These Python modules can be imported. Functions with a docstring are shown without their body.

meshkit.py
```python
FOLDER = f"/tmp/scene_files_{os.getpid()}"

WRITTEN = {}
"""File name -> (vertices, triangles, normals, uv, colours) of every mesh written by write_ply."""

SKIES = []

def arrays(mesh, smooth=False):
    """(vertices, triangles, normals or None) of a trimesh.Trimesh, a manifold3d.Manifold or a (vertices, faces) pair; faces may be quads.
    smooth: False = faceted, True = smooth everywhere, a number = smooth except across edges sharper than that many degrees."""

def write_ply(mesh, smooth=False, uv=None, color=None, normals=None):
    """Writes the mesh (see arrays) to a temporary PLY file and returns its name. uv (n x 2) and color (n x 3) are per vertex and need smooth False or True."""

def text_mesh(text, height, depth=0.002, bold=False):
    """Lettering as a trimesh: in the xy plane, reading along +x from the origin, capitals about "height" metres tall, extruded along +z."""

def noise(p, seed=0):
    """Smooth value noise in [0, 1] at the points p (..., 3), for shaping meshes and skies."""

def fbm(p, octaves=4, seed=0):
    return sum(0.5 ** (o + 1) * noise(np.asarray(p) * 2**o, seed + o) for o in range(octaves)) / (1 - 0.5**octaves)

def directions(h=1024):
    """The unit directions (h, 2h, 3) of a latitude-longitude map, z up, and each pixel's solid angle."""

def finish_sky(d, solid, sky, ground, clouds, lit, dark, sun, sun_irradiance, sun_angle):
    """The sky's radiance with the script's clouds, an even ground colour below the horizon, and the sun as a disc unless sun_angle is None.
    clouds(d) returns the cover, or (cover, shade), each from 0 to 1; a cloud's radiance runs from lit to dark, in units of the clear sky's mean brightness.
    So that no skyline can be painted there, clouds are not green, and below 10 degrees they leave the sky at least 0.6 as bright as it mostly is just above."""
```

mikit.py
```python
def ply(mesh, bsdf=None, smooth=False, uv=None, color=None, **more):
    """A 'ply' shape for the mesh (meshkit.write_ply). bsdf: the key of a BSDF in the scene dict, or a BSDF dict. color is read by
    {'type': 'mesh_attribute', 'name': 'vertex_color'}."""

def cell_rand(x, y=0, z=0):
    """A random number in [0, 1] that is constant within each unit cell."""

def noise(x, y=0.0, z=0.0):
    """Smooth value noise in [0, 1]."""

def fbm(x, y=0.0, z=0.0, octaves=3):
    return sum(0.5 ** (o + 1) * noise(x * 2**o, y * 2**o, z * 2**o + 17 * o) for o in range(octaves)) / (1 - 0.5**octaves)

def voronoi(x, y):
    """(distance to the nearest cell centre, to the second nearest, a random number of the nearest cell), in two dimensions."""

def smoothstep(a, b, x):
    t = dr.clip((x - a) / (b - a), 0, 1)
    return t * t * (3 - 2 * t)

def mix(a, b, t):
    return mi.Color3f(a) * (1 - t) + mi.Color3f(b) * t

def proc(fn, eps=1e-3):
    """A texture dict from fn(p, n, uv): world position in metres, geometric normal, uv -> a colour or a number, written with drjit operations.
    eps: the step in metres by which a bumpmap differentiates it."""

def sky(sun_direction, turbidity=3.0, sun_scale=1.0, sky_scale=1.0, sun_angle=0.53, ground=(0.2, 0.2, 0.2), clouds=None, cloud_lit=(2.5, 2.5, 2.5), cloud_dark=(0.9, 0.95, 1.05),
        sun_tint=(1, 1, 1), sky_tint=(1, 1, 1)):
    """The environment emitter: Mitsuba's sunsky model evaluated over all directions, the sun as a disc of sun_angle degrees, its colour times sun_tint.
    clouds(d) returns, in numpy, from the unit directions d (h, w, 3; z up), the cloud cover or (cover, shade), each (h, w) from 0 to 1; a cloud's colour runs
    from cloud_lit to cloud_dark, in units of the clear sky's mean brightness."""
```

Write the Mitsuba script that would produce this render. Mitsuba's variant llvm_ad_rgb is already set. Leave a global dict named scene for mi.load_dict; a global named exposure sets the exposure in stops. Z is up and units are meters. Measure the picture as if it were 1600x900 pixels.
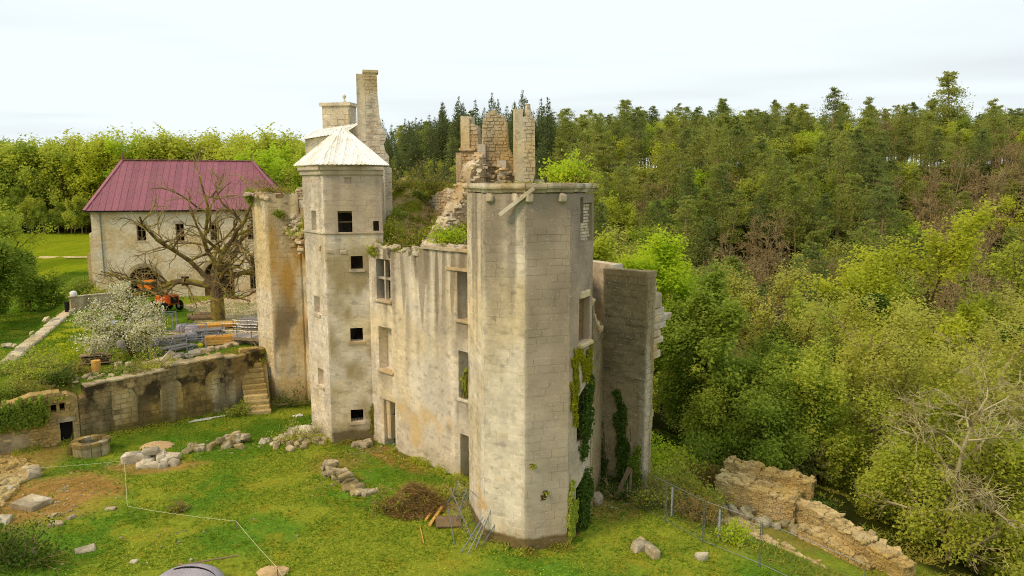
import math
import numpy as np, trimesh, shapely, mitsuba as mi, drjit as dr, mikit
import manifold3d as m3
from shapely.geometry import Polygon, box as sbox
from mikit import noise, fbm, smoothstep, mix, voronoi
import meshkit

T = mi.ScalarTransform4f
scene, labels = {}, {}

# ------------------------------------------------------------------ camera, sky, exposure
PITCH = math.radians(8.07)
scene['camera'] = {'type': 'perspective', 'fov': 70.02, 'fov_axis': 'x', 'near_clip': 0.5, 'far_clip': 4000.0,
                   'to_world': T().look_at(origin=[0, 0, 16], target=[0, math.cos(PITCH), 16 - math.sin(PITCH)], up=[0, 0, 1])}


def overcast(d):
    q = d / np.maximum(d[..., 2:3], 0.0) .clip(0.05) * [1, 1, 0]
    n = meshkit.fbm(np.stack([q[..., 0] * 0.22, q[..., 1] * 0.32, 0 * q[..., 0] + 3.7], -1), 5, seed=4)
    return np.ones(d.shape[:2]), np.clip((n - 0.42) * 3.2, 0, 1) * 0.55


scene['sky'] = mikit.sky([-0.62, -0.42, 0.70], turbidity=3, sun_scale=0.3, sky_scale=1.0, sun_angle=14, sun_tint=(1.0, 0.94, 0.86), ground=(0.10, 0.11, 0.04),
                         clouds=overcast, cloud_lit=(2.12, 2.3, 2.34), cloud_dark=(1.42, 1.54, 1.6))
exposure = 2.42

# ------------------------------------------------------------------ helpers
_used = {}


def numbered(name):
    """name, then name_001, name_002 ..."""
    k = _used.get(name, 0)
    _used[name] = k + 1
    return name if k == 0 else f'{name}_{k:03d}'


def tag(key, label=None, cat=None, group=None, kind=None):
    d = labels.setdefault(key, {})
    for k, v in (('label', label), ('category', cat), ('group', group), ('kind', kind)):
        if v:
            d[k] = v
    return key


def srgb(h):
    c = np.array([int(h[i:i + 2], 16) for i in (0, 2, 4)]) / 255
    return [float(x) for x in np.where(c < 0.04045, c / 12.92, ((c + 0.055) / 1.055) ** 2.4)]


class MB:
    """Collects triangles with one random tone per piece (uv.x)."""

    def __init__(self):
        self.v, self.f, self.u, self.n = [], [], [], 0

    def add(self, v, f, r=0.5):
        v, f = np.asarray(v, float), np.asarray(f, int)
        if f.shape[1] == 4:
            f = np.vstack([f[:, [0, 1, 2]], f[:, [0, 2, 3]]])
        self.v.append(v)
        self.f.append(f + self.n)
        self.u.append(np.full(len(v), r) if np.isscalar(r) else np.asarray(r))
        self.n += len(v)
        return self

    def mesh(self, m, r=0.5):
        if hasattr(m, 'to_mesh'):
            k = m.to_mesh()
            return self.add(k.vert_properties[:, :3], k.tri_verts, r)
        return self.add(m.vertices, m.faces, r)

    def arrays(self):
        u = np.concatenate(self.u)
        return np.vstack(self.v), np.vstack(self.f), np.stack([u, u * 0], 1)

    def ply(self, bsdf, smooth=False, **kw):
        v, f, uv = self.arrays()
        if not smooth:
            return mikit.ply((v, f), bsdf, uv=uv, **kw)
        m = trimesh.Trimesh(v, f, process=False)
        return mikit.ply(m, bsdf, smooth=True, uv=uv, **kw)

    def put(self, key, bsdf, smooth=False):
        scene[key] = self.ply(bsdf, smooth)
        return key


def rot2(a):
    a = math.radians(a)
    return np.array([[math.cos(a), -math.sin(a), 0], [math.sin(a), math.cos(a), 0], [0, 0, 1]])


def place(v, O, a):
    """local (u along, y inward, z up) of a wall that starts at O and runs in direction a (degrees) to world"""
    return np.asarray(v, float) @ rot2(a).T + np.array([O[0], O[1], O[2] if len(O) > 2 else 0.0])


BOXF = np.array([[0, 2, 3, 1], [4, 5, 7, 6], [0, 1, 5, 4], [2, 6, 7, 3], [0, 4, 6, 2], [1, 3, 7, 5]])


def boxv(x0, x1, y0, y1, z0, z1):
    return np.array([[x, y, z] for x in (x0, x1) for y in (y0, y1) for z in (z0, z1)], float)


def hull(p):
    h = trimesh.convex.convex_hull(np.asarray(p, float))
    return np.array(h.vertices), np.array(h.faces)


def block(rng, sx, sy, sz, jit=0.06, bev=0.07):
    """a roughly squared stone, its base on z = 0, bevelled edges"""
    c = np.array([[x, y, z] for x in (-1, 1) for y in (-1, 1) for z in (0, 2)], float)
    c = c * np.array([sx, sy, sz]) / 2 * (1 + rng.normal(0, jit, (8, 3)))
    ctr = c.mean(0)
    b = bev * min(sx, sy, sz) * 2
    pts = []
    for p in c:
        d = np.sign(ctr - p)
        for k in range(3):
            q = p.copy()
            for j in range(3):
                if j != k:
                    q[j] += d[j] * b * rng.uniform(.5, 1.2)
            pts.append(q)
    return hull(pts)


def rock(rng, sx, sy, sz, n=16):
    p = rng.normal(size=(n, 3))
    p /= np.linalg.norm(p, axis=1, keepdims=True)
    p *= rng.uniform(.8, 1.1, (n, 1))
    v, f = hull(p * np.array([sx, sy, sz]) / 2)
    v[:, 2] -= v[:, 2].min() * .75
    return v, f


def euler(ax, ay, az):
    return trimesh.transformations.euler_matrix(math.radians(ax), math.radians(ay), math.radians(az))[:3, :3]


def prisms(p0, p1, r0, r1, k=5):
    """one tapered k-sided open tube per segment (vectorised)"""
    p0, p1 = np.asarray(p0, float), np.asarray(p1, float)
    n = len(p0)
    d = p1 - p0
    d /= np.maximum(np.linalg.norm(d, axis=1, keepdims=True), 1e-9)
    ref = np.where(np.abs(d[:, 2:3]) < .9, [[0, 0, 1.0]], [[1.0, 0, 0]])
    a = np.cross(d, ref)
    a /= np.linalg.norm(a, axis=1, keepdims=True)
    b = np.cross(d, a)
    t = np.arange(k) * 2 * np.pi / k
    ring = np.cos(t)[None, :, None] * a[:, None] + np.sin(t)[None, :, None] * b[:, None]
    r0, r1 = (np.broadcast_to(np.asarray(r, float), (n,))[:, None, None] for r in (r0, r1))
    v = np.concatenate([p0[:, None] + ring * r0, p1[:, None] + ring * r1], 1).reshape(-1, 3)
    i = np.arange(k)
    f = np.stack([i, (i + 1) % k, (i + 1) % k + k, i + k], 1)
    f = (f[None] + (np.arange(n) * 2 * k)[:, None, None]).reshape(-1, 4)
    return v, f


def rod(p0, p1, r, k=6, cap=True):
    v, f = prisms([p0], [p1], r, r, k)
    f = np.vstack([f[:, [0, 1, 2]], f[:, [0, 2, 3]]])
    if cap:
        f = np.vstack([f] + [[[o, o + j, o + j + 1]] for o in (0, k) for j in range(1, k - 1)])
    return v, f


def path_tube(pts, r, k=6):
    pts = np.asarray(pts, float)
    return prisms(pts[:-1], pts[1:], r, r, k)


def bar(p0, p1, w, h):
    """a rectangular bar between two points"""
    p0, p1 = np.asarray(p0, float), np.asarray(p1, float)
    d = p1 - p0
    L = np.linalg.norm(d)
    d /= L
    ref = np.array([0, 0, 1.0]) if abs(d[2]) < .95 else np.array([1.0, 0, 0])
    a = np.cross(d, ref)
    a /= np.linalg.norm(a)
    b = np.cross(a, d)
    v = boxv(0, L, -w / 2, w / 2, -h / 2, h / 2)
    return p0 + v[:, :1] * d + v[:, 1:2] * a + v[:, 2:] * b, BOXF


# ------------------------------------------------------------------ ground height
EDGE = Polygon([(40, -60), (22, 20), (19.5, 29), (18.0, 34), (17.2, 40), (14, 44.5), (10, 50), (4, 57), (-6, 64), (-16, 80),
                (-35, 140), (-80, 260), (-200, 420), (-900, 700), (-900, -60)])
TERR = Polygon([(-27.0, 44.75), (-19.9, 51.55), (-18.0, 54.0), (-15, 57), (-10, 61), (-8, 75), (-30, 150), (-90, 330), (-800, 600), (-800, 118), (-74, 112), (-53, 92),
                (-44.5, 73.5), (-42.6, 69.3), (-34.4, 48.8), (-31.2, 45.2)])
RETW = shapely.LineString([(-27.4, 44.4), (-19.8, 51.6), (-17.5, 54.5)])
for g_ in (EDGE, TERR, RETW):
    shapely.prepare(g_)


def sm(a, b, x):
    t = np.clip((x - a) / (b - a), 0, 1)
    return t * t * (3 - 2 * t)


def ground(x, y):
    x, y = np.asarray(x, float), np.asarray(y, float)
    P = shapely.points(x, y)
    s = np.where(shapely.contains(EDGE, P), -1, 1) * shapely.distance(EDGE.exterior, P)
    # yard, falling away behind the wire fence on the right
    q = (x - 7.2) * .779 + (y - 33.3) * .627
    z = -2.0 * sm(1.2, 6.0, q) * sm(60, 50, y)
    # rubble bank on the left of the yard
    z = z + 2.2 * sm(-26.2, -31.5, x + .6 * (y - 36)) * sm(42.0, 38.0, y)
    # ditch beyond the terrace
    z = z + 1.3 * sm(-36, -50, x) * sm(46, 60, y)
    # terrace
    t = np.where(shapely.contains(TERR, P), 1, -1) * shapely.distance(TERR.exterior, P)
    dw = shapely.distance(RETW, P)
    w = .35 + 4.2 * sm(.8, 7, dw)
    zt = 3.62 + .4 * sm(0, 12, dw) + 1.2 * sm(105, 165, y)
    k = sm(-1, 0, t / w)
    z = z * (1 - k) + zt * k
    # valley and hill
    t = (x - 14) * .35 + (y - 44) * .94
    hill = -15 * sm(0, 26, s) + (35 * sm(25, 150, t) + 4 * sm(150, 400, t)) * sm(6, 42, s)
    z = np.where(s > 0, z + hill, z)
    n = meshkit.fbm(np.stack([x * .12, y * .12, 0 * x], -1), 3, seed=7) - .5
    n2 = meshkit.fbm(np.stack([x * .9, y * .9, 0 * x], -1), 2, seed=8) - .5
    far = sm(0, 20, s)
    return z + n * (.25 + 3.0 * far) + n2 * .12


def gz(x, y):
    return float(ground(np.array([x]), np.array([y]))[0])
# ------------------------------------------------------------------ materials
def diffuse(key, fn, two=True):
    b = {'type': 'diffuse', 'reflectance': mikit.proc(fn) if callable(fn) else {'type': 'rgb', 'value': list(fn)}}
    scene[key] = {'type': 'twosided', 'bsdf': b} if two else b


def metal(key, col, rough=.45, metallic=.6):
    scene[key] = {'type': 'twosided', 'bsdf': {'type': 'principled', 'base_color': mikit.proc(col) if callable(col) else {'type': 'rgb', 'value': list(col)}, 'roughness': rough, 'metallic': metallic, 'specular': .4}}


def C(h):
    return mi.Color3f(*srgb(h))


def stone_fn(light, warm, grey, streak=.6, lichen=.5, moss=.6, ztop=12.0, zbase=.6, extra=None, grain=.35, blk=.2):
    light, warm, grey, pale, green = [srgb(x) for x in (light, warm, grey, 'd8d2c0', '5c5a26')]

    def fn(p, n, uv):
        c = mix(light, warm, smoothstep(.40, .66, fbm(p.x * .33 + 3, p.y * .33, p.z * .28)))
        c = c * (1 - blk / 2 + blk * uv.x)
        c = mix(c, mi.Color3f(warm) * .8, smoothstep(.83, .9, uv.x) * .45)
        wl = smoothstep(.62, .74, noise(p.x * 1.6 + 31, p.y * 1.6, p.z * .06)) * smoothstep(ztop, ztop - 3, p.z)
        c = mix(c, pale, wl * min(.55, streak * .7))
        s = .6 * noise(p.x * 2.1, p.y * 2.1, p.z * .07) + .4 * fbm(p.x * .7 + 9, p.y * .7, p.z * .3)
        s = smoothstep(.44, .66, s) * (.3 + .7 * smoothstep(ztop - 9, ztop - 1, p.z))
        s = dr.maximum(s, smoothstep(.62, .8, fbm(p.x * .5, p.y * .5 + 7, p.z * .4)) * .7)
        c = mix(c, grey, s * streak)
        c = c * (1 - grain / 2 + grain * fbm(p.x * 7, p.y * 7, p.z * 7))
        c = c * (.8 + .4 * fbm(p.x * 1.5 + 13, p.y * 1.5, p.z * 1.1)) * (1 - .22 * smoothstep(.60, .74, fbm(p.x * 2.6 + 7, p.y * 2.6, p.z * 3.4)))
        if extra is not None:
            c = extra(c, p)
        c = mix(c, pale, smoothstep(.76, .9, noise(p.x * 15, p.y * 15, p.z * 15)) * .8 * lichen * smoothstep(.35, .6, fbm(p.x * .5 + 4, p.y * .5, p.z * .35)))
        m = smoothstep(zbase + 1.0, zbase - .5, p.z + 1.6 * (fbm(p.x * .8, p.y * .8, p.z * .8) - .5))
        return mix(c, green, m * moss)

    return fn


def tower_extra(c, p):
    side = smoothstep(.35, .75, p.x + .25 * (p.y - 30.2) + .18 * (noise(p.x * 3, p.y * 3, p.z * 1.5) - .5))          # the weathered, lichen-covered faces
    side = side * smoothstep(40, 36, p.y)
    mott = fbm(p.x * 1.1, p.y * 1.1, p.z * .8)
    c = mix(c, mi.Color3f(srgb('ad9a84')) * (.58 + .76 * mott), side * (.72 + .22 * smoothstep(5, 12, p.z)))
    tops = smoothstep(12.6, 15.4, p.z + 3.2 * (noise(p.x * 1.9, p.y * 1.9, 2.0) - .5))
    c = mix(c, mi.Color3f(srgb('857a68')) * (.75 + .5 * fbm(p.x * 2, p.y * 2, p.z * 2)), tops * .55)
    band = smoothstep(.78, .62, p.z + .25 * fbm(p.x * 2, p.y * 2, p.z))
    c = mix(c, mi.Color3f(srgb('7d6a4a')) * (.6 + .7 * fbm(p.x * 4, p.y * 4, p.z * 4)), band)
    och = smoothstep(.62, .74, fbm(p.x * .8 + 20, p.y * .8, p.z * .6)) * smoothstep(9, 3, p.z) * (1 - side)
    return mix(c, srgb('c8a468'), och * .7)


def facade_extra(c, p):
    u = (p.x + 8.7) * .703 - (p.y - 44.2) * .712
    band = smoothstep(3.6, 2.8, p.z + 1.5 * (fbm(p.x * .9, p.y * .9, p.z * .9) - .5)) * smoothstep(0, 2, u)
    c = mix(c, srgb('d2b47a'), band * (.12 + .6 * smoothstep(.48, .66, fbm(p.x * .9, p.y * .9, p.z * .6))))
    top = smoothstep(9.6, 12, p.z + 2.0 * (noise(u * 1.7, 3.0, .4) - .5))
    c = mix(c, srgb('877a66'), top * .5)
    run = smoothstep(0, 1.2, 9.0 * noise(u * 2.3, 8.0, .3) - 2.6 - (12.3 - p.z)) * smoothstep(.5, 1.6, u)      # rain streaks from the broken top
    c = mix(c, srgb('80725e'), run * .62)
    pal = smoothstep(0, 1.5, 9.0 * noise(u * 2.9, 18.0, .3) - 4.2 - (12.3 - p.z) * .8)
    c = mix(c, srgb('e4dac6'), pal * .45)
    sill = smoothstep(8.0, 8.2, u) * smoothstep(4.6, 4.5, p.z) * smoothstep(2.7, 4.2, p.z) + smoothstep(8.0, 8.2, u) * smoothstep(8.9, 8.8, p.z) * smoothstep(7.2, 8.4, p.z) + smoothstep(.6, .7, u) * smoothstep(2.3, 2.1, u) * smoothstep(4.85, 4.8, p.z) * smoothstep(3.4, 4.6, p.z)
    return mix(c, srgb('7c705c'), dr.minimum(sill, 1) * .55 * (.5 + .8 * noise(u * 5, p.z * .6, 1.0)))


def turret_extra(c, p):
    face = smoothstep(-11.25, -11.05, p.x + .2 * (p.y - 43.75) * 0 + .10 * (noise(p.x * 3, p.z * 2, 0) - .5))
    olive = smoothstep(.40, .62, fbm(p.x * .7 + 5, p.y * .7, p.z * .45)) * smoothstep(13, 11.5, p.z)
    c = mix(c, srgb('9a8556'), face * olive * .75)
    up = smoothstep(12.9, 13.1, p.z)
    c = mix(c, srgb('a9957f'), face * up * .6)
    base = smoothstep(1.25, .9, p.z + .5 * fbm(p.x * 2, p.y * 2, p.z * 2)) * face
    return mix(c, mi.Color3f(srgb('6d5f45')) * (.5 + .9 * fbm(p.x * 3, p.y * 3, p.z * 3)), base * .9)


def west_extra(c, p):
    f = smoothstep(-17.7, -17.3, p.x)
    och = smoothstep(.3, .55, fbm(p.x * .8, p.y * .8, p.z * .22)) * smoothstep(2, 8, p.z) * smoothstep(16, 11, p.z)
    c = mix(c, srgb('b08532'), f * och * .85)
    dk = smoothstep(.42, .62, fbm(p.x * .9 + 3, p.y * .9, p.z * .3 + 6)) * smoothstep(9.5, 6, p.z) * smoothstep(1.6, 3, p.z)
    c = mix(c, srgb('6b5f4c'), f * dk * .8)
    low = smoothstep(2.2, 1.4, p.z)
    return mix(c, srgb('bf9f56'), low * .6)


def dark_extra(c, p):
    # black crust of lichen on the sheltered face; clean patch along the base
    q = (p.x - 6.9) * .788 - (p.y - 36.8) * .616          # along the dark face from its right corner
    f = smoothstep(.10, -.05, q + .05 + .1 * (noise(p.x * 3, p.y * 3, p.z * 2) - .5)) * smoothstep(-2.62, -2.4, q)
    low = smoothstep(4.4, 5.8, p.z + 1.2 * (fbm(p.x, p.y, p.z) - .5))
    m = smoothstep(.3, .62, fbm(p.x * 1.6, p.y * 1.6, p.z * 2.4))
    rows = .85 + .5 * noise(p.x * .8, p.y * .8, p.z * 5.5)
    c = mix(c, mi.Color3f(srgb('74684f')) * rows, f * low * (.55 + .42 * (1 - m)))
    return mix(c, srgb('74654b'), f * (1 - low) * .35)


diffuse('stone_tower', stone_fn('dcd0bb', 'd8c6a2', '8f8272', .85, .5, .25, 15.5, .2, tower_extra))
diffuse('stone_facade', stone_fn('dfd3c0', 'dccbaa', '8f8374', .8, .2, .3, 12, .3, facade_extra))
diffuse('stone_turret', stone_fn('dcd0bc', 'd8c6a2', '9b8f80', .55, .25, .35, 16, .6, turret_extra))
diffuse('stone_west', stone_fn('d6c8ac', 'd2bd90', '8d806c', .6, .2, .4, 15, .6, west_extra))
diffuse('stone_dark', stone_fn('ac9c7c', 'a59068', '7c7059', .5, .8, .35, 11, .6, dark_extra))
diffuse('stone_ruin', stone_fn('c9baa0', 'c0a67a', '877b69', .75, .7, .0, 20, -5))
diffuse('stone_chimney', stone_fn('d6c8ac', 'd0b98a', 'a0937f', .4, .5, .0, 23, -5))
diffuse('stone_rubble', stone_fn('bfaa78', 'b0965c', '8a7c5e', .15, .15, .0, 2, -9, None, .6, .45))


def retain_extra(c, p):
    u = (p.x + 26.9) * .719 + (p.y - 44.1) * .695
    d = smoothstep(.40, .58, .45 * fbm(u * .5 + 2, p.z * .35, .3) + .55 * fbm(u * 1.7, p.z * 1.5, 4.0))
    top = smoothstep(.9, 2.6, p.z)
    return mix(c, srgb('40382a'), d * (.35 + .6 * top))


diffuse('stone_retain', stone_fn('a8946a', '9e8550', '6a5f48', .6, .3, .5, 3.6, .3, retain_extra, .5, .6))
diffuse('stone_white', stone_fn('cfc3aa', 'c4b08a', '958a76', .8, .4, .25, 3, .05, None, .5))
diffuse('stone_grey', stone_fn('bcae8e', 'b4a076', '81765f', .7, .6, .4, 3, .1, None, .5))


def barn_fn(p, n, uv):
    c = mix(srgb('dccdae'), srgb('cfb98e'), smoothstep(.35, .65, fbm(p.x * .5, p.y * .5, p.z * .5)))
    u = (p.x + 43.65) * .972 + (p.y - 76) * .235
    d1, d2, r = voronoi(u * 2.6, p.z * 4.2)
    st = smoothstep(.03, .22, d2 - d1)
    c = c * (.86 + .16 * st + .12 * (r - .5))
    c = mix(c, srgb('ddd0b6'), smoothstep(.55, .7, fbm(u * .35 + 4, p.z * .5, 2.0)) * .65)
    return c * (.8 + .4 * fbm(p.x * 5, p.y * 5, p.z * 5))


diffuse('barn_wall', barn_fn)


def red_roof(p, n, uv):
    c = mix(srgb('995f69'), srgb('88535d'), fbm(p.x * .3, p.y * .3, p.z * 2))
    return c * (.88 + .24 * uv.x)


metal('roof_red', red_roof, .5, .15)
metal('roof_white', lambda p, n, uv: mix(srgb('f6f4ea'), srgb('e2dcc8'), smoothstep(.45, .75, fbm(p.x * 1.5, p.y * 1.5, p.z * .6))) * (.72 + .34 * uv.x), .45, .1)
metal('steel', lambda p, n, uv: mix(srgb('9a9da0'), srgb('777b80'), fbm(p.x * 3, p.y * 3, p.z * 3)), .4, .7)
diffuse('steel_matt', lambda p, n, uv: mix(srgb('a9adb6'), srgb('7d828c'), uv.x))
diffuse('sheet_grey', lambda p, n, uv: mix(srgb('b5adb5'), srgb('8f8990'), fbm(p.x * 1.2, p.y * 1.2, p.z * 1.2)))
diffuse('sheet_pile', lambda p, n, uv: mix(srgb('b2aca4'), srgb('827e7a'), uv.x) * (.8 + .4 * fbm(p.x * 3, p.y * 3, p.z * 6)))
diffuse('wood_new', lambda p, n, uv: mix(srgb('e0b56a'), srgb('c99346'), uv.x) * (.85 + .3 * fbm(p.x * 4, p.y * 4, p.z * 12)))
diffuse('wood_old', lambda p, n, uv: mix(srgb('a08a6a'), srgb('6d5c45'), uv.x) * (.75 + .5 * fbm(p.x * 5, p.y * 5, p.z * 5)))
diffuse('wood_frame', lambda p, n, uv: mix(srgb('8f7350'), srgb('6e563a'), fbm(p.x * 3, p.y * 3, p.z * 8)))
diffuse('dark_iron', srgb('2d2a27'))
diffuse('tyre', srgb('24221f'))
diffuse('orange_paint', lambda p, n, uv: mix(srgb('d87c26'), srgb('c2562a'), uv.x))
diffuse('white_plastic', srgb('e6e4de'))
diffuse('red_plastic', srgb('c8606a'))
diffuse('yellow_plastic', srgb('e8e03a'))
diffuse('string_white', srgb('c8c8a0'))
diffuse('bark_dark', lambda p, n, uv: mix(srgb('4b3d29'), srgb('6f6236'), smoothstep(.4, .7, fbm(p.x * 2, p.y * 2, p.z * 2))) * (.7 + .6 * fbm(p.x * 9, p.y * 9, p.z * 9)))
diffuse('bark_moss', lambda p, n, uv: mix(srgb('665640'), srgb('8f8040'), smoothstep(.38, .62, fbm(p.x * 1.7, p.y * 1.7, p.z * 1.7))) * (.65 + .7 * fbm(p.x * 8, p.y * 8, p.z * 8)))
diffuse('bark_pale', lambda p, n, uv: mix(srgb('a29472'), srgb('7c7048'), fbm(p.x * 2, p.y * 2, p.z * 2)) * (.7 + .6 * fbm(p.x * 6, p.y * 6, p.z * 6)))
diffuse('bark_pine', lambda p, n, uv: mix(srgb('97846a'), srgb('a98a66'), fbm(p.x, p.y, p.z * .4)))
diffuse('twig_brown', lambda p, n, uv: mix(srgb('84744e'), srgb('a08c62'), uv.x))
diffuse('twig_dry', lambda p, n, uv: mix(srgb('6b5430'), srgb('a88a58'), uv.x))


def leaf(key, a, b, trans=.9, freq=.09, blossom=None):
    a, b = srgb(a), srgb(b)

    def fn(p, n, uv):
        c = mix(a, b, smoothstep(.3, .7, .6 * fbm(p.x * freq, p.y * freq, p.z * freq) + .4 * uv.x))
        return c * (.85 + .30 * uv.x)

    scene[key] = {'type': 'principledthin', 'base_color': mikit.proc(fn), 'roughness': .7, 'spec_tint': 0.0, 'eta': 1.3, 'diff_trans': trans}


leaf('leaf_pine', '93a04c', 'b0b45a', 1.2, .05)
leaf('leaf_pine_dark', '74864a', '929a52', 1.1, .05)
leaf('leaf_spruce', '5f6c42', '76804e', 1.0)
leaf('leaf_lime', 'c8d04a', 'b6bc46', 1.2)
leaf('leaf_bright', 'cede3c', 'b2cc3c', 1.2)
leaf('leaf_mid', 'b8c650', 'cacc54', 1.2)
leaf('leaf_dark', '8fa842', 'a6b44a', 1.2)
leaf('leaf_olive', 'd0d062', 'bec062', 1.2)
leaf('leaf_yellow', 'd4d84a', 'c2c846', 1.2)
leaf('leaf_brown', '9a8454', '877650')
leaf('leaf_ivy', '4c6428', '647a30')
leaf('leaf_ivy_yellow', 'b2b022', '96962a', freq=.8)
leaf('leaf_herb', '8d9a38', 'a69a44', freq=.4)
leaf('leaf_dry', '9c8648', '7d7138', freq=.5)
leaf('petal', 'ebe4cc', 'd0ccae', trans=.5)
leaf('grass_blade', '7f9a2a', '678d28', freq=.25)
leaf('grass_dry', '9a9236', '84822e', freq=.5)
leaf('flower_yellow', 'd9d43a', 'e8e05a')


def ell(p, x, y, rx, ry, a=0.0):
    ca, sa = math.cos(math.radians(a)), math.sin(math.radians(a))
    dx, dy = p.x - x, p.y - y
    return dr.sqrt(dr.square((dx * ca + dy * sa) / rx) + dr.square((dy * ca - dx * sa) / ry))


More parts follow.
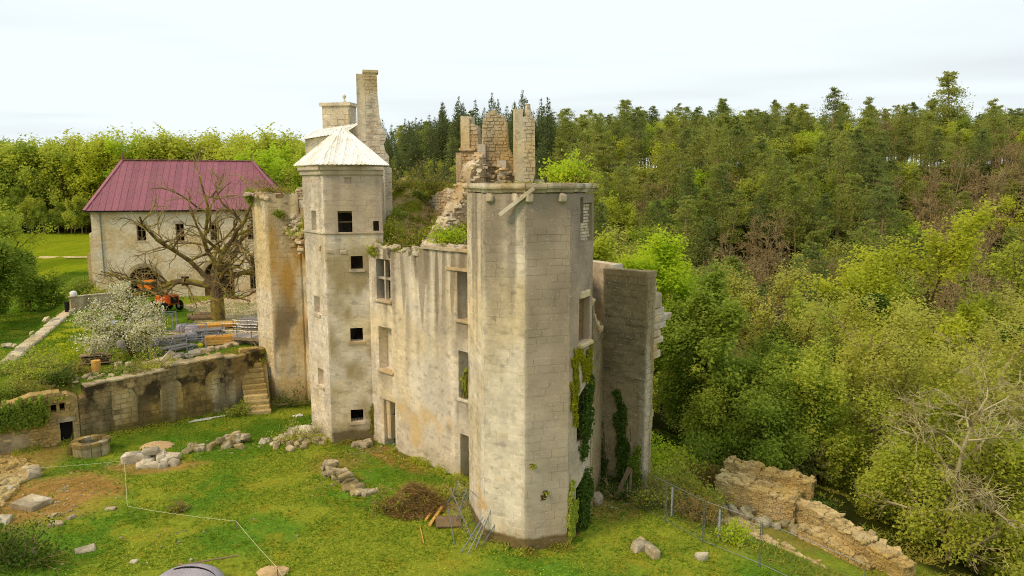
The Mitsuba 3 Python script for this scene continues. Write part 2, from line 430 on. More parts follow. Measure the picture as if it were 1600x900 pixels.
def ground_fn(p, n, uv):
    f1, f2, f3 = fbm(p.x * .25, p.y * .25, 1.0), fbm(p.x * 1.3, p.y * 1.3, 2.0), fbm(p.x * 6, p.y * 6, 3.0)
    g = mix(srgb('5c7d25'), srgb('80892b'), smoothstep(.38, .62, f1))
    g = mix(g, srgb('8c8228'), smoothstep(.54, .74, f2) * .5)
    f4 = fbm(p.x * 17, p.y * 17, 5.0)
    g = g * (.45 + .5 * f3 + .6 * f4)
    soil = mix(srgb('8a6436'), srgb('a98450'), f2) * (.7 + .6 * f3)
    w = .55 * (f2 - .5) + .5 * (f1 - .5)
    bare = smoothstep(1.05, .6, ell(p, -23.6, 35.8, 3.6, 4.0, -35) + w)
    bare = dr.maximum(bare, smoothstep(1.1, .6, ell(p, -20.6, 40.0, 3.2, 1.3, 10) + w) * .8)
    bare = dr.maximum(bare, smoothstep(1.1, .5, ell(p, -6.8, 41.2, 3.6, 1.1, -45) + w) * .85)
    bare = dr.maximum(bare, smoothstep(1.1, .5, ell(p, -3.2, 35.4, 2.6, 1.7, -45) + w) * .7)
    bare = dr.maximum(bare, smoothstep(1.1, .4, ell(p, -10.4, 40.6, 2.2, 2.2, 0) + w) * .55)
    bare = dr.maximum(bare, smoothstep(1.1, .4, ell(p, 4.8, 34.6, 2.0, 2.2, 0) + w) * .8)
    bare = dr.maximum(bare, smoothstep(1.1, .4, ell(p, 12.2, 35.4, 1.1, 4.6, 30) + w))
    bare = dr.maximum(bare, smoothstep(1.1, .4, ell(p, 14.3, 36.0, 1.6, 3.0, 30) + w) * .5)
    bare = dr.maximum(bare, smoothstep(1.1, .5, ell(p, -28.5, 47.5, 4.5, 1.6, 35) + w) * .6)
    bare = dr.maximum(bare, smoothstep(1.1, .5, ell(p, -20.0, 52.8, 1.8, 1.4, 35) + w) * .8)
    bare = dr.maximum(bare, smoothstep(1.1, .5, ell(p, -30, 40, 4.5, 6, 0) + w) * .8)
    bare = dr.maximum(bare, smoothstep(1.1, .6, ell(p, -41.6, 63.0, 1.0, 9, 20) + w) * .9)
    c = mix(g, soil, bare * .9)
    lush = smoothstep(1.1, .3, ell(p, -24, 44.0, 5, 2.0, 40) + w) + smoothstep(1.1, .3, ell(p, -16, 46.5, 5, 3.0, 30) + w)
    c = mix(c, srgb('40611a'), dr.minimum(lush, 1) * .7 * (1 - bare))
    ter = smoothstep(1.1, .5, ell(p, -34, 55, 3.2, 9, 20) + w)
    c = mix(c, mi.Color3f(srgb('98981c')) * (.75 + .5 * f3), ter * .75)
    far = smoothstep(95, 105, p.y) * smoothstep(-25, -35, p.x)
    fld = mix(srgb('6f8218'), srgb('858a1c'), f1) * (.85 + .3 * fbm(p.x * .8, p.y * .15, 0))
    c = mix(c, fld, far)
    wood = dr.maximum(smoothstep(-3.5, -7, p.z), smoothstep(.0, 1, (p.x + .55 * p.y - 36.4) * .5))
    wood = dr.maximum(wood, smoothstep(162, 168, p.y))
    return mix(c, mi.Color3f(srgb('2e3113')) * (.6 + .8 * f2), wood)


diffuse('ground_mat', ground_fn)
diffuse('paving_mat', lambda p, n, uv: mix(srgb('cdbb98'), srgb('a8956c'), fbm(p.x * 1.1, p.y * 1.1, 0)) * (.62 + .5 * smoothstep(.03, .3, voronoi(p.x * 2.2, p.y * 2.2)[1] - voronoi(p.x * 2.2, p.y * 2.2)[0])))
diffuse('gravel_mat', lambda p, n, uv: mix(srgb('d8c49a'), srgb('c3aa78'), fbm(p.x, p.y, 0)))
diffuse('sand_mat', lambda p, n, uv: mix(srgb('cdb083'), srgb('b0946a'), fbm(p.x * 3, p.y * 3, 0)))


# ------------------------------------------------------------------ ground sheet
def axis(a, b, step, lo, hi, n):
    return np.concatenate([lo + (a - lo) * (1 - np.linspace(1, 0, n, endpoint=False) ** 2.2), np.arange(a, b, step), b + (hi - b) * np.linspace(0, 1, n) ** 2.2])


gx, gy = axis(-56, 30, .42, -1200, 1200, 70), axis(24, 76, .42, -120, 1900, 80)
X_, Y_ = np.meshgrid(gx, gy)
Z_ = ground(X_.ravel(), Y_.ravel())
nx, ny = len(gx), len(gy)
i_ = (np.arange(ny - 1)[:, None] * nx + np.arange(nx - 1)[None]).ravel()
gv = np.stack([X_.ravel(), Y_.ravel(), Z_], 1)
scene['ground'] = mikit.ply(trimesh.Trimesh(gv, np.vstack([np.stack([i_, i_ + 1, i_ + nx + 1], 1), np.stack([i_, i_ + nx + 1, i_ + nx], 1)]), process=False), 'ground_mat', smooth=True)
tag('ground', kind='structure')


def drape(key, poly, bsdf, step=.5, lift=.03, edge=.5, seed=1):
    """a sheet of the outline laid on the ground, its rim ragged"""
    x0, y0, x1, y1 = poly.bounds
    xs, ys = np.arange(x0 - step, x1 + 2 * step, step), np.arange(y0 - step, y1 + 2 * step, step)
    X, Y = np.meshgrid(xs, ys)
    n = (meshkit.noise(np.stack([X * 1.1, Y * 1.1, 0 * X + seed], -1)) - .5) * 2 * edge
    P = shapely.points(X, Y)
    sd = np.where(shapely.contains(poly, P), 1, -1) * shapely.distance(poly.exterior, P) + n
    Z = ground(X.ravel(), Y.ravel()).reshape(X.shape) + np.minimum(lift, lift * 3 * (sd + .3))
    ok = sd > -.3
    w = len(xs)
    i = (np.arange(len(ys) - 1)[:, None] * w + np.arange(w - 1)[None])
    good = (ok[:-1, :-1] & ok[1:, :-1] & ok[:-1, 1:] & ok[1:, 1:]).ravel()
    i = i.ravel()[good]
    v = np.stack([X.ravel(), Y.ravel(), Z.ravel()], 1)
    f = np.vstack([np.stack([i, i + 1, i + w + 1], 1), np.stack([i, i + w + 1, i + w], 1)])
    u, inv = np.unique(f, return_inverse=True)
    scene[key] = mikit.ply(trimesh.Trimesh(v[u], inv.reshape(f.shape), process=False), bsdf, smooth=True)
    tag(key, kind='structure')


drape('paved_yard', Polygon([(-33, 71.5), (-28, 66), (-27.6, 58), (-22.5, 56), (-19.4, 55.2), (-18, 58), (-26, 80), (-29, 79.6), (-32, 75)]), 'paving_mat', .4)
drape('path', Polygon([(-120, 117.5), (-60, 118), (-40, 119), (-40, 121.5), (-60, 120.5), (-120, 120)]), 'gravel_mat', .5, .05, .2)
# ------------------------------------------------------------------ masonry helpers
EYE = np.array([0, 0, 16.0])


def courses(poly, ch, wmin, wmax, rng):
    """the stones of a wall's outline: courses of blocks, clipped by the outline and its openings"""
    x0, z0, x1, z1 = poly.bounds
    prep = poly.buffer(1e-6)
    shapely.prepare(prep)
    out, z = [], z0
    while z < z1 - .04:
        h = ch * rng.uniform(.85, 1.15)
        if z + h > z1 - .1:
            h = z1 - z
        x = x0 - rng.uniform(0, wmax)
        while x < x1:
            w = rng.uniform(wmin, wmax)
            r = sbox(x, z, x + w, z + h)
            if prep.contains(r):
                out.append((r, True))
            elif prep.intersects(r):
                g = r.intersection(poly)
                g = max(getattr(g, 'geoms', [g]), key=lambda q: q.area)
                if g.geom_type == 'Polygon' and g.area > .025:
                    out.append((g, False))
            x += w
        z += h
    return out


def stone_piece(g, rect, gap, bev, proud, rng):
    if rect:
        x0, z0, x1, z1 = g.bounds
        x0, z0, x1, z1 = x0 + gap, z0 + gap, x1 - gap, z1 - gap
        j = lambda: rng.uniform(.5, 1.6) * bev
        o = [(x0, .02, z0), (x1, .02, z0), (x1, .02, z1), (x0, .02, z1)]
        t = [(x0 + j(), -proud, z0 + j()), (x1 - j(), -proud, z0 + j()), (x1 - j(), -proud, z1 - j()), (x0 + j(), -proud, z1 - j())]
        return np.array(o + t), np.array([[0, 1, 5, 4], [1, 2, 6, 5], [2, 3, 7, 6], [3, 0, 4, 7], [4, 5, 6, 7]])
    g = g.buffer(-gap, join_style=2).simplify(.01)
    g = max(getattr(g, 'geoms', [g]), key=lambda q: q.area)
    if g.is_empty or g.area < .01:
        return None
    m = trimesh.creation.extrude_polygon(g, proud + .02, engine='earcut')
    v = np.array(m.vertices)
    return np.stack([v[:, 0], .02 - v[:, 2], v[:, 1]], 1), np.array(m.faces)[:, ::-1]


def facing(parent, poly, O, a, bsdf, ch, wmin, wmax, seed, n_parts=0, proud=(.006, .022), gap=.007, bev=.012, lost=.02, name='stone'):
    """dress a wall with single stones: the nearest n_parts as parts, the rest joined"""
    rng = np.random.default_rng(seed)
    pieces = []
    for g, rect in courses(poly, ch, wmin, wmax, rng):
        if rng.random() < lost:
            continue
        p = stone_piece(g, rect, gap, bev, rng.uniform(*proud), rng)
        if p is None:
            continue
        v = place(p[0], O, a)
        size = math.sqrt(g.area) / np.linalg.norm(v.mean(0) - EYE)
        pieces.append((size, v, p[1], rng.random()))
    pieces.sort(key=lambda q: -q[0])
    for _, v, f, r in pieces[:n_parts]:
        MB().add(v, f, r).put(numbered(f'{parent}__{name}'), bsdf)
    if len(pieces) > n_parts:
        mb = MB()
        for _, v, f, r in pieces[n_parts:]:
            mb.add(v, f, r)
        k = mb.put(numbered(f'{parent}__{name}_facing'), bsdf)
        tag(k, kind='stuff')


def slab(poly, thick, O, a, y0=0.0):
    """a wall of the outline (u, z), thick metres deep"""
    m = trimesh.creation.extrude_polygon(poly, thick, engine='earcut')
    v = np.array(m.vertices)
    return place(np.stack([v[:, 0], y0 + v[:, 2], v[:, 1]], 1), O, a), np.array(m.faces)[:, ::-1]


def rects(*r):
    return shapely.union_all([sbox(u0, z0, u1, z1) for u0, u1, z0, z1 in r])


def ragged(pts, step, amp, seed):
    """a broken top line through the points, as (u, z)"""
    rng = np.random.default_rng(seed)
    pts = np.asarray(pts, float)
    out = [tuple(pts[0])]
    for p, q in zip(pts[:-1], pts[1:]):
        n = max(1, int(np.linalg.norm(q - p) / step))
        z = p[1]
        for k in range(1, n + 1):
            t = k / n
            x, zz = p + (q - p) * t + [0, rng.uniform(-amp, amp)] if k < n else q
            if rng.random() < .6:                      # steps where stones have gone
                out.append((x - .01, out[-1][1]))
            out.append((x, zz))
    res = [out[0]]
    for x, z in out[1:]:
        res.append((max(x, res[-1][0] + .004), z))
    return res


def loose_stones(mb, pts, rng, s=(.15, .4), flat=.6):
    for p in pts:
        k = rng.uniform(*s)
        v, f = block(rng, k * rng.uniform(.8, 1.5), k, k * flat * rng.uniform(.7, 1.2), .1, .1)
        mb.add(v @ euler(rng.normal(0, 9), rng.normal(0, 9), rng.uniform(0, 180)).T + p, f, rng.random())


def wall_box(parent_part, O, a, L, t, z0, z1, bsdf, **kw):
    mb = MB()
    mb.add(place(boxv(0, L, 0, t, z0, z1), O, a), BOXF, .45)
    return mb.put(parent_part, bsdf)


# ------------------------------------------------------------------ the ruined castle
CA = 'ruined_castle'
tag(CA, 'large ruined pale limestone castle with towers, chimneys and broken roofless walls', 'castle ruin')

# --- corner tower, nearest the camera
OCT = np.array([[-2.08, 34.01], [-1.206, 31.14], [.56, 30.20], [2.47, 30.78], [3.67, 33.03], [2.94, 35.40], [.73, 36.60], [-1.2, 36.4]])
CT = f'{CA}__corner_tower'


def prism(pts, z0, z1):
    return m3.Manifold.extrude(m3.CrossSection([[tuple(p) for p in pts]]), z1 - z0).translate((0, 0, z0))


def cut_box(O, a, u0, u1, z0, z1, y0=-.6, y1=1.3):
    return m3.Manifold.cube((u1 - u0, y1 - y0, z1 - z0)).translate((u0, y0, z0)).rotate((0, 0, a)).translate((O[0], O[1], 0))


def cut_hull(O, a, uz, y0=-.6, y1=1.3):
    pts = [(u, y, z) for u, z in uz for y in (y0, y1)]
    return m3.Manifold.hull_points(place(pts, O, a))


def shrink(pts, d):
    p = Polygon(pts).buffer(-d, join_style=2) if d > 0 else Polygon(pts).buffer(-d, join_style=2)
    return np.array(p.exterior.coords)[:-1][:: (1 if p.exterior.is_ccw else -1)]


V0, V1, V2, V3, V4 = OCT[:5]
F3, A3 = V3, 62
SLIT, WIN = (1.0, 1.35, 14.2, 15.45), (1.0, 2.25, 9.0, 11.0)
DOOR = [(.92, 4.45), (2.05, 4.45), (2.05, 7.05), (.92, 6.55)]
LOWD = [(.88, .1), (2.1, .1), (2.1, 2.75), (.88, 2.35)]
body = prism(OCT, -.8, 15.62) - prism(shrink(OCT, .85), -.7, 15.0)
for c_ in (cut_box(F3, A3, *SLIT), cut_box(F3, A3, *WIN), cut_hull(F3, A3, DOOR), cut_hull(F3, A3, LOWD), cut_box(F3, A3, 1.02, 2.38, 13.5, 14.35, -.5, .16), cut_box(F3, A3, 1.36, 2.38, 14.3, 15.2, -.5, .16)):
    body = body - c_
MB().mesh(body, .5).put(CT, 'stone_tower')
MB().mesh(prism(shrink(OCT, -.05), -.8, .42) - prism(shrink(OCT, .3), -.9, .5) - cut_hull(F3, A3, LOWD), .3).put(f'{CT}__footing', 'stone_tower')
FULL = lambda L, z0=.42, z1=15.0: sbox(.01, z0, L - .01, z1)
L0, L1, L2, L3 = (float(np.linalg.norm(b - a)) for a, b in ((V0, V1), (V1, V2), (V2, V3), (V3, V4)))
d3 = shapely.union_all([rects(SLIT, WIN, (1.02, 2.38, 13.5, 15.2)), Polygon(DOOR), Polygon(LOWD)])
facing(CT, FULL(L1), V1, -28, 'stone_tower', .34, .45, .95, 11, 130, (.004, .018), .006, .010, .035)
facing(CT, FULL(L2), V2, 16.9, 'stone_tower', .34, .45, .95, 12, 130, (.004, .02), .006, .010, .035)
facing(CT, FULL(L3).difference(d3), V3, 62, 'stone_tower', .34, .4, .8, 13, 40)
facing(CT, FULL(L0), V0, -73, 'stone_tower', .34, .45, .95, 14, 0)
# rubble core showing where the facing fell
facing(f'{CT}', sbox(1.04, 13.52, 2.36, 14.3).union(sbox(1.37, 14.3, 2.36, 15.18)), V3 + rot2(62)[:2, :2] @ [0, .16], 62, 'stone_chimney', .13, .12, .35, 15, 0, (.01, .07), .012, .02, .03, 'rubble')
# cornice of slabs, part of it broken off
rng = np.random.default_rng(5)
for (P_, a_, L_, segs) in ((V0, -73, L0, [(0, 1.4), (1.42, L0)]), (V1, -28, L1, [(0, .95), (.96, L1 - .02)]), (V2, 16.9, L2, [(.02, .85), (.87, 1.5), (1.52, L2)]), (V3, 62, L3, [(0, .7), (.72, 1.6), (1.62, L3)])):
    for u0, u1 in segs:
        mb = MB()
        dz = rng.uniform(-.02, .02)
        prof = [(-.20, 15.84), (-.22, 15.92), (-.20, 16.04), (.9, 16.06), (.9, 15.66), (0.02, 15.66), (-.06, 15.68), (-.1, 15.78)]
        e0, e1 = (.08 if u0 < .05 else 0), (.08 if u1 > L_ - .05 else 0)
        v = np.array([[u, y, z + dz] for u in (u0 - e0, u1 + e1) for y, z in prof])
        n_ = len(prof)
        i_ = np.arange(n_)
        f = np.vstack([np.stack([i_, (i_ + 1) % n_, (i_ + 1) % n_ + n_], 1), np.stack([i_, (i_ + 1) % n_ + n_, i_ + n_], 1)] + [[[o, o + k, o + k + 1]] for o in (0, n_) for k in range(1, n_ - 1)])
        mb.add(place(v, P_, a_), f, rng.random())
        mb.put(numbered(f'{CT}__cornice'), 'stone_ruin')
MB().mesh(prism(shrink(OCT, .35), 15.6, 15.98), .5).put(f'{CT}__roof_slab', 'stone_ruin')
for P_, a_, u_ in ((V1, -28, .35), (V1, -28, 1.55), (V2, 16.9, .15), (V2, 16.9, 1.6)):
    v, f = block(rng, .34, .34, .38, .05, .12)
    MB().add(place(v + [u_, -.02, 15.25], P_, a_), f, .8).put(numbered(f'{CT}__corbel'), 'stone_ruin')
v, f = bar(place([[1.0, -.42, 14.75]], V1, -28)[0], place([[.30, -.18, 15.85]], V2, 16.9)[0], .2, .16)
MB().add(v, f, .6).put(f'{CT}__fallen_gutter_stone', 'stone_ruin')
tag(f'{CT}__fallen_gutter_stone', 'gutter stone hanging aslant below the cornice')
for u0, u1 in ((1.02, 1.6), (1.64, 2.23)):
    MB().add(place(boxv(u0, u1, .3, .36, 9.0, 11.0), V3, 62), BOXF, .5).put(numbered(f'{CT}__window_board'), 'wood_frame')
v, f = block(rng, 1.5, .5, .2, .05, .15)
MB().add(place(v + [1.62, .02, 8.8], V3, 62), f, .9).put(f'{CT}__window_sill', 'stone_chimney')
for u_ in (.35, .9):
    v, f = block(rng, .52, .2, .3, .04, .1)
    MB().add(place(v + [u_ + .9, -.02, 11.02], V3, 62), f, .95).put(numbered(f'{CT}__lintel'), 'stone_chimney')
for nm, q in (('door_lintel', DOOR), ('low_door_lintel', LOWD)):
    (ua, za), (ub, zb) = q[3], q[2]
    MB().add(place([[u, y, z] for u, z in ((ua, za), (ub, zb), (ub, zb + .38), (ua, za + .38)) for y in (-.035, .5)], V3, 62), [[0, 2, 4, 6], [1, 7, 5, 3], [0, 1, 3, 2], [2, 3, 5, 4], [4, 5, 7, 6], [6, 7, 1, 0]], .85).put(f'{CT}__{nm}', 'stone_tower')

# --- facade between the corner tower and the stair turret
FO, FA, FL = np.array([-8.7, 44.2]), -45.4, 10.2
FW = f'{CA}__facade'
W1, W2, D1, W3, W4, D2 = (.78, 2.2, 9.15, 11.6), (.85, 2.2, 4.85, 7.5), (1.2, 2.36, -.3, 3.0), (8.28, 9.6, 8.9, 11.48), (8.3, 9.6, 4.6, 7.2), (8.38, 9.5, -.1, 2.6)
top = ragged([(0.0, 12.0), (.7, 11.5), (.8, 12.3), (1.7, 12.25), (2.25, 11.6), (2.3, 12.1), (3.6, 12.25), (4.0, 11.9), (5.2, 12.3), (5.3, 12.62)], .35, .12, 31) + [(FL, 12.66)]
fp = Polygon([(0, -.8)] + [(FL, -.8)] + top[::-1])
opens = rects(W1, W2, D1, W3, W4, D2)
fp = fp.difference(opens)
fp = max(getattr(fp, 'geoms', [fp]), key=lambda q: q.area)
v, f = slab(fp, .72, FO, FA)
MB().add(v, f, .5).put(FW, 'stone_facade')
facing(FW, fp.intersection(sbox(0, -.1, FL, 12.45)), FO, FA, 'stone_facade', .33, .45, 1.0, 21, 120, (.004, .016), .006, .010, .012)
rng = np.random.default_rng(6)
# cornice and frieze over the right window
for u0, u1 in ((5.35, 6.6), (6.62, 8.0), (8.02, 9.9)):
    MB().add(place(boxv(u0, u1, -.16, .5, 12.5 + rng.uniform(-.02, .02), 12.68), FO, FA), BOXF, rng.random()).put(numbered(f'{FW}__cornice'), 'stone_ruin')
for u0, u1 in ((7.4, 8.6), (8.62, 9.9)):
    MB().add(place(boxv(u0, u1, -.12, .3, 11.5, 11.66), FO, FA), BOXF, rng.random()).put(numbered(f'{FW}__window_moulding'), 'stone_ruin')
# mullion, transom, sills
MB().add(place(boxv(1.42, 1.56, .12, .34, 9.15, 11.55), FO, FA), BOXF, .5).put(f'{FW}__mullion', 'stone_facade')
MB().add(place(boxv(.78, 2.2, .13, .33, 10.38, 10.52), FO, FA), BOXF, .5).put(f'{FW}__transom', 'stone_facade')
MB().add(place(boxv(8.92, 9.06, .12, .34, 8.9, 11.45), FO, FA), BOXF, .5).put(f'{FW}__mullion_001', 'stone_facade')
for u0, u1, z in ((.66, 2.34, 9.15), (.75, 2.3, 4.85), (8.16, 9.7, 8.9), (8.2, 9.7, 4.6)):
    v, f = block(rng, u1 - u0, .5, .18, .04, .12)
    MB().add(place(v + [(u0 + u1) / 2, .12, z - .16], FO, FA), f, .5).put(numbered(f'{FW}__window_sill'), 'stone_ruin')
v, f = block(rng, .34, .5, 1.5, .06, .1)
MB().add(place(v + [1.38, .4, .45], FO, FA), f, .9).put(f'{FW}__door_jamb', 'stone_facade')
v, f = block(rng, .3, .42, 1.1, .1, .1)
MB().add(place(v + [1.35, .4, 1.95], FO, FA), f, .8).put(f'{FW}__door_jamb_001', 'stone_facade')
# boards blocking the two middle windows
MB().add(place(boxv(.86, 1.95, .62, .68, 4.86, 7.48), FO, FA), BOXF, .5).put(f'{FW}__window_board', 'stone_facade')
# toppled stones along the broken top
mb = MB()
tp = np.array(top)
for k in range(90):
    u = rng.uniform(.1, 5.2) if k < 60 else rng.uniform(5, 10)
    z = np.interp(u, tp[:, 0], tp[:, 1])
    loose_stones(mb, [place([[u, rng.uniform(.1, 1.0), z - .08]], FO, FA)[0]], rng, (.15, .45))
tag(mb.put(f'{FW}__loose_stones', 'stone_ruin'), kind='stuff')

# --- stair turret with its white sheet roof
HEX = np.array([[-13.14, 46.3], [-11.2, 43.75], [-7.85, 44.4], [-8.35, 47.7], [-10.5, 49.1], [-12.9, 48.6]])
ST = f'{CA}__stair_turret'
H0, H1, H2 = HEX[:3]
AL, AF = math.degrees(math.atan2(*(H1 - H0)[::-1])), math.degrees(math.atan2(*(H2 - H1)[::-1]))
LL, LF = np.linalg.norm(H1 - H0), np.linalg.norm(H2 - H1)
wf = [(.78, 1.62, 13.1, 14.42), (1.47, 2.18, 10.9, 11.7), (1.3, 2.06, 6.43, 7.27), (1.18, 1.94, 1.33, 2.1), (2.86, 3.2, 13.2, 13.8)]
wl = [(1.25, 2.0, 13.2, 14.4), (1.15, 2.1, 8.0, 9.1), (1.35, 2.25, 3.4, 4.5)]
body = prism(HEX, -.8, 16.95) - prism(shrink(HEX, .75), -.6, 16.9)
for w in wf:
    body = body - cut_box(H1, AF, *w)
for w in wl:
    body = body - cut_box(H0, AL, w[0], w[1], w[2], w[3], -.5, .5)
body = body - cut_box(H1, AF, 1.25, 1.65, 16.05, 16.4, -.5, .1)
MB().mesh(body, .5).put(ST, 'stone_turret')
facing(ST, sbox(.01, -.1, LF - .01, 16.5).difference(rects(*wf, (1.25, 1.65, 16.05, 16.4))).difference(sbox(0, 13.0, LF, 13.16)), H1, AF, 'stone_turret', .32, .4, .9, 41, 110, (.004, .018), .006, .011)
facing(ST, sbox(.01, -.1, LL - .01, 16.5).difference(rects(*wl)).difference(sbox(0, 13.0, LL, 13.16)), H0, AL, 'stone_turret', .32, .4, .9, 42, 40, (.004, .018), .006, .011)
for k, (P_, a_, L_) in enumerate(((H0, AL, LL), (H1, AF, LF))):
    MB().add(place([[u, y, z] for u in (-.05, L_ + .05 * k) for y, z in ((.05, 13.0), (-.10, 13.06), (-.11, 13.14), (.05, 13.16))], P_, a_), [[0, 1, 5, 4], [1, 2, 6, 5], [2, 3, 7, 6], [3, 0, 4, 7], [0, 3, 2, 1], [4, 5, 6, 7]], .7).put(numbered(f'{ST}__string_course'), 'stone_turret')
    n_ = 3
    for j in range(n_):
        MB().add(place([[u, y, z] for u in (-.12 * (j == 0) + L_ * j / n_ + .004, L_ * (j + 1) / n_ - .004 + .12 * (j == n_ - 1) * k) for y, z in ((.05, 16.5), (-.12, 16.58), (-.15, 16.78), (-.27, 16.86), (-.27, 17.04), (.3, 17.04))], P_, a_),
                 [[0, 1, 7, 6], [1, 2, 8, 7], [2, 3, 9, 8], [3, 4, 10, 9], [4, 5, 11, 10], [0, 5, 4, 3], [0, 3, 2, 1], [6, 7, 8, 9], [6, 9, 10, 11]], rng.random()).put(numbered(f'{ST}__cornice'), 'stone_turret')
for w in wf[1:4] + [None]:
    if w:
        MB().add(place(boxv(w[0] - .12, w[1] + .12, -.12, .2, w[2] - .16, w[2] - .004), H1, AF), BOXF, .3).put(numbered(f'{ST}__window_sill'), 'stone_ruin')
for w in wl[1:]:
    MB().add(place(boxv(w[0] - .12, w[1] + .1, -.12, .2, w[2] - .16, w[2] - .004), H0, AL), BOXF, .3).put(numbered(f'{ST}__window_sill'), 'stone_ruin')
w = wf[3]
for k in range(3):
    u = w[0] + (k + 1) * (w[1] - w[0]) / 4
    MB().add(*rod(place([[u, .18, w[2]]], H1, AF)[0], place([[u, .18, w[3]]], H1, AF)[0], .015)).put(numbered(f'{ST}__window_bar'), 'dark_iron')
w = wf[0]
MB().add(*rod(place([[w[0], .3, 13.75]], H1, AF)[0], place([[w[1], .3, 13.75]], H1, AF)[0], .03)).put(f'{ST}__window_rail', 'wood_old')
MB().add(place(boxv(w[0], w[1], .25, .33, w[3] - .1, w[3]), H1, AF), BOXF, .2).put(f'{ST}__window_frame', 'wood_old')
# putlog holes left in the turret: dark sockets
for P_, a_, u_, z_ in ((H1, AF, .25, 11.9), (H0, AL, 2.4, 12.0), (H1, AF, 1.05, 11.85)):
    v, f = block(rng, .34, .1, .22, .2, .15)
    MB().add(place(v + [u_, -.02, z_], P_, a_), f, .2).put(numbered(f'{ST}__broken_corbel'), 'stone_ruin')

# roof of the turret
EV = np.array([[-13.75, 46.6], [-11.35, 43.3], [-8.6, 43.45], [-7.55, 45.5], [-8.1, 48.6], [-10.4, 49.7], [-13.0, 49.1]])
AP, ZE = np.array([-10.55, 46.3, 19.55]), 17.14
TR = f'{CA}__turret_roof'


def ribbed(parent, name, corners, rib, bsdf, seed, w=.05, h=.06):
    """a sheet roof plane (corners: eave left, eave right, then the top) with standing ribs running up the slope"""
    c = np.asarray(corners, float)
    e0, e1 = c[0], c[1]
    n = np.cross(e1 - e0, c[-1] - e0)
    n /= np.linalg.norm(n)
    if n[2] < 0:
        n = -n
    along = (e1 - e0) / np.linalg.norm(e1 - e0)
    up = np.cross(n, along)
    up *= np.sign(up[2])
    q = np.stack([(c - e0) @ along, (c - e0) @ up], 1)
    g = Polygon(q)
    x0, y0, x1, y1 = g.bounds
    rng = np.random.default_rng(seed)
    nrib = max(2, int(round((x1 - x0) / rib)))
    xs = np.linspace(x0, x1, nrib + 1)
    key = None
    base = MB()
    ribs = MB()
    for a, b in zip(xs[:-1], xs[1:]):
        part = g.intersection(sbox(a, y0 - 1, b, y1 + 1))
        for s in getattr(part, 'geoms', [part]):
            if s.geom_type == 'Polygon' and s.area > 1e-3:
                k = np.array(s.exterior.coords)[:-1]
                t = trimesh.creation.extrude_polygon(s, .012, engine='earcut')
                base.add(e0 + t.vertices[:, :1] * along + t.vertices[:, 1:2] * up + t.vertices[:, 2:] * n, t.faces, rng.random())
    for x in xs[1:-1]:
        s = g.intersection(shapely.LineString([(x, y0 - 1), (x, y1 + 1)]))
        if s.length > .1:
            (xa, ya), (xb, yb) = s.coords[0], s.coords[-1]
            v = np.array([[x + dx, y, dz] for y in (ya, yb) for dx, dz in ((-w, .01), (-w * .5, h), (w * .5, h), (w, .01))])
            ribs.add(e0 + v[:, :1] * along + v[:, 1:2] * up + v[:, 2:] * n, [[0, 1, 5, 4], [1, 2, 6, 5], [2, 3, 7, 6], [0, 3, 2, 1], [4, 5, 6, 7]], .8)
    k = numbered(f'{parent}__{name}')
    base.put(k, bsdf)
    ribs.put(numbered(f'{parent}__{name}_ribs'), bsdf)
    tag(f'{k}_ribs' if f'{k}_ribs' in scene else k, None)


mb = MB()
for k in range(len(EV)):
    a, b = EV[k], EV[(k + 1) % len(EV)]
    ribbed(TR, 'roof_sheet', [[*a, ZE], [*b, ZE], AP], .27, 'roof_white', 50 + k)
    MB().add(*bar([a[0], a[1], ZE + .03], AP + [0, 0, .03], .16, .03), .9).put(numbered(f'{TR}__hip_cap'), 'roof_white')

# --- structures behind the turret: stair head with a lean-to sheet roof, two chimneys and a gable
SH = f'{CA}__stair_head'
so = np.array([-13.9, 50.0])
m_ = m3.Manifold.hull_points(place([[0, 0, 12], [2.7, 0, 12], [0, 2.4, 12], [2.7, 2.4, 12], [0, 0, 18.95], [2.7, 0, 19.35], [0, 2.4, 19.7], [2.7, 2.4, 20.1]], so, -8))
MB().mesh(m_, .5).put(SH, 'stone_chimney')
e = place([[-.35, -.35, 18.92], [3.0, -.35, 19.4], [3.0, 2.5, 20.22], [-.35, 2.5, 19.74]], so, -8)
ribbed(CA, 'lean_to_roof', e, .27, 'roof_white', 60)
CH = f'{CA}__chimney'
co = np.array([-13.5, 53.2])
v, f = slab(sbox(0, 12, 2.05, 21.5), 1.25, co, -12)
MB().add(v, f, .5).put(CH, 'stone_chimney')
facing(CH, sbox(.02, 15, 2.03, 21.3), co, -12, 'stone_chimney', .36, .4, .7, 61, 40, (.01, .05), .012, .02)
v, f = slab(sbox(-.15, 21.5, 2.2, 21.72), 1.55, co, -12, -.15)
MB().add(v, f, .8).put(f'{CH}__cap', 'stone_chimney')
prof = np.array([[0.0, 0], [.16, 0], [.13, .1], [.06, .18], [.06, .3], [.13, .4], [.13, .5], [.05, .58], [0, .62]])
lathe = trimesh.creation.revolve(prof, sections=10)
MB().add(lathe.vertices + np.append(place([[1.55, .4, 0]], co, -12)[0][:2], 21.72), lathe.faces).put(f'{CH}__finial', 'stone_chimney')
GW = f'{CA}__gable'
go = np.array([-12.5, 53.6])
v, f = slab(Polygon([(0, 12), (3.2, 12), (3.2, 15.6), (2.4, 17.3), (.85, 20.95), (0.3, 20.2)]), .6, go, -15)
MB().add(v, f, .5).put(GW, 'stone_chimney')
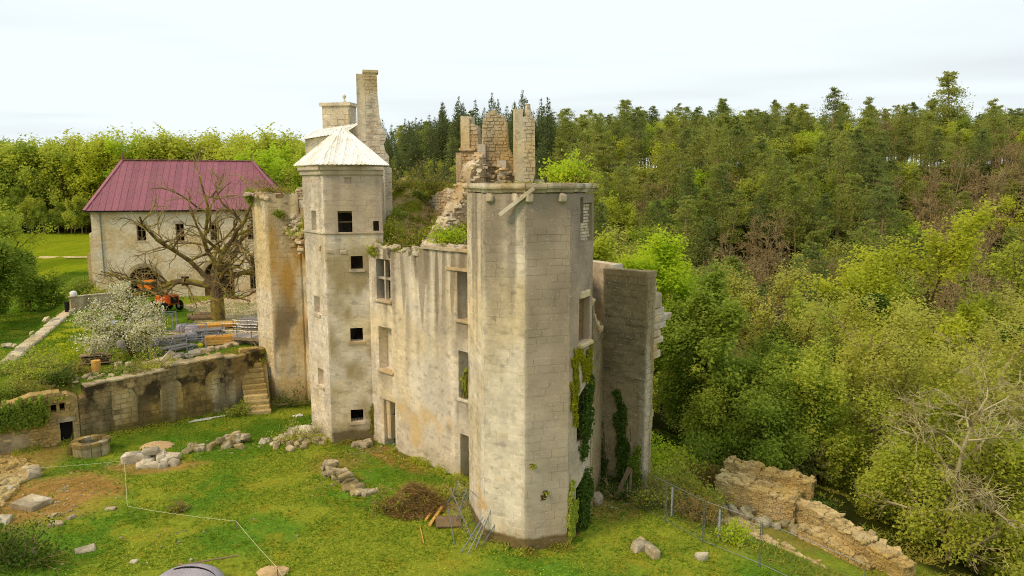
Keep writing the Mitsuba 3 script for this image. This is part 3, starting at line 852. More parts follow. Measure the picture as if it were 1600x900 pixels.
for (u0, z0), (u1, z1) in (((3.15, 15.75), (2.42, 17.25)), ((2.38, 17.35), (1.66, 19.0)), ((1.62, 19.1), (.86, 20.95))):
    MB().add(*bar(place([[u0, .25, z0 + .05]], go, -15)[0], place([[u1, .25, z1 + .05]], go, -15)[0], .75, .16), .9).put(numbered(f'{GW}__coping'), 'stone_chimney')
CB = f'{CA}__chimney_001'
cb = np.array([-10.35, 50.6])
prof = ragged([(1.22, 23.3), (1.3, 21.5), (1.42, 20.4), (1.75, 19.6), (1.7, 19.0), (1.95, 18.4), (2.0, 17.2), (2.05, 16.6)], .25, .05, 3)
pr = [(.42, 12), (.42, 23.45), (1.25, 23.45), (1.27, 22.0), (1.33, 21.2), (1.36, 20.6), (1.5, 20.1), (1.53, 19.75), (1.78, 19.5), (1.74, 19.0), (1.6, 18.7), (1.72, 18.2), (1.95, 17.9), (1.9, 17.2), (2.1, 17.1), (2.1, 12)]
v, f = slab(Polygon(pr), .95, cb, 12)
MB().add(v, f, .4).put(CB, 'stone_chimney')
facing(CB, Polygon(pr).intersection(sbox(.4, 15, 3, 23.3)), cb, 12, 'stone_ruin', .22, .22, .5, 62, 40, (.01, .06), .012, .02, .08)
v, f = slab(sbox(-.12, 18.9, .425, 23.35), .85, cb, 12, -.03)
MB().add(v, f, .95).put(f'{CB}__plaster_face', 'stone_chimney')
v, f = slab(sbox(.3, 23.45, 1.35, 23.62), 1.1, cb, 12, -.08)
MB().add(v, f, .7).put(f'{CB}__cap', 'stone_chimney')
v, f = slab(sbox(-.1, 16.6, .43, 18.88), .7, cb, 12, .03)
MB().add(v, f, .86).put(f'{CB}__base', 'stone_west')
v, f = slab(Polygon([(0, 12), (.95, 12), (.95, 16.9), (.8, 17.3), (.5, 17.3), (.45, 18.0), (0, 18.1)]), .6, np.array([-9.6, 49.8]), 0)
MB().add(v, f, .8).put(f'{CA}__stub_wall', 'stone_chimney')

# --- west tower
WO = np.array([-17.5, 52.6])
WT = f'{CA}__west_tower'
WP = np.array([WO + 2.4 * np.array([-math.sqrt(.5), math.sqrt(.5)]), WO, WO + [2.15, .19], [-14.0, 54.2], [-14.0, 56.5], [-15.7, 58.0], [-18.0, 57.6], [-19.6, 56.2]])
body = prism(WP, -1.0, 15.3) - prism(shrink(WP, .7), -.5, 14.6) - cut_box(WP[0], -45, 1.35, 1.75, 1.75, 2.5)
tw = np.random.default_rng(77)
for k in range(26):       # a crumbled rim, lowest on the right
    t = tw.uniform(0, 1)
    c = WO + [t * 3.4, .3 + tw.uniform(0, 1.2)]
    s_ = tw.uniform(.3, .8)
    body = body - m3.Manifold.cube((s_, s_ * 1.2, 3), True).rotate((0, 0, tw.uniform(0, 90))).translate((c[0], c[1], 16.9 - t * 2.4 + tw.uniform(0, .35)))
MB().mesh(body, .5).put(WT, 'stone_west')
facing(WT, sbox(.01, -.1, 2.38, 15.2).difference(sbox(1.35, 1.75, 1.75, 2.5)), WP[0], -45, 'stone_west', .34, .4, .85, 71, 40)
facing(WT, Polygon([(.02, -.1), (2.14, -.1), (2.14, 13.4), (1.2, 13.9), (.7, 14.8), (.02, 15.1)]), WO, 5, 'stone_west', .34, .4, .85, 72, 60)
mb = MB()
for k in range(60):
    t = tw.uniform(0, 1)
    loose_stones(mb, [[WO[0] - 1.6 * (1 - t) + 3.2 * t * (k % 2), WO[1] + 1.6 * (1 - t) * (1 - k % 2) + tw.uniform(.1, 1.2), 15.2 - .9 * t * (k % 2)]], tw, (.2, .5), .5)
tag(mb.put(f'{WT}__loose_stones', 'stone_ruin'), kind='stuff')
for u in (.25, .7):
    v, f = block(tw, .3, .4, .75, .05, .1)
    MB().add(place(v + [u, .2, 14.9], WP[0], -45), f, .8).put(numbered(f'{WT}__rim_stone'), 'stone_west')
# recessed wall between west tower and turret, with a broken frieze on top
RW = f'{CA}__recess_wall'
ro = np.array([-15.6, 53.2])
rp = Polygon([(0, -1)] + [(5.2, -1)] + [(5.2, 15.6)] + ragged([(.1, 15.7), (1.0, 15.75), (5.1, 15.6)], .3, .1, 9)[::-1][1:] + [(0, 15.6)]).difference(sbox(1.0, 13.6, 2.2, 14.3))
v, f = slab(rp, .9, ro, -42)
MB().add(v, f, .5).put(RW, 'stone_west')
facing(RW, rp.intersection(sbox(0, -.1, 5, 13.2)), ro, -42, 'stone_west', .34, .4, .85, 73, 0)
facing(RW, rp.intersection(sbox(0, 15.1, 5, 15.8)), ro, -42, 'stone_ruin', .12, .2, .5, 74, 0, (.02, .12), .01, .02, .1, 'rubble')
MB().add(place(boxv(.3, 4.5, -.12, .3, 14.95, 15.08), ro, -42), BOXF, .7).put(f'{RW}__frieze_moulding', 'stone_west')
MB().add(place(boxv(.4, 4.5, -.05, .3, 14.35, 14.94), ro, -42), BOXF, .8).put(f'{RW}__frieze', 'stone_facade')
mb = MB()
for k in range(110):      # fallen masonry between tower and turret
    p = place([[tw.uniform(-.3, 1.6), tw.uniform(-.9, .1), 0]], ro, -42)[0]
    loose_stones(mb, [[p[0], p[1], 13.9 - 1.2 * tw.random() - 1.3 * abs(p[1] - 53)]], tw, (.15, .5))
tag(mb.put(f'{RW}__loose_stones', 'stone_ruin'), kind='stuff')

# --- east tower stump with the dark crusted face
ET = f'{CA}__east_tower'
EO = np.array([6.9, 36.8])
e1, e2 = np.array([math.cos(math.radians(142)), math.sin(math.radians(142))]), np.array([math.cos(math.radians(52)), math.sin(math.radians(52))])
EP = np.array([EO + 2.6 * e1, EO, EO + .85 * e2, EO + .85 * e2 + 2.6 * e1])
body = prism(EP, -1.5, 11.55)
MB().mesh(body, .5).put(ET, 'stone_dark')
eo = EO + 2.6 * e1
facing(ET, sbox(.02, -.1, 2.58, 11.3), eo, -38, 'stone_dark', .34, .35, .8, 81, 110, (.006, .045), .010, .016, .05)
facing(ET, sbox(.01, -.1, .83, 11.3), EO, 52, 'stone_dark', .34, .35, .8, 82, 30, (.006, .06), .009, .014, .08)
for u0, u1, P_, a_ in ((0, 1.3, eo, -38), (1.31, 2.62, eo, -38), (.03, .86, EO, 52)):
    v, f = slab(sbox(u0, 11.3, u1, 11.6), .7, P_, a_, -.05)
    MB().add(v, f, .5).put(numbered(f'{ET}__coping'), 'stone_dark')
rng = np.random.default_rng(83)
for z0, z1, L in ((3.6, 4.1, 1.3), (4.3, 4.7, 1.1), (6.8, 7.2, 1.9), (7.2, 7.6, 1.5), (7.6, 7.9, 2.2), (7.95, 8.35, 1.9), (8.35, 8.7, 2.4), (8.7, 9.1, 3.0), (9.1, 9.5, 2.2), (9.5, 10.3, 1.9), (10.3, 10.7, 1.3), (10.75, 11.05, 1.2), (2.7, 3.5, 1.15), (5.0, 5.8, 1.0)):
    v, f = block(rng, L - .5, .5, z1 - z0, .05, .08)
    MB().add(place(v + [.3 + L / 2, .38, z0], EO, 52), f, rng.random()).put(numbered(f'{ET}__toothing_stone'), 'stone_ruin')
# wall between corner tower and east tower, broken at the top
EW = f'{CA}__east_wall'
wo = V4 + [.1, .5]
wv = eo + e1 * -.05 - wo
wa = math.degrees(math.atan2(wv[1], wv[0]))
wl_ = float(np.linalg.norm(wv)) + .1
ep = Polygon([(0, -1), (wl_, -1), (wl_, 8.6)] + ragged([(0, 10.6), (.5, 10.4), (.8, 9.6), (1.3, 9.4), (wl_ - .05, 8.6)], .25, .12, 12)[::-1][1:])
v, f = slab(ep, .8, wo, wa)
MB().add(v, f, .5).put(EW, 'stone_dark')
facing(EW, ep.intersection(sbox(0, -.2, 9, 8.9)), wo, wa, 'stone_dark', .34, .35, .8, 84, 30)
mb = MB()
for k in range(70):
    u = rng.uniform(0, wl_)
    loose_stones(mb, [place([[u, rng.uniform(.1, .7), np.interp(u, [0, .5, .9, 1.4, 3], [10.5, 10.3, 9.6, 9.3, 8.5])]], wo, wa)[0]], rng, (.15, .45))
for k in range(4):
    v, f = block(rng, .3, .3, .8, .05, .1)
    mb.add(place(v + [1.0 + .4 * k, .2, 9.2 - .2 * k], wo, wa), f, .9)
tag(mb.put(f'{EW}__loose_stones', 'stone_ruin'), kind='stuff')

# --- inside: rubble fill, back wall, cross wall, tall ragged ruins
xs, ys = np.arange(-11, 3.5, .3), np.arange(37, 62, .3)
X, Y = np.meshgrid(xs, ys)
n = meshkit.fbm(np.stack([X * .5, Y * .5, X * 0], -1), 4, seed=3) - .5
n2 = meshkit.fbm(np.stack([X * 1.7, Y * 1.7, X * 0], -1), 2, seed=5) - .5
depth = ((X + 8.7) * .712 + (Y - 44.2) * .703)
Zf = 11.75 + .10 * depth + 1.2 * n + .5 * n2 + 2.0 * sm(6.0, 11, depth) + 1.6 * sm(-4.5, -7.5, X) * sm(2, 6, depth)
w = len(xs)
i = (np.arange(len(ys) - 1)[:, None] * w + np.arange(w - 1)[None]).ravel()
FOOT = Polygon([place([[.0, .6, 0]], FO, FA)[0][:2], place([[9.0, .6, 0]], FO, FA)[0][:2], [1.0, 37.5], [5.0, 41.0], [-8.6, 60], [-11, 56], [-8.5, 48]])
ok = shapely.contains(FOOT, shapely.points(X.ravel(), Y.ravel()))
i = i[ok[i] & ok[i + 1] & ok[i + w] & ok[i + w + 1]]
diffuse('rubble_fill_mat', lambda p, n, uv: mix(mix(srgb('8d7a4c'), srgb('a89468'), fbm(p.x * 2, p.y * 2, p.z * 2)), srgb('6f7422'), smoothstep(.42, .6, fbm(p.x * .7, p.y * .7, p.z * .7))) * (.65 + .7 * fbm(p.x * 5, p.y * 5, p.z * 5)))
scene[f'{CA}__rubble_fill'] = mikit.ply(trimesh.Trimesh(np.stack([X.ravel(), Y.ravel(), Zf.ravel()], 1), np.vstack([np.stack([i, i + 1, i + w + 1], 1), np.stack([i, i + w + 1, i + w], 1)]), process=True), 'rubble_fill_mat', smooth=True)


def fill_z(x, y):
    ix, iy = int(np.clip((x + 11) / .3, 0, len(xs) - 1)), int(np.clip((y - 37) / .3, 0, len(ys) - 1))
    return float(Zf[iy, ix])


rng = np.random.default_rng(90)
mb = MB()
for k in range(260):
    p = place([[rng.uniform(0, 9), rng.uniform(.8, 7), 0]], FO, FA)[0]
    if FOOT.contains(shapely.Point(p[:2])):
        loose_stones(mb, [[p[0], p[1], fill_z(p[0], p[1]) - .05]], rng, (.15, .5))
tag(mb.put(f'{CA}__fallen_masonry', 'stone_ruin'), kind='stuff')


def rubble_wall(key, O, a, poly, thick, seed, bsdf='stone_ruin', ch=.17, wr=(.18, .48), n_parts=0, sides=True, lost=.06, proud=(.01, .09)):
    v, f = slab(poly, thick, O, a)
    MB().add(v, f, .4).put(key, bsdf)
    facing(key, poly, O, a, bsdf, ch, wr[0], wr[1], seed, n_parts, proud, .01, .02, lost, 'rubble_stone')


BW = f'{CA}__back_wall'
bo = np.array([-10.6, 58.6])
bp = Polygon([(0, -1)] + ragged([(0, 15.7), (2.2, 15.75), (3.0, 15.3), (3.3, 14.4), (4.2, 13.4), (5.6, 13.5), (6.0, 14.8), (7.5, 15.5), (10.0, 15.9), (13, 16.2), (17, 16.2)], .4, .15, 13) + [(17, -1)]).buffer(0)
rubble_wall(BW, bo, -45, bp, .9, 91, wr=(.2, .55), ch=.2)
for nm_, p_, q_, zt_ in (('end_wall', (1.2, 47.3), (5.6, 40.2), 11.6), ('side_wall', (-15.4, 53.6), (-10.3, 58.9), 13.0)):
    p_, q_ = np.array(p_), np.array(q_)
    v, f = slab(sbox(0, -3, float(np.linalg.norm(q_ - p_)), zt_), .7, p_, math.degrees(math.atan2(*(q_ - p_)[::-1])))
    MB().add(v, f, .5).put(f'{CA}__{nm_}', 'stone_ruin')
XW = f'{CA}__cross_wall'
xo = np.array([-4.9, 42.2])
xp = Polygon([(0, 8)] + ragged([(0, 12.2), (.8, 12.9), (1.6, 13.8), (2.4, 14.6), (3.3, 15.7), (4.3, 17.2), (5.2, 18.0)], .3, .12, 14) + [(5.2, 8)]).buffer(0)
rubble_wall(XW, xo, 53, xp, .8, 92)
mb = MB()
for k in range(220):
    t = rng.random()
    p = place([[5.1 * t, rng.uniform(-.5, .9), 0]], xo, 53)[0]
    loose_stones(mb, [[p[0], p[1], np.interp(5.1 * t, [0, .8, 1.6, 2.4, 3.3, 4.3, 5.2], [12.2, 12.9, 13.8, 14.6, 15.7, 17.2, 18]) - rng.uniform(0, 1.0)]], rng, (.1, .3))
tag(mb.put(f'{XW}__loose_stones', 'stone_ruin'), kind='stuff')
diffuse('stone_flue', stone_fn('c4b290', 'b69a68', '8d8069', .7, .5, .0, 20.5, -5))
# tall ruins seen above the corner tower
RU = f'{CA}__ruined_flue'
O1 = np.array([-3.35, 48.6])
rubble_wall(RU, O1, -10, Polygon([(0, 12), (0, 20.4), (.75, 20.35), (.78, 19.9), (1.15, 19.75), (1.2, 18.1), (1.45, 17.7), (1.5, 12)]), .8, 93, 'stone_ruin', .24, (.25, .5))
v, f = slab(sbox(.05, 18.35, .62, 20.3), .1, O1, -10, -.13)
MB().add(v, f, .9).put(f'{RU}__plaster_face', 'stone_chimney')
v, f = slab(sbox(-.08, 18.18, 1.0, 18.34), .5, O1, -10, -.2)
MB().add(v, f, .6).put(f'{RU}__ledge', 'stone_ruin')
O2 = np.array([-1.95, 46.9])
pp = Polygon([(-.4, 12)] + ragged([(-.38, 16.8), (.0, 17.1), (.02, 19.4), (.15, 20.1), (.75, 20.6), (1.4, 20.2), (1.62, 19.5), (1.7, 18.3), (2.1, 17.6), (2.4, 16.8), (2.75, 16.0)], .25, .08, 15) + [(2.8, 12)]).buffer(0)
rubble_wall(f'{CA}__ruined_flue_001', O2, -6, pp, .9, 94, 'stone_flue', .2, (.2, .5), 60)
tag(f'{CA}__ruined_flue_001', 'ragged tall flue of bare rubble')
for u0, u1, z1 in ((-.35, .32, 17.6), (1.05, 1.62, 17.5)):
    v, f = slab(sbox(u0, 15.5, u1, z1), .2, O2, -6, -.28)
    MB().add(v, f, .9).put(numbered(f'{CA}__ruined_flue_001__jamb_stone'), 'stone_facade')
v, f = slab(sbox(-.2, 17.65, .3, 18.5), .2, O2, -6, -.2)
MB().add(v, f, .95).put(numbered(f'{CA}__ruined_flue_001__jamb_stone'), 'stone_facade')
O3 = np.array([.18, 46.0])
v, f = slab(sbox(0, 12, .5, 20.6), .8, O3, 8)
MB().add(v, f, .95).put(f'{CA}__ruined_flue_002', 'stone_chimney')
p3 = Polygon([(.5, 12), (.5, 20.1), (.72, 20.2), (.75, 20.9), (.95, 20.9), (1.0, 20.3), (1.25, 19.9), (1.28, 16.6), (1.1, 16.0), (1.1, 12)])
rubble_wall(f'{CA}__ruined_flue_002__broken_side', O3, 8, p3, .75, 95, 'stone_chimney', .22, (.22, .45))
O4 = np.array([-3.6, 47.6])
v, f = slab(sbox(0, 12, .35, 18.0), .5, O4, 0)
MB().add(v, f, .8).put(f'{CA}__wall_stub', 'stone_ruin')

mb = MB()
rng = np.random.default_rng(97)
for k in range(130):
    t = rng.random()
    loose_stones(mb, [[-3.2 + 4.6 * t, 46.9 - .5 * t + rng.normal(0, .35), 15.6 + 1.7 * rng.random() * (1 - abs(2 * t - 1)) + .5 * (t < .35)]], rng, (.12, .38))
tag(mb.put(f'{CA}__flue_rubble', 'stone_ruin'), kind='stuff')
# ------------------------------------------------------------------ retaining wall of the terrace
RT = 'retaining_wall'
tag(RT, 'dark stained terrace wall of squared stone with shallow blind arches behind the well', 'wall')
RO, RA = np.array([-26.9, 44.1]), 44.0
rtop = ragged([(-.1, 2.75), (.25, 2.85), (.3, 3.45), (2.0, 3.5), (5.0, 3.6), (5.2, 3.85), (9.0, 3.9), (9.8, 3.7)], .6, .05, 101)


def arch(u0, u1, z0, z1):
    c, r = (u0 + u1) / 2, (u1 - u0) / 2
    t = np.linspace(0, np.pi, 13)
    return Polygon([(u0, z0), (u1, z0)] + [(c + r * math.cos(a), z1 - r + r * math.sin(a)) for a in t])


diffuse('stone_niche', stone_fn('bba87c', 'ad955f', '756a50', .7, .3, .4, 3.6, .3, None, .5))
niches = shapely.union_all([arch(1.75, 3.3, .55, 2.95), arch(4.7, 6.2, .85, 3.0), arch(7.7, 9.1, .75, 3.1)])
rp = Polygon([(-.1, -1.2), (9.8, -1.2)] + rtop[::-1])
v, f = slab(rp.difference(niches), .95, RO, RA)
MB().add(v, f, .4).put(RT, 'stone_retain')
facing(RT, rp.difference(niches).intersection(sbox(-.1, -.3, 9.8, 3.75)), RO, RA, 'stone_retain', .36, .4, .9, 102, 150, (.012, .06), .016, .024, .05)
for k, (u0, u1, z0, z1) in enumerate(((1.75, 3.3, .55, 2.95), (4.7, 6.2, .85, 3.0), (7.7, 9.1, .75, 3.1))):
    v, f = slab(arch(u0, u1, z0, z1).buffer(.03), .5, RO, RA, .07)
    MB().add(v, f, .3).put(numbered(f'{RT}__niche'), 'stone_retain')
    facing(f'{RT}__niche' + (f'_{k:03d}' if k else ''), arch(u0, u1, z0, z1), RO + rot2(RA)[:2, :2] @ [0, .07], RA, 'stone_niche', .36, .4, .9, 180 + k, 0, (.004, .02), .009, .012, .03)
rng = np.random.default_rng(103)
u = .3
while u < 9.7:
    L = rng.uniform(.5, 1.1)
    v, f = block(rng, L - .02, 1.05, .16, .03, .15)
    MB().add(place(v + [u + L / 2, .45, np.interp(u + L / 2, *np.array(rtop).T) - .02], RO, RA), f, rng.random()).put(numbered(f'{RT}__coping_stone'), 'stone_grey')
    u += L
v, f = slab(Polygon([(0, -1), (3.3, -1), (3.3, 3.9), (0, 3.7)]), .6, RO + rot2(RA)[:2, :2] @ [9.75, 0], 62)
MB().add(v, f, .3).put(f'{RT}__stair_side', 'stone_retain')

# overgrown ruin at the left end of the terrace wall: a doorway, two small windows
OR = 'overgrown_ruin'
tag(OR, 'overgrown ochre ruin wall with a black doorway at the left end of the terrace wall', 'ruin')
oo = RO + rot2(RA)[:2, :2] @ [-.12, .1]
ors = ragged([(0, 2.9), (.5, 3.2), (1.3, 3.4), (2.4, 3.4), (3.4, 3.1), (4.3, 2.7), (5.6, 2.9)], .4, .16, 104)
oo2 = oo + rot2(RA - 8)[:2, :2] @ [-5.6, 0]
fl = lambda u: 5.6 - u
opp = Polygon([(0, -1.2), (5.6, -1.2)] + [(5.6 - u_, z_) for u_, z_ in ors]).buffer(0)
dw = [sbox(4.55, -.4, 5.25, 1.45), sbox(4.15, 2.15, 4.45, 2.62), sbox(4.62, 2.18, 4.9, 2.65)]
opp = opp.difference(shapely.union_all(dw))
opp = max(getattr(opp, 'geoms', [opp]), key=lambda q: q.area)
v, f = slab(opp, .9, oo2, RA - 8)
MB().add(v, f, .4).put(OR, 'stone_rubble')
facing(OR, opp, oo2, RA - 8, 'stone_rubble', .2, .2, .5, 105, 60, (.01, .10), .012, .02, .12, 'rubble_stone')
for d_ in dw:
    v, f = slab(d_.buffer(.05), .06, oo2, RA - 8, .62)
    MB().add(v, f, .1).put(numbered(f'{OR}__door_leaf' if d_ is dw[0] else f'{OR}__window_shutter'), 'dark_iron')
MB().add(place(boxv(4.4, 5.4, -.08, .5, 1.45, 1.72), oo2, RA - 8), BOXF, .6).put(f'{OR}__door_lintel', 'stone_grey')
v, f = slab(arch(1.2, 2.9, -.6, 1.4), .3, oo2, RA - 8, -.06)
MB().add(v, f, .9).put(f'{OR}__blocked_arch', 'stone_grey')

# broken rubble wall on the left edge of the picture, running towards the viewer
LR = 'rubble_ruin'
tag(LR, 'collapsed ochre rubble wall at the left edge of the lawn before the overgrown ruin', 'ruin')
rng = np.random.default_rng(110)
mb = MB()
HEAP = Polygon([(-31.2, 41.6), (-28.2, 40.9), (-26.5, 38.7), (-26.1, 36.8), (-25.3, 34), (-23.4, 31), (-22.2, 28.6), (-28, 26), (-36, 30), (-37, 42)])
n_ = 0
while n_ < 3400:
    x, y = rng.uniform(-36, -22), rng.uniform(28, 42)
    dd = HEAP.exterior.distance(shapely.Point(x, y)) if HEAP.contains(shapely.Point(x, y)) else 0
    if rng.random() > min(1, dd / 1.2) or 800 + 1142 * x / (y + 2) < -60:
        continue
    s_ = rng.uniform(.10, .34) * (1 + .5 * (rng.random() < .12))
    v, f = block(rng, s_ * rng.uniform(.8, 1.6), s_, s_ * rng.uniform(.4, .9), .14, .1)
    mb.add(v @ euler(rng.normal(0, 15), rng.normal(0, 15), rng.uniform(0, 180)).T + [x, y, gz(x, y) - .05], f, rng.random())
    n_ += 1
tag(mb.put(f'{LR}__loose_stones', 'stone_rubble'), kind='stuff')
k_ = 0
for (x, y, sx, sy, sz, az) in ((-26.9, 39.1, .8, .6, .4, 40), (-26.3, 38.3, .6, .5, .5, 35), (-26.6, 36.6, .6, .5, .3, 20), (-28.3, 36.6, 1.2, .7, .4, 30), (-27.5, 35.2, 1.0, .7, .35, 60), (-25.9, 33.4, 1.0, .8, .35, 20), (-25.2, 32.4, 1.2, .9, .3, 50), (-24.6, 31.2, 1.3, 1.0, .45, 70),
                                (-24.3, 32.9, .7, .6, .25, 10), (-26.7, 31.9, .9, .7, .4, 0), (-25.6, 30.4, .8, .6, .4, 30), (-23.9, 30.2, .7, .5, .3, 30), (-27.8, 33.3, .9, .8, .5, 15)):
    v, f = block(rng, sx, sy, sz, .1, .09)
    MB().add(v @ euler(rng.normal(0, 5), rng.normal(0, 5), az).T + [x, y, gz(x, y) - .06], f, rng.random()).put(numbered(f'{LR}__fallen_block'), 'stone_white')
v, f = block(rng, 1.35, 1.2, .32, .04, .06)
MB().add(v @ euler(0, 4, -15).T + [-24.1, 34.8, gz(-24.1, 34.8) - .04], f, .9).put('flat_stone_slab', 'stone_white')
tag('flat_stone_slab', 'large flat pale square slab lying on bare earth at the left of the lawn', 'stone slab')

# ------------------------------------------------------------------ stone steps up to the terrace
tag('stone_steps', 'worn ochre stone steps climbing beside the west tower to the terrace', 'steps')
rng = np.random.default_rng(120)
for k in range(13):
    t = k / 12
    x, y = -17.95 - 1.75 * t, 50.0 + 3.6 * t
    z = -.02 + 3.7 * t ** 1.05
    v, f = block(rng, 1.75 - .3 * t, .52, .34, .03, .1)
    MB().add(v @ rot2(14 + 10 * t).T + [x, y, z - .12], f, rng.random()).put(numbered('stone_steps__step'), 'stone_rubble')
m_ = m3.Manifold.hull_points(np.array([[-18.7, 50.1, -.5], [-17.2, 50.4, -.5], [-20.4, 53.6, -.5], [-18.6, 54.0, -.5], [-20.4, 53.6, 3.45], [-18.6, 54.0, 3.45], [-18.7, 50.1, -.15], [-17.2, 50.4, -.15]]))
MB().mesh(m_, .3).put('stone_steps__stair_core', 'stone_rubble')

# ------------------------------------------------------------------ barn
BA = 'barn'
tag(BA, 'long stone barn with purple red sheet metal hipped roof and arched doors', 'barn')
BO, BD, BL, BWD = np.array([-43.65, 76.0]), 13.6, 19.7, 10.4
ops = [arch(3.15, 6.2, 3.4, 7.35), arch(10.6, 13.7, 3.4, 7.75)]
wins = [(4.25, 5.15, 10.1, 11.85), (8.05, 8.9, 10.0, 11.85), (11.5, 12.4, 10.05, 11.9), (15.3, 16.1, 10.05, 11.6), (8.3, 9.1, 5.15, 6.2), (15.3, 16.0, 4.6, 7.0)]
bp = sbox(0, 2.2, BL, 13.35).difference(shapely.union_all(ops)).difference(rects(*wins))
bp = max(getattr(bp, 'geoms', [bp]), key=lambda q: q.area)
v, f = slab(bp, .7, BO, BD)
mb = MB().add(v, f, .5)
for (u0, u1, y0, y1) in ((0, .7, .71, BWD), (BL - .7, BL, .71, BWD), (.71, BL - .71, BWD - .7, BWD)):
    mb.add(place(boxv(u0, u1, y0, y1, 2.2, 13.35), BO, BD), BOXF, .5)
mb.add(place(boxv(.7, BL - .7, .7, BWD - .7, 8.2, 8.4), BO, BD), BOXF, .5)
mb.put(BA, 'barn_wall')
mb = MB()
for u0, u1, z0, z1 in ((-.55, .0, 2, 11.2), (-.9, -.55, 2, 9.0)):
    v, f = slab(Polygon([(u0, z0), (u1, z0), (u1, z1), (u0, z1 - .3)]), 1.6, BO, BD, .9)
    MB().add(v, f, .5).put(numbered(f'{BA}__buttress'), 'stone_rubble' if u0 < -.6 else 'barn_wall')
bw = lambda p: place([p], BO, BD)[0]
for w in wins:
    fr = MB()
    u0, u1, z0, z1 = w
    for a in ((u0, u0 + .07, z0, z1), (u1 - .07, u1, z0, z1), ((u0 + u1) / 2 - .04, (u0 + u1) / 2 + .04, z0, z1), (u0, u1, z1 - .07, z1), (u0, u1, z0, z0 + .07), (u0, u1, (z0 + z1) / 2 + .15, (z0 + z1) / 2 + .22)):
        fr.add(place(boxv(a[0], a[1], .22, .29, a[2], a[3]), BO, BD), BOXF, .5)
    fr.put(numbered(f'{BA}__window_frame'), 'wood_old')
    st = MB()
    st.add(place(boxv(u0 - .22, u1 + .22, -.04, .18, z0 - .2, z0), BO, BD), BOXF, .9)
    st.put(numbered(f'{BA}__window_sill'), 'stone_white')
    MB().add(place(boxv(u0 - .2, u1 + .2, -.03, .2, z1, z1 + .28), BO, BD), BOXF, .8).put(numbered(f'{BA}__window_lintel'), 'stone_white')
for (u0, u1, zt) in ((3.15, 6.2, 7.35), (10.6, 13.7, 7.75)):
    c, r = (u0 + u1) / 2, (u1 - u0) / 2
    zs = zt - r
    fr = MB()
    fr.add(place(boxv(u0, u1, .25, .37, zs - .1, zs + .12), BO, BD), BOXF, .7)
    fr.add(place(boxv(u0, u0 + .14, .25, .37, 3.4, zs - .1), BO, BD), BOXF, .5)
    fr.add(place(boxv(u1 - .14, u1, .25, .37, 3.4, zs - .1), BO, BD), BOXF, .5)
    for a in (30, 60, 90, 120, 150):
        ca, sa = math.cos(math.radians(a)), math.sin(math.radians(a))
        fr.add(*bar(bw([c + .1 * ca, .31, zs + .12]), bw([c + (r - .03) * ca, .31, zs + (r - .03) * sa]), .1, .09), .4)
    t = np.linspace(0, np.pi, 13)
    for q in (.55, .97):
        for a, b in zip(t[:-1], t[1:]):
            fr.add(*bar(bw([c + q * r * math.cos(a), .31, zs + q * r * math.sin(a)]), bw([c + q * r * math.cos(b), .31, zs + q * r * math.sin(b)]), .1, .1), .5)
    fr.put(numbered(f'{BA}__arched_door_frame'), 'wood_frame')
    lf = MB()
    lf.add(place(boxv(u0 + .14, u0 + .14 + .8 * (u0 > 8), .4, .46, 3.4, zs), BO, BD), BOXF, .2) if u0 > 8 else None
    if u0 > 8:
        lf.put(f'{BA}__door_leaf', 'wood_frame')
    # dressed voussoirs round the arch
    for a, b in zip(t[:-1], t[1:]):
        a += .01
        q0, q1 = r, r + .38
        v = place([[c + q * math.cos(x), y, zs + q * math.sin(x)] for y in (-.03, .2) for q in (q0, q1) for x in (a, b)], BO, BD)
        MB().add(*hull(v), .7 + .3 * rng.random()).put(numbered(f'{BA}__arch_stone'), 'stone_grey')
# roof: hipped, ribbed sheet
OV = .45
e = lambda u, y, z: bw([u, y, z])
R0, R1 = e(2.1, BWD / 2, 18.62), e(15.6, BWD / 2, 18.62)
E0, E1, E2, E3 = e(-OV, -OV, 13.3), e(BL + OV, -OV, 13.3), e(BL + OV, BWD + OV, 13.3), e(-OV, BWD + OV, 13.3)
BR = f'{BA}__roof'
for k, (cs, nm) in enumerate((([E0, E1, R1, R0], 0), ([E3, E0, R0], 1), ([E1, E2, R1], 2), ([E2, E3, R0, R1], 3))):
    ribbed(BR, 'roof_sheet', cs, .62, 'roof_red', 130 + k, .05, .06)
for a, b in ((R0, R1), (E0, R0), (E1, R1), (E2, R1), (E3, R0)):
    MB().add(*bar(a + [0, 0, .07], b + [0, 0, .07], .34, .06), .95).put(numbered(f'{BR}__ridge_cap'), 'roof_red')
for a in (R0, R1):
    MB().add(*rod(a, a + [0, 0, .9], .06), .5).put(numbered(f'{BR}__finial'), 'roof_red')
MB().add(*bar(E0 + [0, 0, -.08], E1 + [0, 0, -.08], .16, .13), .5).put(f'{BA}__gutter', 'dark_iron')
MB().add(*rod(bw([.9, -.09, 13.2]), bw([.9, -.09, 6.4]), .06), .5).put(f'{BA}__downpipe', 'steel')

# low rendered wall left of the barn
LW = 'low_wall'
tag(LW, 'low rendered wall with a square pier left of the blossoming tree', 'wall')
l0, l1 = np.array([-41.95, 68.6]), np.array([-38.4, 72.0])
la = math.degrees(math.atan2(*(l1 - l0)[::-1]))
v, f = slab(sbox(0, -1, 4.9, 1.75), .35, np.append(l0, 3.6), la)
MB().add(v, f, .8).put(LW, 'stone_grey')
MB().add(place(boxv(-.12, 4.95, -.07, .42, 1.75, 1.85), np.append(l0, 3.6), la), BOXF, .9).put(f'{LW}__coping', 'stone_white')
MB().add(place(boxv(1.5, 1.72, -.1, .1, -.8, 1.6), np.append(l0, 3.6), la), BOXF, .1).put(f'{LW}__pier', 'wood_old')
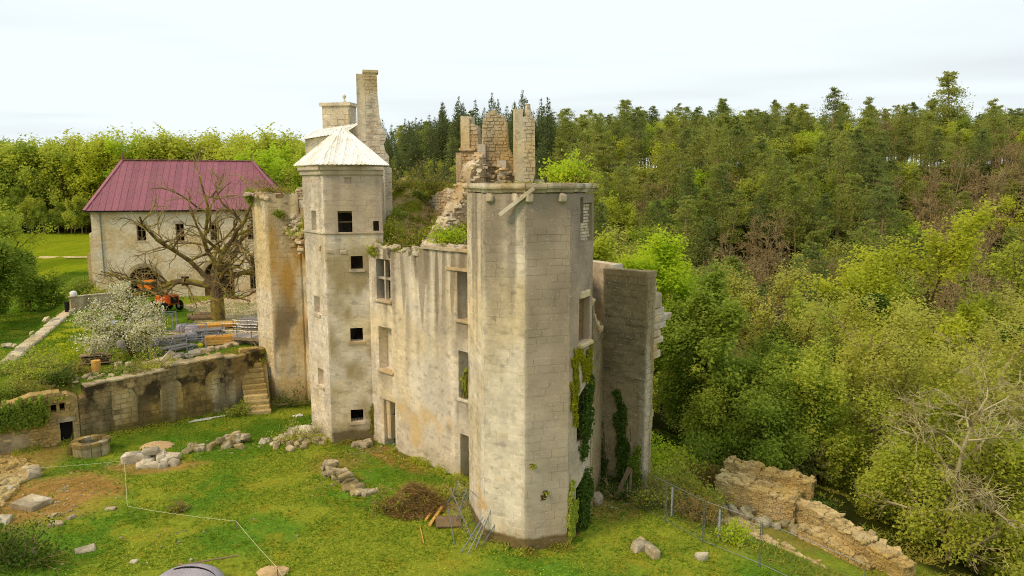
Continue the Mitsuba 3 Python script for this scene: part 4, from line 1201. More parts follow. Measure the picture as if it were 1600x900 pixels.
# flat topped wall along the edge of the terrace, above the ditch
EWL = 'terrace_edge_wall'
tag(EWL, 'long low pale stone wall along the left edge of the terrace lawn', 'wall')
w0, w1 = np.array([-42.3, 69.2]), np.array([-34.3, 48.7])
wd = (w1 - w0) / np.linalg.norm(w1 - w0)
core = MB()
L = float(np.linalg.norm(w1 - w0))
rng = np.random.default_rng(140)
u = 0.0
while u < L:
    s_ = rng.uniform(.6, 1.3)
    c = w0 + wd * (u + s_ / 2)
    v, f = block(rng, s_ - .03, 1.0 * rng.uniform(.85, 1.1), .5, .05, .12)
    MB().add(v @ rot2(math.degrees(math.atan2(wd[1], wd[0])) + rng.normal(0, 3)).T + [c[0], c[1], gz(c[0] + .6, c[1] + .3) - .28], f, rng.random()).put(numbered(f'{EWL}__wall_stone'), 'stone_white')
    u += s_
v, f = slab(sbox(0, -2.2, L, 0), .8, np.append(w0 + [-.2, 0], 3.75), math.degrees(math.atan2(wd[1], wd[0])), -.4)
MB().add(v, f, .4).put(EWL, 'stone_grey')

# ------------------------------------------------------------------ ruined dry stone walls on the right, by the valley
def drystone(key, label, A, B, t, z0, z1a, z1b, seed, nparts, amp=.12):
    A, B = np.array(A, float), np.array(B, float)
    a = math.degrees(math.atan2(*(B - A)[::-1]))
    L = float(np.linalg.norm(B - A))
    tag(key, label, 'wall')
    topl = ragged([(0, z1a), (L * .5, (z1a + z1b) / 2), (L, z1b)], .35, amp, seed)
    p = Polygon([(0, z0), (L, z0)] + topl[::-1]).buffer(0)
    v, f = slab(p, t, A, a)
    MB().add(v, f, .4).put(key, 'stone_rubble')
    facing(key, p, A, a, 'stone_rubble', .12, .16, .45, seed, nparts, (.01, .08), .008, .015, .05, 'wall_stone')
    A2 = A + rot2(a)[:2, :2] @ [L, t]
    pm = shapely.affinity.scale(p, -1, 1, origin=(L / 2, 0))
    facing(key, pm, A2, a + 180, 'stone_rubble', .12, .16, .45, seed + 1, 0, (.01, .08), .008, .015, .05, 'wall_stone')
    for (O_, aa, zz) in ((A, a + 90, z1a), (A + rot2(a)[:2, :2] @ [L, 0], a + 90, z1b)):
        q = sbox(0, z0, t, zz - .05)
        if O_ is A:
            O_, aa = A + rot2(a)[:2, :2] @ [0, t], a - 90
        facing(key, q, O_, aa, 'stone_rubble', .12, .16, .45, seed + 3, 0, (.01, .08), .008, .015, .05, 'wall_stone')
    rng = np.random.default_rng(seed + 5)
    mb = MB()
    tl = np.array(topl)
    for k in range(int(L * t * 26)):
        u = rng.uniform(0, L)
        loose_stones(mb, [place([[u, rng.uniform(.0, t), np.interp(u, tl[:, 0], tl[:, 1]) - .05]], A, a)[0]], rng, (.12, .34), .5)
    k = mb.put(f'{key}__top_stones', 'stone_rubble')
    tag(k, kind='stuff')


import shapely.affinity
drystone('dry_stone_wall', 'thick ochre dry stone wall with a flat broad top on the terrace right of the castle', (11.5, 39.3), (15.0, 36.9), 1.9, -2.9, -.4, -.85, 150, 30)
drystone('dry_stone_wall_001', 'higher ochre dry stone wall behind the broad one at the edge of the trees', (12.4, 40.7), (16.5, 38.3), .9, -3.2, .05, -.4, 156, 0, .12)
drystone('dry_stone_wall_002', 'lower end of the ochre wall before the gap with ivy', (15.1, 37.2), (16.6, 36.5), .8, -3.2, -.95, -1.1, 161, 10)
drystone('dry_stone_wall_003', 'long sloping ochre dry stone wall nearest the right foreground', (15.2, 36.0), (17.9, 31.3), 1.0, -3.4, -.55, -1.4, 166, 40)
drystone('dry_stone_wall_004', 'low ochre stone bench along the foot of the long sloping wall', (14.75, 35.5), (16.7, 32.2), .55, -3.4, -1.3, -1.8, 171, 10, .06)
# ------------------------------------------------------------------ plants
def unit(v):
    return v / np.maximum(np.linalg.norm(v, axis=-1, keepdims=True), 1e-9)


def grow(rng, pos, d, length, rad, levels):
    """branching skeleton, level by level; returns per level (p0, p1, r0, r1)"""
    pos, d, length, rad = np.atleast_2d(np.asarray(pos, float)), np.atleast_2d(np.asarray(d, float)), np.atleast_1d(np.asarray(length, float)), np.atleast_1d(np.asarray(rad, float))
    out = []
    for li, L in enumerate(levels):
        n, ns = len(pos), L['seg']
        P, D = [pos], [unit(d)]
        for s in range(ns):
            d = unit(d + rng.normal(0, L['wob'], (n, 3)) + np.array([0, 0, L['up']]))
            pos = pos + d * (length / ns)[:, None]
            P.append(pos)
            D.append(d)
        P, D = np.stack(P, 1), np.stack(D, 1)
        tip = L.get('tip', .35)
        R = rad[:, None] * (1 - (1 - tip) * np.linspace(0, 1, ns + 1)[None])
        out.append((P[:, :-1].reshape(-1, 3), P[:, 1:].reshape(-1, 3), R[:, :-1].ravel(), R[:, 1:].ravel()))
        if li == len(levels) - 1:
            break
        m = L['kids']
        t = L.get('t0', .3) + (1 - L.get('t0', .3)) * (np.arange(m)[None] + rng.random((n, m))) / m
        x = np.clip(t * ns, 0, ns - 1e-6)
        i, fr = x.astype(int), (x % 1)[..., None]
        rows = np.arange(n)[:, None]
        cp = P[rows, i] * (1 - fr) + P[rows, i + 1] * fr
        cd = D[rows, i + 1]
        a = np.radians(rng.normal(L['ang'], L.get('angsd', 12), (n, m)))[..., None]
        side = unit(np.cross(cd, unit(rng.normal(size=cd.shape) + np.array([0, 0, .01]))))
        if li == 0:                         # spread the limbs evenly round the trunk
            az = (np.arange(m)[None] * 2.4 + rng.normal(0, .35, (n, m)))
            side = np.stack([np.cos(az), np.sin(az), 0 * az], -1)
        nd = unit(cd * np.cos(a) + side * np.sin(a))
        ln = length[:, None] * L['ratio'] * (1.15 - L.get('fall', .5) * t) * rng.uniform(.7, 1.25, (n, m))
        rr = np.minimum(rad[:, None] * L.get('rr', .5), .8 * (rad[:, None] * (1 - (1 - tip) * t)))
        pos, d, length, rad = cp.reshape(-1, 3), nd.reshape(-1, 3), ln.ravel(), rr.ravel()
    return out


def wood(mb, lev, sides=(7, 5, 4, 3, 3), rng=None, minr=.0):
    for k, (p0, p1, r0, r1) in enumerate(lev):
        mb.add(*prisms(p0, p1, np.maximum(r0, minr), np.maximum(r1, minr), sides[min(k, len(sides) - 1)]), .5 if k == 0 else .3 + .4 * (k % 2))
    return mb


def leaves(mb, c, size, rng, up=.5, out=None, aspect=.6, tri=False):
    n = len(c)
    nr = rng.normal(size=(n, 3)) * .8 + np.array([0, 0, up])
    if out is not None:
        nr = nr + out
    nr = unit(nr)
    a = unit(np.cross(nr, unit(rng.normal(size=(n, 3)))))
    b = np.cross(nr, a)
    s = (size * rng.uniform(.6, 1.4, n))[:, None]
    r = rng.random(n)
    if tri:
        v = np.stack([c + a * s, c - a * s * .6 + b * s * aspect, c - a * s * .6 - b * s * aspect], 1).reshape(-1, 3)
        f = np.arange(n * 3).reshape(-1, 3)
        return mb.add(v, f, np.repeat(r, 3))
    v = np.stack([c + a * s, c + b * s * aspect + nr * s * .15, c - a * s, c - b * s * aspect + nr * s * .15], 1).reshape(-1, 3)
    f = np.arange(n * 4).reshape(-1, 4)
    return mb.add(v, f, np.repeat(r, 4))


def on_twigs(rng, seg, n, sd):
    p0, p1 = seg[0], seg[1]
    w = np.linalg.norm(p1 - p0, axis=1)
    i = rng.choice(len(p0), n, p=w / w.sum())
    return p0[i] + (p1[i] - p0[i]) * rng.random((n, 1)) + rng.normal(0, sd, (n, 3))


def broadleaf(seed, H, nleaf, size, spread=.5, tr=None, sd=.35, twigs=True, kids=(9, 6, 4), base=.22, up=1.3):
    """(wood, crown) of a deciduous tree"""
    rng = np.random.default_rng(seed)
    tr = tr or H * .018
    lev = grow(rng, [0, 0, -.6], [rng.normal(0, .06), rng.normal(0, .06), 1], H * .72, tr,
               [dict(seg=7, wob=.07, up=.05, kids=kids[0], t0=base, ang=58, ratio=spread, fall=.55, rr=.5, tip=.3),
                dict(seg=5, wob=.17, up=.13, kids=kids[1], t0=.25, ang=45, ratio=.5, fall=.4, rr=.5),
                dict(seg=4, wob=.2, up=.07, kids=kids[2], t0=.2, ang=42, ratio=.55, fall=.3, rr=.5),
                dict(seg=3, wob=.25, up=.03)])
    w = wood(MB(), lev if twigs else lev[:3], (7, 5, 3, 3), rng)
    c = on_twigs(rng, [np.vstack([lev[3][0], lev[2][0]]), np.vstack([lev[3][1], lev[2][1]])], nleaf, sd)
    k = H / np.percentile(c[:, 2], 98.5)
    c = c * [k ** .5, k ** .5, k]
    w.v = [v * [k ** .5, k ** .5, k] for v in w.v]
    ctr = c.mean(0) * [1, 1, .8]
    return w, leaves(MB(), c, size, rng, up, unit(c - ctr) * .6, .75, True)


def bare(seed, H, spread=.5, tr=None, kids=(8, 6, 5, 4), minr=.012, wob=.2, base=.3, droop=.0):
    rng = np.random.default_rng(seed)
    tr = tr or H * .018
    lev = grow(rng, [0, 0, -.6], [rng.normal(0, .08), rng.normal(0, .08), 1], H * .66, tr,
               [dict(seg=7, wob=.08, up=.05, kids=kids[0], t0=base, ang=50, ratio=spread, fall=.4, rr=.55, tip=.3),
                dict(seg=6, wob=wob, up=.10 - droop, kids=kids[1], t0=.2, ang=45, ratio=.5, fall=.4, rr=.5),
                dict(seg=5, wob=wob * 1.2, up=.06 - droop, kids=kids[2], t0=.15, ang=40, ratio=.55, fall=.3, rr=.5),
                dict(seg=3, wob=wob, up=.04 - droop, kids=kids[3], t0=.15, ang=38, ratio=.6, fall=.3, rr=.6),
                dict(seg=2, wob=.15, up=.02)])
    return lev, rng


def pine(seed, H, nb=24, per=52, size=.34):
    rng = np.random.default_rng(seed)
    lev = grow(rng, [0, 0, -.6], [rng.normal(0, .04), rng.normal(0, .04), 1], H, H * .013, [dict(seg=8, wob=.03, up=.06, tip=.25)])
    p0, p1, r0, _ = lev[0]
    w = wood(MB(), lev, (6,))
    crown = MB()
    pts = np.vstack([p0, p1[-1:]])
    hs = np.linspace(0, 1, len(pts))
    low = rng.uniform(.28, .5)
    for k in range(nb):
        t = low + (1.0 - low) * (k + rng.random()) / nb
        p = np.array([np.interp(t, hs, pts[:, j]) for j in range(3)])
        az = k * 2.4 + rng.normal(0, .5)
        v = (t - low) / (1 - low)
        R = H * rng.uniform(.06, .155) * (1.1 - .72 * v ** 1.6) * (.75 + .5 * math.sin(v * 3.1))
        d = np.array([math.cos(az), math.sin(az), rng.uniform(-.1, .45)])
        q = p + d * R
        w.add(*prisms([p], [q], .06, .03, 3), .5)
        m = int(per * rng.uniform(.5, 1.5))
        c = q + rng.normal(size=(m, 3)) * [R * .42, R * .42, R * .17] - d * R * .3 * rng.random((m, 1))
        leaves(crown, c, size, rng, 1.0, None, .42)
    return w, crown


def spruce(seed, H, whorls=26, size=.34):
    rng = np.random.default_rng(seed)
    w = MB().add(*prisms([[0, 0, -.6]], [[0, 0, H]], H * .013, .03, 6), .5)
    n = whorls * 120
    t = .14 + .86 * (1 - np.sqrt(rng.random(n)))
    az = rng.uniform(0, 2 * np.pi, n)
    lump = meshkit.noise(np.stack([np.cos(az) * 2.2, np.sin(az) * 2.2, t * 16], -1), seed)
    R = H * .24 * (1 - t) ** .85 * (.35 + 1.1 * lump) + .12
    q = R * rng.random(n) ** .4
    c = np.stack([q * np.cos(az), q * np.sin(az), H * t - .3 * q + .25 * R], 1) + rng.normal(0, .08, (n, 3))
    leaves(MB_ := MB(), c, size, rng, .8, np.stack([np.cos(az), np.sin(az), 0 * az], 1) * .5, .4, True)
    return w, MB_


protos = {}


def proto(name, wd, crown, bark, leafm):
    scene[name] = {'type': 'shapegroup', 'trunk': wd.ply(bark), **({'crown': crown.ply(leafm)} if crown else {})}


def stand(proto_name, key, x, y, s=1.0, az=0.0, sz=None, z=None):
    k = numbered(key)
    k_ = len(labels)
    scene[k] = {'type': 'instance', 'shapegroup': {'type': 'ref', 'id': proto_name},
                'to_world': T().translate([float(x), float(y), gz(x, y) if z is None else float(z)]).rotate([0, 0, 1], float(az)).scale([float(s * (.88 + .24 * ((k_ * 37) % 10) / 10)), float(s * (1.12 - .24 * ((k_ * 53) % 10) / 10)), float(sz or s)])}
    return k


for k in range(6):
    proto(f'proto_pine_{k}', *pine(200 + k, 19, 34 + 4 * k, 84, .22), 'bark_pine', 'leaf_pine_dark' if k % 3 == 1 else 'leaf_pine')
for k in range(2):
    proto(f'proto_spruce_{k}', *spruce(210 + k, 22), 'bark_dark', 'leaf_spruce')
for k, (lm, n, sz) in enumerate((('leaf_mid', 4200, .25), ('leaf_dark', 4400, .25), ('leaf_lime', 3900, .24), ('leaf_olive', 3000, .22), ('leaf_yellow', 3400, .23), ('leaf_bright', 4000, .24))):
    proto(f'proto_broad_{k}', *broadleaf(220 + k, 15, n, sz, .52, sd=.42, twigs=False), 'bark_pale' if k % 2 else 'bark_dark', lm)
for k in range(2):
    lev, rng = bare(240 + k, 15, .5, kids=(8, 6, 5, 3), minr=.02)
    proto(f'proto_bare_{k}', wood(MB(), lev[:3], (6, 4, 3), minr=.03), wood(MB(), lev[3:], (3, 3), minr=.028), 'bark_pale', 'twig_brown')

# ------------------------------------------------------------------ woods on the hill across the valley
rng = np.random.default_rng(300)
cand = []
for gx_ in np.arange(-90, 190, 4.7):
    for gy_ in np.arange(40, 275, 4.7):
        x, y = gx_ + rng.uniform(-1.9, 1.9), gy_ + rng.uniform(-1.9, 1.9)
        px = 800 + 1142 * x / (y * .99 + 2)
        if not (575 < px < 1720):
            continue
        P_ = shapely.Point(x, y)
        if EDGE.contains(P_):
            continue
        s = EDGE.exterior.distance(P_)
        tt = (x - 14) * .35 + (y - 44) * .94
        if s < 16 or tt > 196:
            continue
        if px < 915 and gz(x, y) + 17 < 16.5:      # hidden by the castle
            continue
        if px > 1000 and math.hypot(x, y) < 78:
            continue
        cand.append((x, y, tt, px))
cand.sort(key=lambda q: math.hypot(q[0], q[1]))
count = {}
for x, y, s, px in cand:
    crest = s / 150
    r = rng.random()
    az, sc = rng.uniform(0, 360), rng.uniform(.62, .9)
    brown = (1080 < px < 1230 and 75 < y < 120) or (px > 1430 and 70 < y < 135)
    if px < 860 and y > 95:
        kind = 'spruce' if r < .45 + .3 * (crest > .4) else 'pine' if r < .9 else 'broad'
    elif brown and r < .62:
        kind = 'bare'
    elif s > 75:
        kind = 'pine' if r < .72 else 'bare' if r < .77 else 'broad'
    else:
        kind = 'broad' if r < .62 else 'pine' if r < .86 else 'bare'
    if px > 1380 and kind in ('pine', 'spruce'):
        sc *= .85
    zone = ('at the foot of' if s < 30 else 'low on' if s < 65 else 'halfway up' if s < 100 else 'high on' if s < 132 else 'on the skyline of')
    side = ('left of the tall ruined flues' if px < 720 else 'behind the tall ruined flues' if px < 850 else 'just right of the corner tower' if px < 980 else 'above the dark east tower' if px < 1090 else 'above the gnarled oak' if px < 1280 else 'above the yellow tree' if px < 1480 else 'near the right edge')
    nm, pr, lb, ct = {'spruce': ('spruce_tree', f'proto_spruce_{rng.integers(2)}', 'dark pointed spruce', 'spruce'), 'pine': ('pine_tree', f'proto_pine_{rng.integers(6)}', 'green clump crowned pine', 'pine'),
                      'bare': ('bare_woodland_tree', f'proto_bare_{rng.integers(2)}', 'leafless brown tree', 'tree'), 'broad': ('leafy_tree', 'b', 'leafy spring tree', 'tree')}[kind]
    if kind == 'broad':
        q = int(rng.choice(6, p=[.28, .12, .2, .2, .14, .06]))
        pr, lb = f'proto_broad_{q}', ('mid green', 'dark green', 'lime green', 'olive', 'yellow green', 'bright green')[q] + ' leafy tree'
        sc *= rng.uniform(.8, 1.05)
    count[nm] = count.get(nm, 0) + 1
    if count[nm] > 290:                       # past 300 of a kind: the farthest ones as one mass
        far_ = {'pine_tree': 'far_pines', 'leafy_tree': 'far_leafy_trees', 'spruce_tree': 'far_spruces'}.get(nm, 'far_bare_trees')
        q = count[far_] = count.get(far_, 0) + 1
        scene[f'{far_}__{q:03d}'] = {'type': 'instance', 'shapegroup': {'type': 'ref', 'id': pr}, 'to_world': T().translate([float(x), float(y), gz(x, y)]).rotate([0, 0, 1], float(az)).scale(float(sc))}
        tag(far_, f'the farthest {ct}s massed near the crest of the hill', 'forest', kind='stuff')
        continue
    k = stand(pr, nm, x, y, sc, az, sc * rng.uniform(.85, 1.15))
    tag(k, f'{lb} {zone} the hill, {side}', ct, f'{lb}s {zone} the hill {side}')
k = stand('proto_pine_5', 'tall_pine_tree', 92, 156, 1.12, 40)
tag(k, 'tallest broad pine standing above the skyline of the hill on the right', 'tree')

# ------------------------------------------------------------------ woods on the left, beyond the field
rng = np.random.default_rng(310)
for row, (y0, n) in enumerate(((168, 26), (176, 26), (186, 26))):
    for j in range(n):
        px = -60 + (560 * j) / (n - 1) + rng.uniform(-9, 9)
        y = y0 + rng.uniform(-3, 3)
        x = (px - 800) / 1142 * (y * .99 + 1.5)
        q = rng.choice(6, p=[.26, .06, .28, .12, .2, .08])
        k = stand(f'proto_broad_{q}', 'field_edge_tree', x, y, rng.uniform(1.15, 1.5), rng.uniform(0, 360))
        col = ('mid green', 'dark green', 'lime green', 'olive', 'yellow green', 'bright green')[q]
        zn = 'at the far left edge' if px < 40 else 'behind the field left of the barn' if px < 150 else 'behind the left half of the barn roof' if px < 290 else 'behind the right half of the barn roof' if px < 400 else 'beyond the west tower'
        tag(k, f'{col} tree of the ' + ('front', 'middle', 'back')[row] + f' row {zn}', 'tree', f'{col} trees, row {row + 1}, {zn}')
for j in range(14):
    px = 20 + 9.5 * j + rng.uniform(-4, 4)
    y = 161 + rng.uniform(-2, 2)
    k = stand(f'proto_broad_{[1, 0][j % 2]}', 'hedge_bush', (px - 800) / 1142 * (y + 1), y, rng.uniform(.35, .55), rng.uniform(0, 360))
    tag(k, 'dark low bush along the far edge of the field', 'bush', 'bushes at the field edge')
for (px, y, q, s) in ((425, 120, 5, 1.15), (450, 128, 5, 1.2), (405, 135, 2, 1.3), (475, 125, 2, 1.1), (440, 140, 2, 1.35), (395, 150, 4, 1.4), (490, 140, 0, 1.3)):
    k = stand(f'proto_broad_{q}', 'barn_side_tree', (px - 800) / 1142 * y, y, s, rng.uniform(0, 360))
    tag(k, 'bright green tree between the barn roof and the west tower', 'tree', 'trees behind the barn')


# ------------------------------------------------------------------ single trees near the castle
def near_tree(name, label, x, y, wd, crown, bark, leafm, z=None, cat='tree', az=0):
    k = numbered(name)
    o = np.array([x, y, gz(x, y) if z is None else z])
    R = rot2(az)
    for m, part, b in ((wd, 'trunk', bark), (crown, 'crown', leafm)):
        if m is not None:
            m.v = [v @ R.T + o for v in m.v]
            m.put(f'{k}__{part}', b)
    tag(k, label, cat)
    return k


near_tree('lime_tree', 'bright lime green tree rising behind the dark east tower', 10.6, 55.0, *broadleaf(401, 11.6 - gz(10.6, 55.0), 30000, 0.135, .42, sd=.32), 'bark_dark', 'leaf_bright')
near_tree('lime_tree', 'second lime tree just left of it, half hidden by the corner tower', 6.8, 57.5, *broadleaf(402, 11.3 - gz(6.8, 57.5), 22000, 0.135, .42, sd=.32), 'bark_dark', 'leaf_lime')
near_tree('dark_green_tree', 'dense dark green tree right beside the dark east tower', 13.6, 49.5, *broadleaf(403, 9.3 - gz(13.6, 49.5), 42000, 0.13, .40, sd=.32, base=.12), 'bark_dark', 'leaf_dark')
near_tree('dark_green_tree', 'lower dark green tree in the hollow above the ochre walls', 18.0, 47.0, *broadleaf(404, 4.8 - gz(18.0, 47.0), 26000, 0.11, .5, sd=.3, base=.1), 'bark_dark', 'leaf_dark')
near_tree('gnarled_oak', 'gnarled olive brown oak just breaking into leaf left of the big yellow green tree', 21.5, 57.0, *broadleaf(405, 8.8 - gz(21.5, 57.0), 17000, 0.1, .46, tr=.42, sd=.25, kids=(10, 7, 6)), 'bark_moss', 'leaf_olive')
near_tree('yellow_tree', 'biggest yellow green tree with a broad rounded crown at right', 33.0, 62.0, *broadleaf(406, 12.2 - gz(33.0, 62.0), 70000, 0.15, .5, tr=.42, sd=.34, kids=(11, 7, 5)), 'bark_dark', 'leaf_yellow')
near_tree('yellow_tree', 'smaller yellow green tree at the right edge beyond the pale branched one', 37.5, 51.0, *broadleaf(407, 8.3 - gz(37.5, 51.0), 30000, 0.11, .46, sd=.3), 'bark_pale', 'leaf_olive')
near_tree('green_tree', 'fresh green bushy tree right behind the ochre dry stone walls', 20.6, 46.5, *broadleaf(408, 4.9 - gz(20.6, 46.5), 32000, 0.11, .44, sd=.3, base=.1), 'bark_dark', 'leaf_mid')
near_tree('green_tree', 'leafy tree just behind the lower end of the long sloping wall', 21.4, 38.6, *broadleaf(409, 1.4 - gz(21.4, 38.6), 22000, 0.09, .46, sd=.3, base=.08), 'bark_pale', 'leaf_mid')
near_tree('olive_tree', 'thin olive tree between the oak and the green bushy one', 26.0, 50.5, *broadleaf(410, 7.9 - gz(26.0, 50.5), 24000, 0.1, .46, sd=.3), 'bark_pale', 'leaf_olive')
near_tree('green_tree', 'olive tree low at the bottom right corner', 28.0, 36.5, *broadleaf(411, 1.0 - gz(28.0, 36.5), 26000, 0.09, .5, sd=.3, base=.08), 'bark_pale', 'leaf_olive')
near_tree('olive_tree', 'thin olive tree behind the pale dead branches at right', 30.0, 45.0, *broadleaf(413, 7.4 - gz(30.0, 45.0), 24000, 0.1, .46, sd=.3), 'bark_pale', 'leaf_olive')
near_tree('yellow_tree', 'yellow green tree at the far right edge above the dead branches', 44.0, 62.0, *broadleaf(414, 10.0 - gz(44.0, 62.0), 30000, 0.14, .46, sd=.3), 'bark_dark', 'leaf_lime')
for j, (x, y, h) in enumerate(((16, 44.5, 6.0), (13.0, 46.5, 4.5), (15.0, 52, 7), (18.5, 52.5, 10), (24.5, 43.0, 9), (32.5, 39.5, 10), (25.5, 57.5, 10), (29, 54, 11), (36.5, 44.5, 11), (40, 55, 12), (24, 36.0, 7.5), (22.5, 51.5, 10))):
    near_tree('understorey_tree', 'small leafy tree ' + ('just behind the thick ochre wall', 'low in the hollow right of the dark east tower', 'below the lime tree in the valley', 'below the gnarled oak', 'right of the fresh green bushy tree', 'behind the pale dead branches', 'below the big yellow tree, left', 'below the big yellow tree, right', 'under the right edge trees', 'far right in the valley bottom', 'nearest the long sloping wall', 'between oak and olive tree')[j],
              x, y, *broadleaf(420 + j, h, 13000, .095, .55, sd=.32, base=.05, twigs=False), 'bark_dark', ['leaf_dark', 'leaf_mid', 'leaf_olive'][j % 3])
for j, (px, y, h) in enumerate(((1120, 84, 17), (1165, 92, 17), (1545, 84, 21), (1590, 76, 22), (1500, 96, 20), (1095, 78, 15))):
    lev, rg = bare(450 + j, h, .42, kids=(10, 6, 5, 3), minr=.02, wob=.16)
    x = (px - 800) / 1142 * (y + 1)
    k = near_tree('brown_bare_tree', 'twiggy brown leafless tree on the valley side', x, y, wood(MB(), lev[:3], (6, 4, 3), minr=.03), wood(MB(), lev[3:], (3, 3), minr=.022), 'bark_pale', 'twig_brown')
    tag(k, group='brown bare trees on the valley side')
# the dead tree with pale twisted branches in the right foreground
lev, rg = bare(471, 14.5, .40, tr=.17, kids=(15, 6, 4, 2), wob=.24, base=.1, droop=.13)
near_tree('pale_dead_tree', 'pale grey leafless tree with drooping twisted branches in the right foreground', 22.4, 35.2, wood(MB(), lev, (7, 5, 4, 3, 3), minr=.012), None, 'bark_white', None)
diffuse('bark_white', lambda p, n, uv: mix(srgb('b3a880'), srgb('857a50'), smoothstep(.4, .65, fbm(p.x * 1.5, p.y * 1.5, p.z * 1.5))))
lev, rg = bare(475, 15, .42, tr=.13, kids=(14, 7, 4, 3), wob=.24, base=.15, droop=.1)
near_tree('pale_dead_tree', 'thinner pale branched tree at the right edge of the picture', 26.0, 38.0, wood(MB(), lev, (7, 5, 4, 3, 3), minr=.012), None, 'bark_white', None, az=70)
for j, (x, y, tp, lb) in enumerate(((19.5, 44.5, 3.5, 'slender pale branched tree behind the gap between the ochre walls'), (25.5, 46.0, 7.5, 'pale branched leafless tree amid the olive trees'), (30.5, 52.0, 9.5, 'pale branched leafless tree below the big yellow tree'), (29.5, 42.0, 6.0, 'pale branched leafless tree behind the right dead ones'), (22.0, 53.0, 7.0, 'twisted pale tree beside the gnarled oak'))):
    H_ = tp - gz(x, y)
    lev, rg = bare(476 + j, H_ * .9, .42, tr=.012 * H_, kids=(13, 6, 3, 2), wob=.22, base=.3, droop=.02)
    near_tree('pale_branched_tree', lb, x, y, wood(MB(), lev, (6, 4, 3, 3, 3), minr=.014), None, 'bark_white', None, az=50 * j)
# ivy and mistletoe clumps in the crowns
for j, (x, y, z, r, lb) in enumerate(((28.2, 56.0, 6.9, 1.0, 'dark round clump of mistletoe high in the big yellow green tree'), (36.6, 52, 5.0, 1.0, 'dark clump of ivy in the tree at the right edge'), (21.4, 56.6, 2.4, 1.6, 'dark ivy on the trunk of the gnarled oak'))):
    rg = np.random.default_rng(480 + j)
    c = rg.normal(size=(900, 3))
    c = np.array([x, y, z]) + unit(c) * rg.random((900, 1)) ** .4 * [r, r, r * (1.8 if j == 2 else .8)]
    k = leaves(MB(), c, .14, rg).put(numbered('mistletoe_clump' if j < 2 else 'trunk_ivy'), 'leaf_ivy')
    tag(k, lb, 'plant')

# left: dark trees beside the ditch
for j, (x, y, h, lm, n) in enumerate(((-58.5, 80, 17.5, 'leaf_mid', 9000), (-54.0, 75, 8.5, 'leaf_dark', 8000), (-70, 90, 18, 'leaf_lime', 8000), (-53.5, 68, 9.0, 'leaf_dark', 8000), (-56, 84, 7.0, 'leaf_dark', 6000), (-82, 104, 20, 'leaf_yellow', 7000))):
    near_tree('ditch_tree', ('tall mid green tree at the left edge of the picture', 'dark low tree overhanging the ditch', 'lime green tree behind the dark ones at left', 'dark tree nearest the viewer at the left edge', 'dark bushy tree at the end of the ditch', 'yellow green tree at the left end of the field')[j],
              x, y, *broadleaf(490 + j, h, n * 2, .15, .5, sd=.4, base=.08), 'bark_dark', lm)


# ------------------------------------------------------------------ old bare fruit tree and the blossoming one on the terrace
rg = np.random.default_rng(501)
base = np.array([-26.25, 64.3, gz(-26.25, 64.3)])
lev = grow(rg, [0, 0, -.3], [.02, 0, 1], 3.6, .62, [dict(seg=4, wob=.03, up=.05, tip=.85)])
k = 'old_bare_tree'
tag(k, 'old gnarled leafless tree with mossy crooked limbs in front of the barn', 'tree')
w = wood(MB(), lev, (10,))
limb_d = np.array([[-.85, -.1, .55], [-.55, .3, .8], [.15, -.2, 1], [.45, .2, .9], [.85, .1, .6], [-.2, .6, .9], [.5, -.5, .6], [-.95, .2, .25], [.9, -.2, .25], [.05, .1, 1.1]])
n_ = len(limb_d)
l2 = grow(rg, np.tile([0, 0, 3.0], (n_, 1)) + rg.normal(0, .12, (n_, 3)), limb_d, np.array([11.2, 10.4, 11.0, 10.6, 8.6, 8.5, 7.5, 9.5, 6.2, 11.0]), np.array([.31, .26, .31, .26, .28, .21, .18, .19, .15, .24]),
          [dict(seg=9, wob=.22, up=.06, kids=7, t0=.25, ang=60, ratio=.42, fall=.4, rr=.5, tip=.3),
           dict(seg=6, wob=.3, up=.06, kids=5, t0=.2, ang=45, ratio=.5, fall=.3, rr=.5),
           dict(seg=4, wob=.25, up=.05, kids=3, t0=.1, ang=45, ratio=.6, rr=.55),
           dict(seg=3, wob=.22, up=.05)])
wood(w, l2[:2], (7, 5))
w.v = [v + base for v in w.v]
w.put(f'{k}__trunk', 'bark_moss')
tw_ = wood(MB(), l2[2:], (4, 3), minr=.009)
tw_.v = [v + base for v in tw_.v]
tw_.put(f'{k}__twigs', 'twig_brown')

k = 'blossoming_tree'
tag(k, 'small spreading fruit tree covered in white blossom beside the builders\' materials', 'tree')
rg = np.random.default_rng(511)
base = np.array([-28.1, 51.4, gz(-28.1, 51.4)])
lev = grow(rg, [.9, 0, -.2], [-.33, .05, 1], 2.4, .2, [dict(seg=4, wob=.06, up=.03, kids=8, t0=.6, ang=66, ratio=1.3, fall=.3, rr=.55, tip=.6),
            dict(seg=6, wob=.17, up=.02, kids=8, t0=.2, ang=50, ratio=.5, fall=.3, rr=.5), dict(seg=4, wob=.22, up=-.0, kids=6, t0=.1, ang=45, ratio=.6, rr=.5), dict(seg=3, wob=.25, up=-.03)])
w = wood(MB(), lev, (8, 5, 4, 3))
w.v = [v + base for v in w.v]
w.put(f'{k}__trunk', 'bark_dark')
c = on_twigs(rg, [np.vstack([lev[3][0], lev[2][0]]), np.vstack([lev[3][1], lev[2][1]])], 19000, .16) + base
leaves(MB(), c[:12500], .056, rg, .4, None, .9).put(f'{k}__blossom', 'petal')
leaves(MB(), c[12500:], .055, rg, .4, None, .5).put(f'{k}__leaves', 'leaf_mid')


